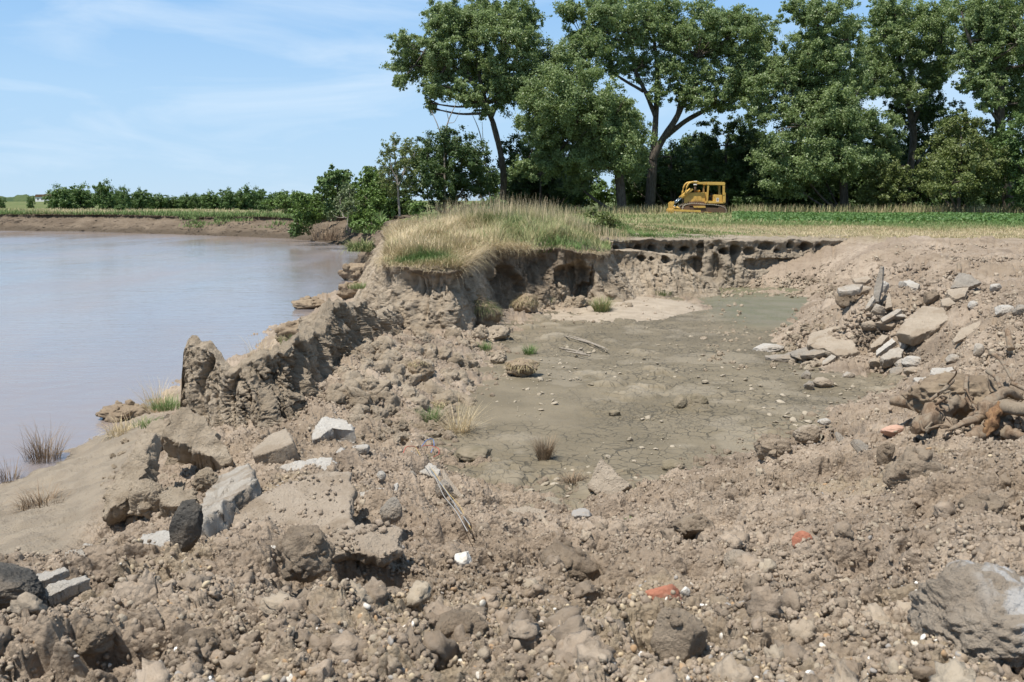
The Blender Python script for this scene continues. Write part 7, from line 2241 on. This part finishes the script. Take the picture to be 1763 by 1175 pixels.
def build_wires():
    def wire(lab, mat, px, rad=0.006, wob=0.0, seed=1):
        rg = R(seed)
        pts = []
        for a, b, lift in px:
            h = hit(a, b)
            pts.append(h + np.array([0, 0, lift]) + rg.normal(0, wob, 3))
        p0 = pts[0]
        e = tube_obj('wire', pts, [rad] * len(pts), mat, None, 7, seed, 0.02, p0)
        e.location = p0
        tag(e, lab, 'wire')
    line = [(706, 792, .10), (725, 812, .12), (745, 842, .12), (765, 872, .10), (785, 898, .08), (808, 924, .05)]
    wire('white wire running straight down the slope in the bundle', 'wire_white', line, 0.003, 0.012, 1)
    wire('gray wire running beside the white one down the slope', 'wire_gray', [(a + 3, b - 2, l + .01) for a, b, l in line], 0.0035, 0.014, 2)
    wire('yellow wire running down the slope in the bundle', 'wire_yellow', [(a + 5, b - 6, l) for a, b, l in line], 0.003, 0.016, 3)
    wire('red wire looping over the soil at the upper end of the bundle', 'wire_red', [(693, 822, .03), (692, 805, .08), (698, 792, .14), (712, 788, .12), (722, 786, .08)], 0.004, 0, 4)
    wire('red wire trailing towards the mud right of the bundle', 'wire_red', [(728, 780, .08), (742, 780, .09), (756, 784, .08), (756, 790, .05), (746, 792, .03)], 0.004, 0, 5)
    wire('blue wire arching above the upper end of the bundle', 'wire_blue', [(726, 776, .05), (735, 770, .09), (746, 769, .10), (748, 776, .06), (742, 784, .03)], 0.004, 0, 6)


def tuft(name, label, cat, px, py, n, h0, h1, spread, tint0, tint1, seed, lean=0.6, lift=0.0, group=None, wid=0.006, bend=(0.3, 1.4), p0=None, mat='grass'):
    rg = R(seed)
    p = hit(px, py) if p0 is None else np.asarray(p0)
    a = rg.uniform(0, 6.3, n)
    rr = spread * np.sqrt(rg.rand(n))
    root = np.stack([p[0] + np.cos(a) * rr, p[1] + np.sin(a) * rr, np.full(n, p[2] + lift - 0.02)], 1)
    return grass_obj(name, [(root, a + rg.normal(0, 0.6, n), rg.uniform(h0, h1, n), 1.5 - lean * rg.rand(n), rg.uniform(bend[0], bend[1], n), wid * rg.uniform(0.7, 1.3, n), rg.uniform(tint0, tint1, n))], label, cat, None, None, p, mat) if group is None else None


def sod(label, box, seed, n, tint0=0.45, tint1=1.0, droop=0.5, cover=0.35):
    """A lump of turf fallen from the bank: an earth lump with its grass still on it."""
    x0, y0, x1, y1 = box
    p = hit((x0 + x1) / 2, y1 - 4)
    dist = np.linalg.norm(p - np.array((0, 0, EYE)))
    w, h = (x1 - x0) * dist / FPX * 0.5, (y1 - y0) * dist / FPX * 0.5
    o = empty('sod_clump', p)
    V, F = lump_proto(5, seed, 9, 0.4, 0.18, 2.4)
    V = V / np.abs(V).max(0) * np.array((w * 0.92, w * 0.8, h))
    V[:, 2] += h * 0.75
    link('earth_lump', mesh_np('earth_lump', V, F, M['bank_brown']), o)
    rg = R(seed + 1)
    cand = np.where(V[:, 2] > h * (0.75 + 1 - cover * 2))[0]
    i = rg.choice(cand, n)
    root = V[i]
    az = np.arctan2(V[i, 1], V[i, 0]) + rg.normal(0, 0.5, n)
    ln = rg.uniform(0.2, 0.6, n) * droop * 0.9
    Vb, Fb, m = blades(root, az, ln, rg.uniform(-1.1, 0.35, n), rg.uniform(0.8, 2.4, n), rg.uniform(0.006, 0.011, n))
    me = mesh_np('grass', Vb, Fb, M['grass'], {'tint': np.repeat(rg.uniform(tint0, tint1, n) * 0.88, m)}, False)
    link('grass', me, o)
    return tag(o, label, 'sod clump')


def build_tufts():
    sod('big clump of sod with long straw and a green top, fallen beside the grassy block', (792, 505, 868, 566), 501, 1500, 0.35, 1.0, 0.55, 0.42)
    sod('rounded clump of sod with brown straw hanging down, in front of the shaded wall', (876, 503, 930, 544), 502, 600, 0.7, 1.0, 0.42, 0.5)
    sod('brown clump of sod sunk in the mud with straw trailing off it', (866, 616, 934, 650), 503, 420, 0.8, 1.0, 0.22, 0.5)
    sod('dark block of turf with a thin thatch standing on the rubble slope', (696, 616, 750, 660), 504, 200, 0.8, 1.0, 0.2, 0.2)
    sod('small straw covered clod at the edge of the mud', (740, 690, 776, 706), 505, 200, 0.85, 1.0, 0.25, 0.5)
    tuft('grass_tuft', 'dead straw tuft standing in the cracked mud', 'grass tuft', 938, 792, 300, 0.15, 0.36, 0.07, 0.3, 1.0, 601, mat='dead', lean=0.45, bend=(0.1, 0.9))
    tuft('grass_tuft', 'flattened dark straw tuft on the mud near the pointed tan rock', 'grass tuft', 986, 834, 300, 0.12, 0.26, 0.08, 0.1, 0.8, 602, lean=1.3, bend=(1.2, 2.4), mat='dead')
    tuft('grass_tuft', 'green tuft growing at the mud edge below the rubble slope', 'grass tuft', 742, 728, 240, 0.12, 0.32, 0.08, 0.0, 0.35, 603)
    tuft('grass_tuft', 'straw lying flat beside the green tuft at the mud edge', 'grass tuft', 790, 742, 260, 0.3, 0.6, 0.14, 0.8, 1.0, 604, lean=1.45, bend=(0.2, 0.6))
    tuft('grass_tuft', 'green tuft on the sand patch', 'grass tuft', 1036, 536, 420, 0.25, 0.5, 0.20, 0.15, 0.75, 605, wid=0.012)
    tuft('grass_tuft', 'small green tuft on the far edge of the sand patch', 'grass tuft', 1140, 508, 160, 0.12, 0.25, 0.25, 0.05, 0.4, 606, wid=0.012)
    tuft('grass_tuft', 'green sprig beside the brown sod in the mud', 'grass tuft', 912, 610, 120, 0.12, 0.3, 0.12, 0.0, 0.3, 607, wid=0.01)
    tuft('grass_tuft', 'green sprig on the mud edge below the big sod clump', 'grass tuft', 835, 602, 120, 0.1, 0.25, 0.14, 0.0, 0.35, 608, wid=0.01)
    tuft('grass_tuft', 'green tuft between the sod clumps at the foot of the shaded wall', 'grass tuft', 945, 522, 160, 0.12, 0.28, 0.2, 0.05, 0.5, 609, wid=0.012)
    tuft('grass_tuft', 'bright green tuft growing beside the near end of the earth ridge', 'grass tuft', 285, 702, 240, 0.12, 0.28, 0.24, 0.1, 0.45, 610, lean=1.0, wid=0.010, p0=P(288, 702, -2.0))
    tuft('grass_tuft', 'second green tuft lower on the slope towards the river', 'grass tuft', 255, 730, 130, 0.10, 0.22, 0.22, 0.1, 0.5, 611, lean=1.0, wid=0.010, p0=P(256, 732, -2.2))
    tuft('grass_tuft', 'pale dry tuft leaning over the river behind the green tuft', 'grass tuft', 262, 690, 240, 0.4, 0.75, 0.2, 0.82, 1.0, 612, lean=1.0, wid=0.006, p0=P(272, 706, -2.3))
    tuft('grass_tuft', 'tall brown dead weeds at the water edge', 'grass tuft', 75, 792, 260, 0.25, 0.8, 0.28, 0.0, 0.8, 613, lean=0.6, wid=0.007, mat='dead')
    tuft('grass_tuft', 'thin dead weeds at the left end of the water edge', 'grass tuft', 14, 830, 90, 0.25, 0.55, 0.2, 0.0, 0.8, 614, lean=0.6, wid=0.007, mat='dead')
    tuft('grass_tuft', 'matted brown grass on the mud bench', 'grass tuft', 72, 868, 300, 0.15, 0.35, 0.25, 0.2, 1.0, 615, lean=1.6, bend=(0.8, 2.0), wid=0.007, mat='dead')
    tuft('grass_tuft', 'matted straw on the river bank right of the dead weeds', 'grass tuft', 215, 745, 300, 0.2, 0.45, 0.3, 0.75, 0.95, 616, lean=1.4, bend=(0.8, 2.0), wid=0.008)
    tuft('grass_tuft', 'dry grass fan behind the saddle of the earth ridge', 'grass tuft', 445, 620, 70, 0.3, 0.6, 0.2, 0.8, 1.0, 617, lean=0.6, wid=0.006, p0=P(446, 622, -1.25))
    tuft('grass_tuft', 'green grass on the dark slumped lump at the river edge', 'grass tuft', 505, 588, 260, 0.15, 0.3, 0.3, 0.2, 0.6, 618, wid=0.012, p0=P(508, 594, -1.7))
    tuft('grass_tuft', 'green patch on the brown earth jumble by the block', 'grass tuft', 615, 494, 200, 0.15, 0.3, 0.4, 0.1, 0.5, 619, wid=0.015, p0=P(618, 496, -1.9))
    tuft('grass_tuft', 'drooping green bush grass at the inlet, left of the grassy block', 'grass tuft', 628, 428, 700, 0.5, 1.1, 1.0, 0.25, 0.6, 620, wid=0.05, lean=1.2, bend=(0.8, 2.2), p0=P(628, 432, -1.6))
    tuft('brush_pile', 'reddish dead brush fallen down the collapsed bank', 'brush', 565, 412, 260, 0.8, 2.0, 1.3, 0.2, 0.9, 621, wid=0.04, lean=0.9, bend=(-0.3, 0.8), mat='dead', p0=P(563, 414, -2.2))
    tuft('grass_tuft', 'tiny green weed on the soil right of the flat pinkish slab', 'grass tuft', 1087, 898, 40, 0.03, 0.07, 0.03, 0.0, 0.2, 622, wid=0.008)


build_grass()
build_trees()
build_far()
build_dozer()
build_wood()
build_wires()
build_tufts()
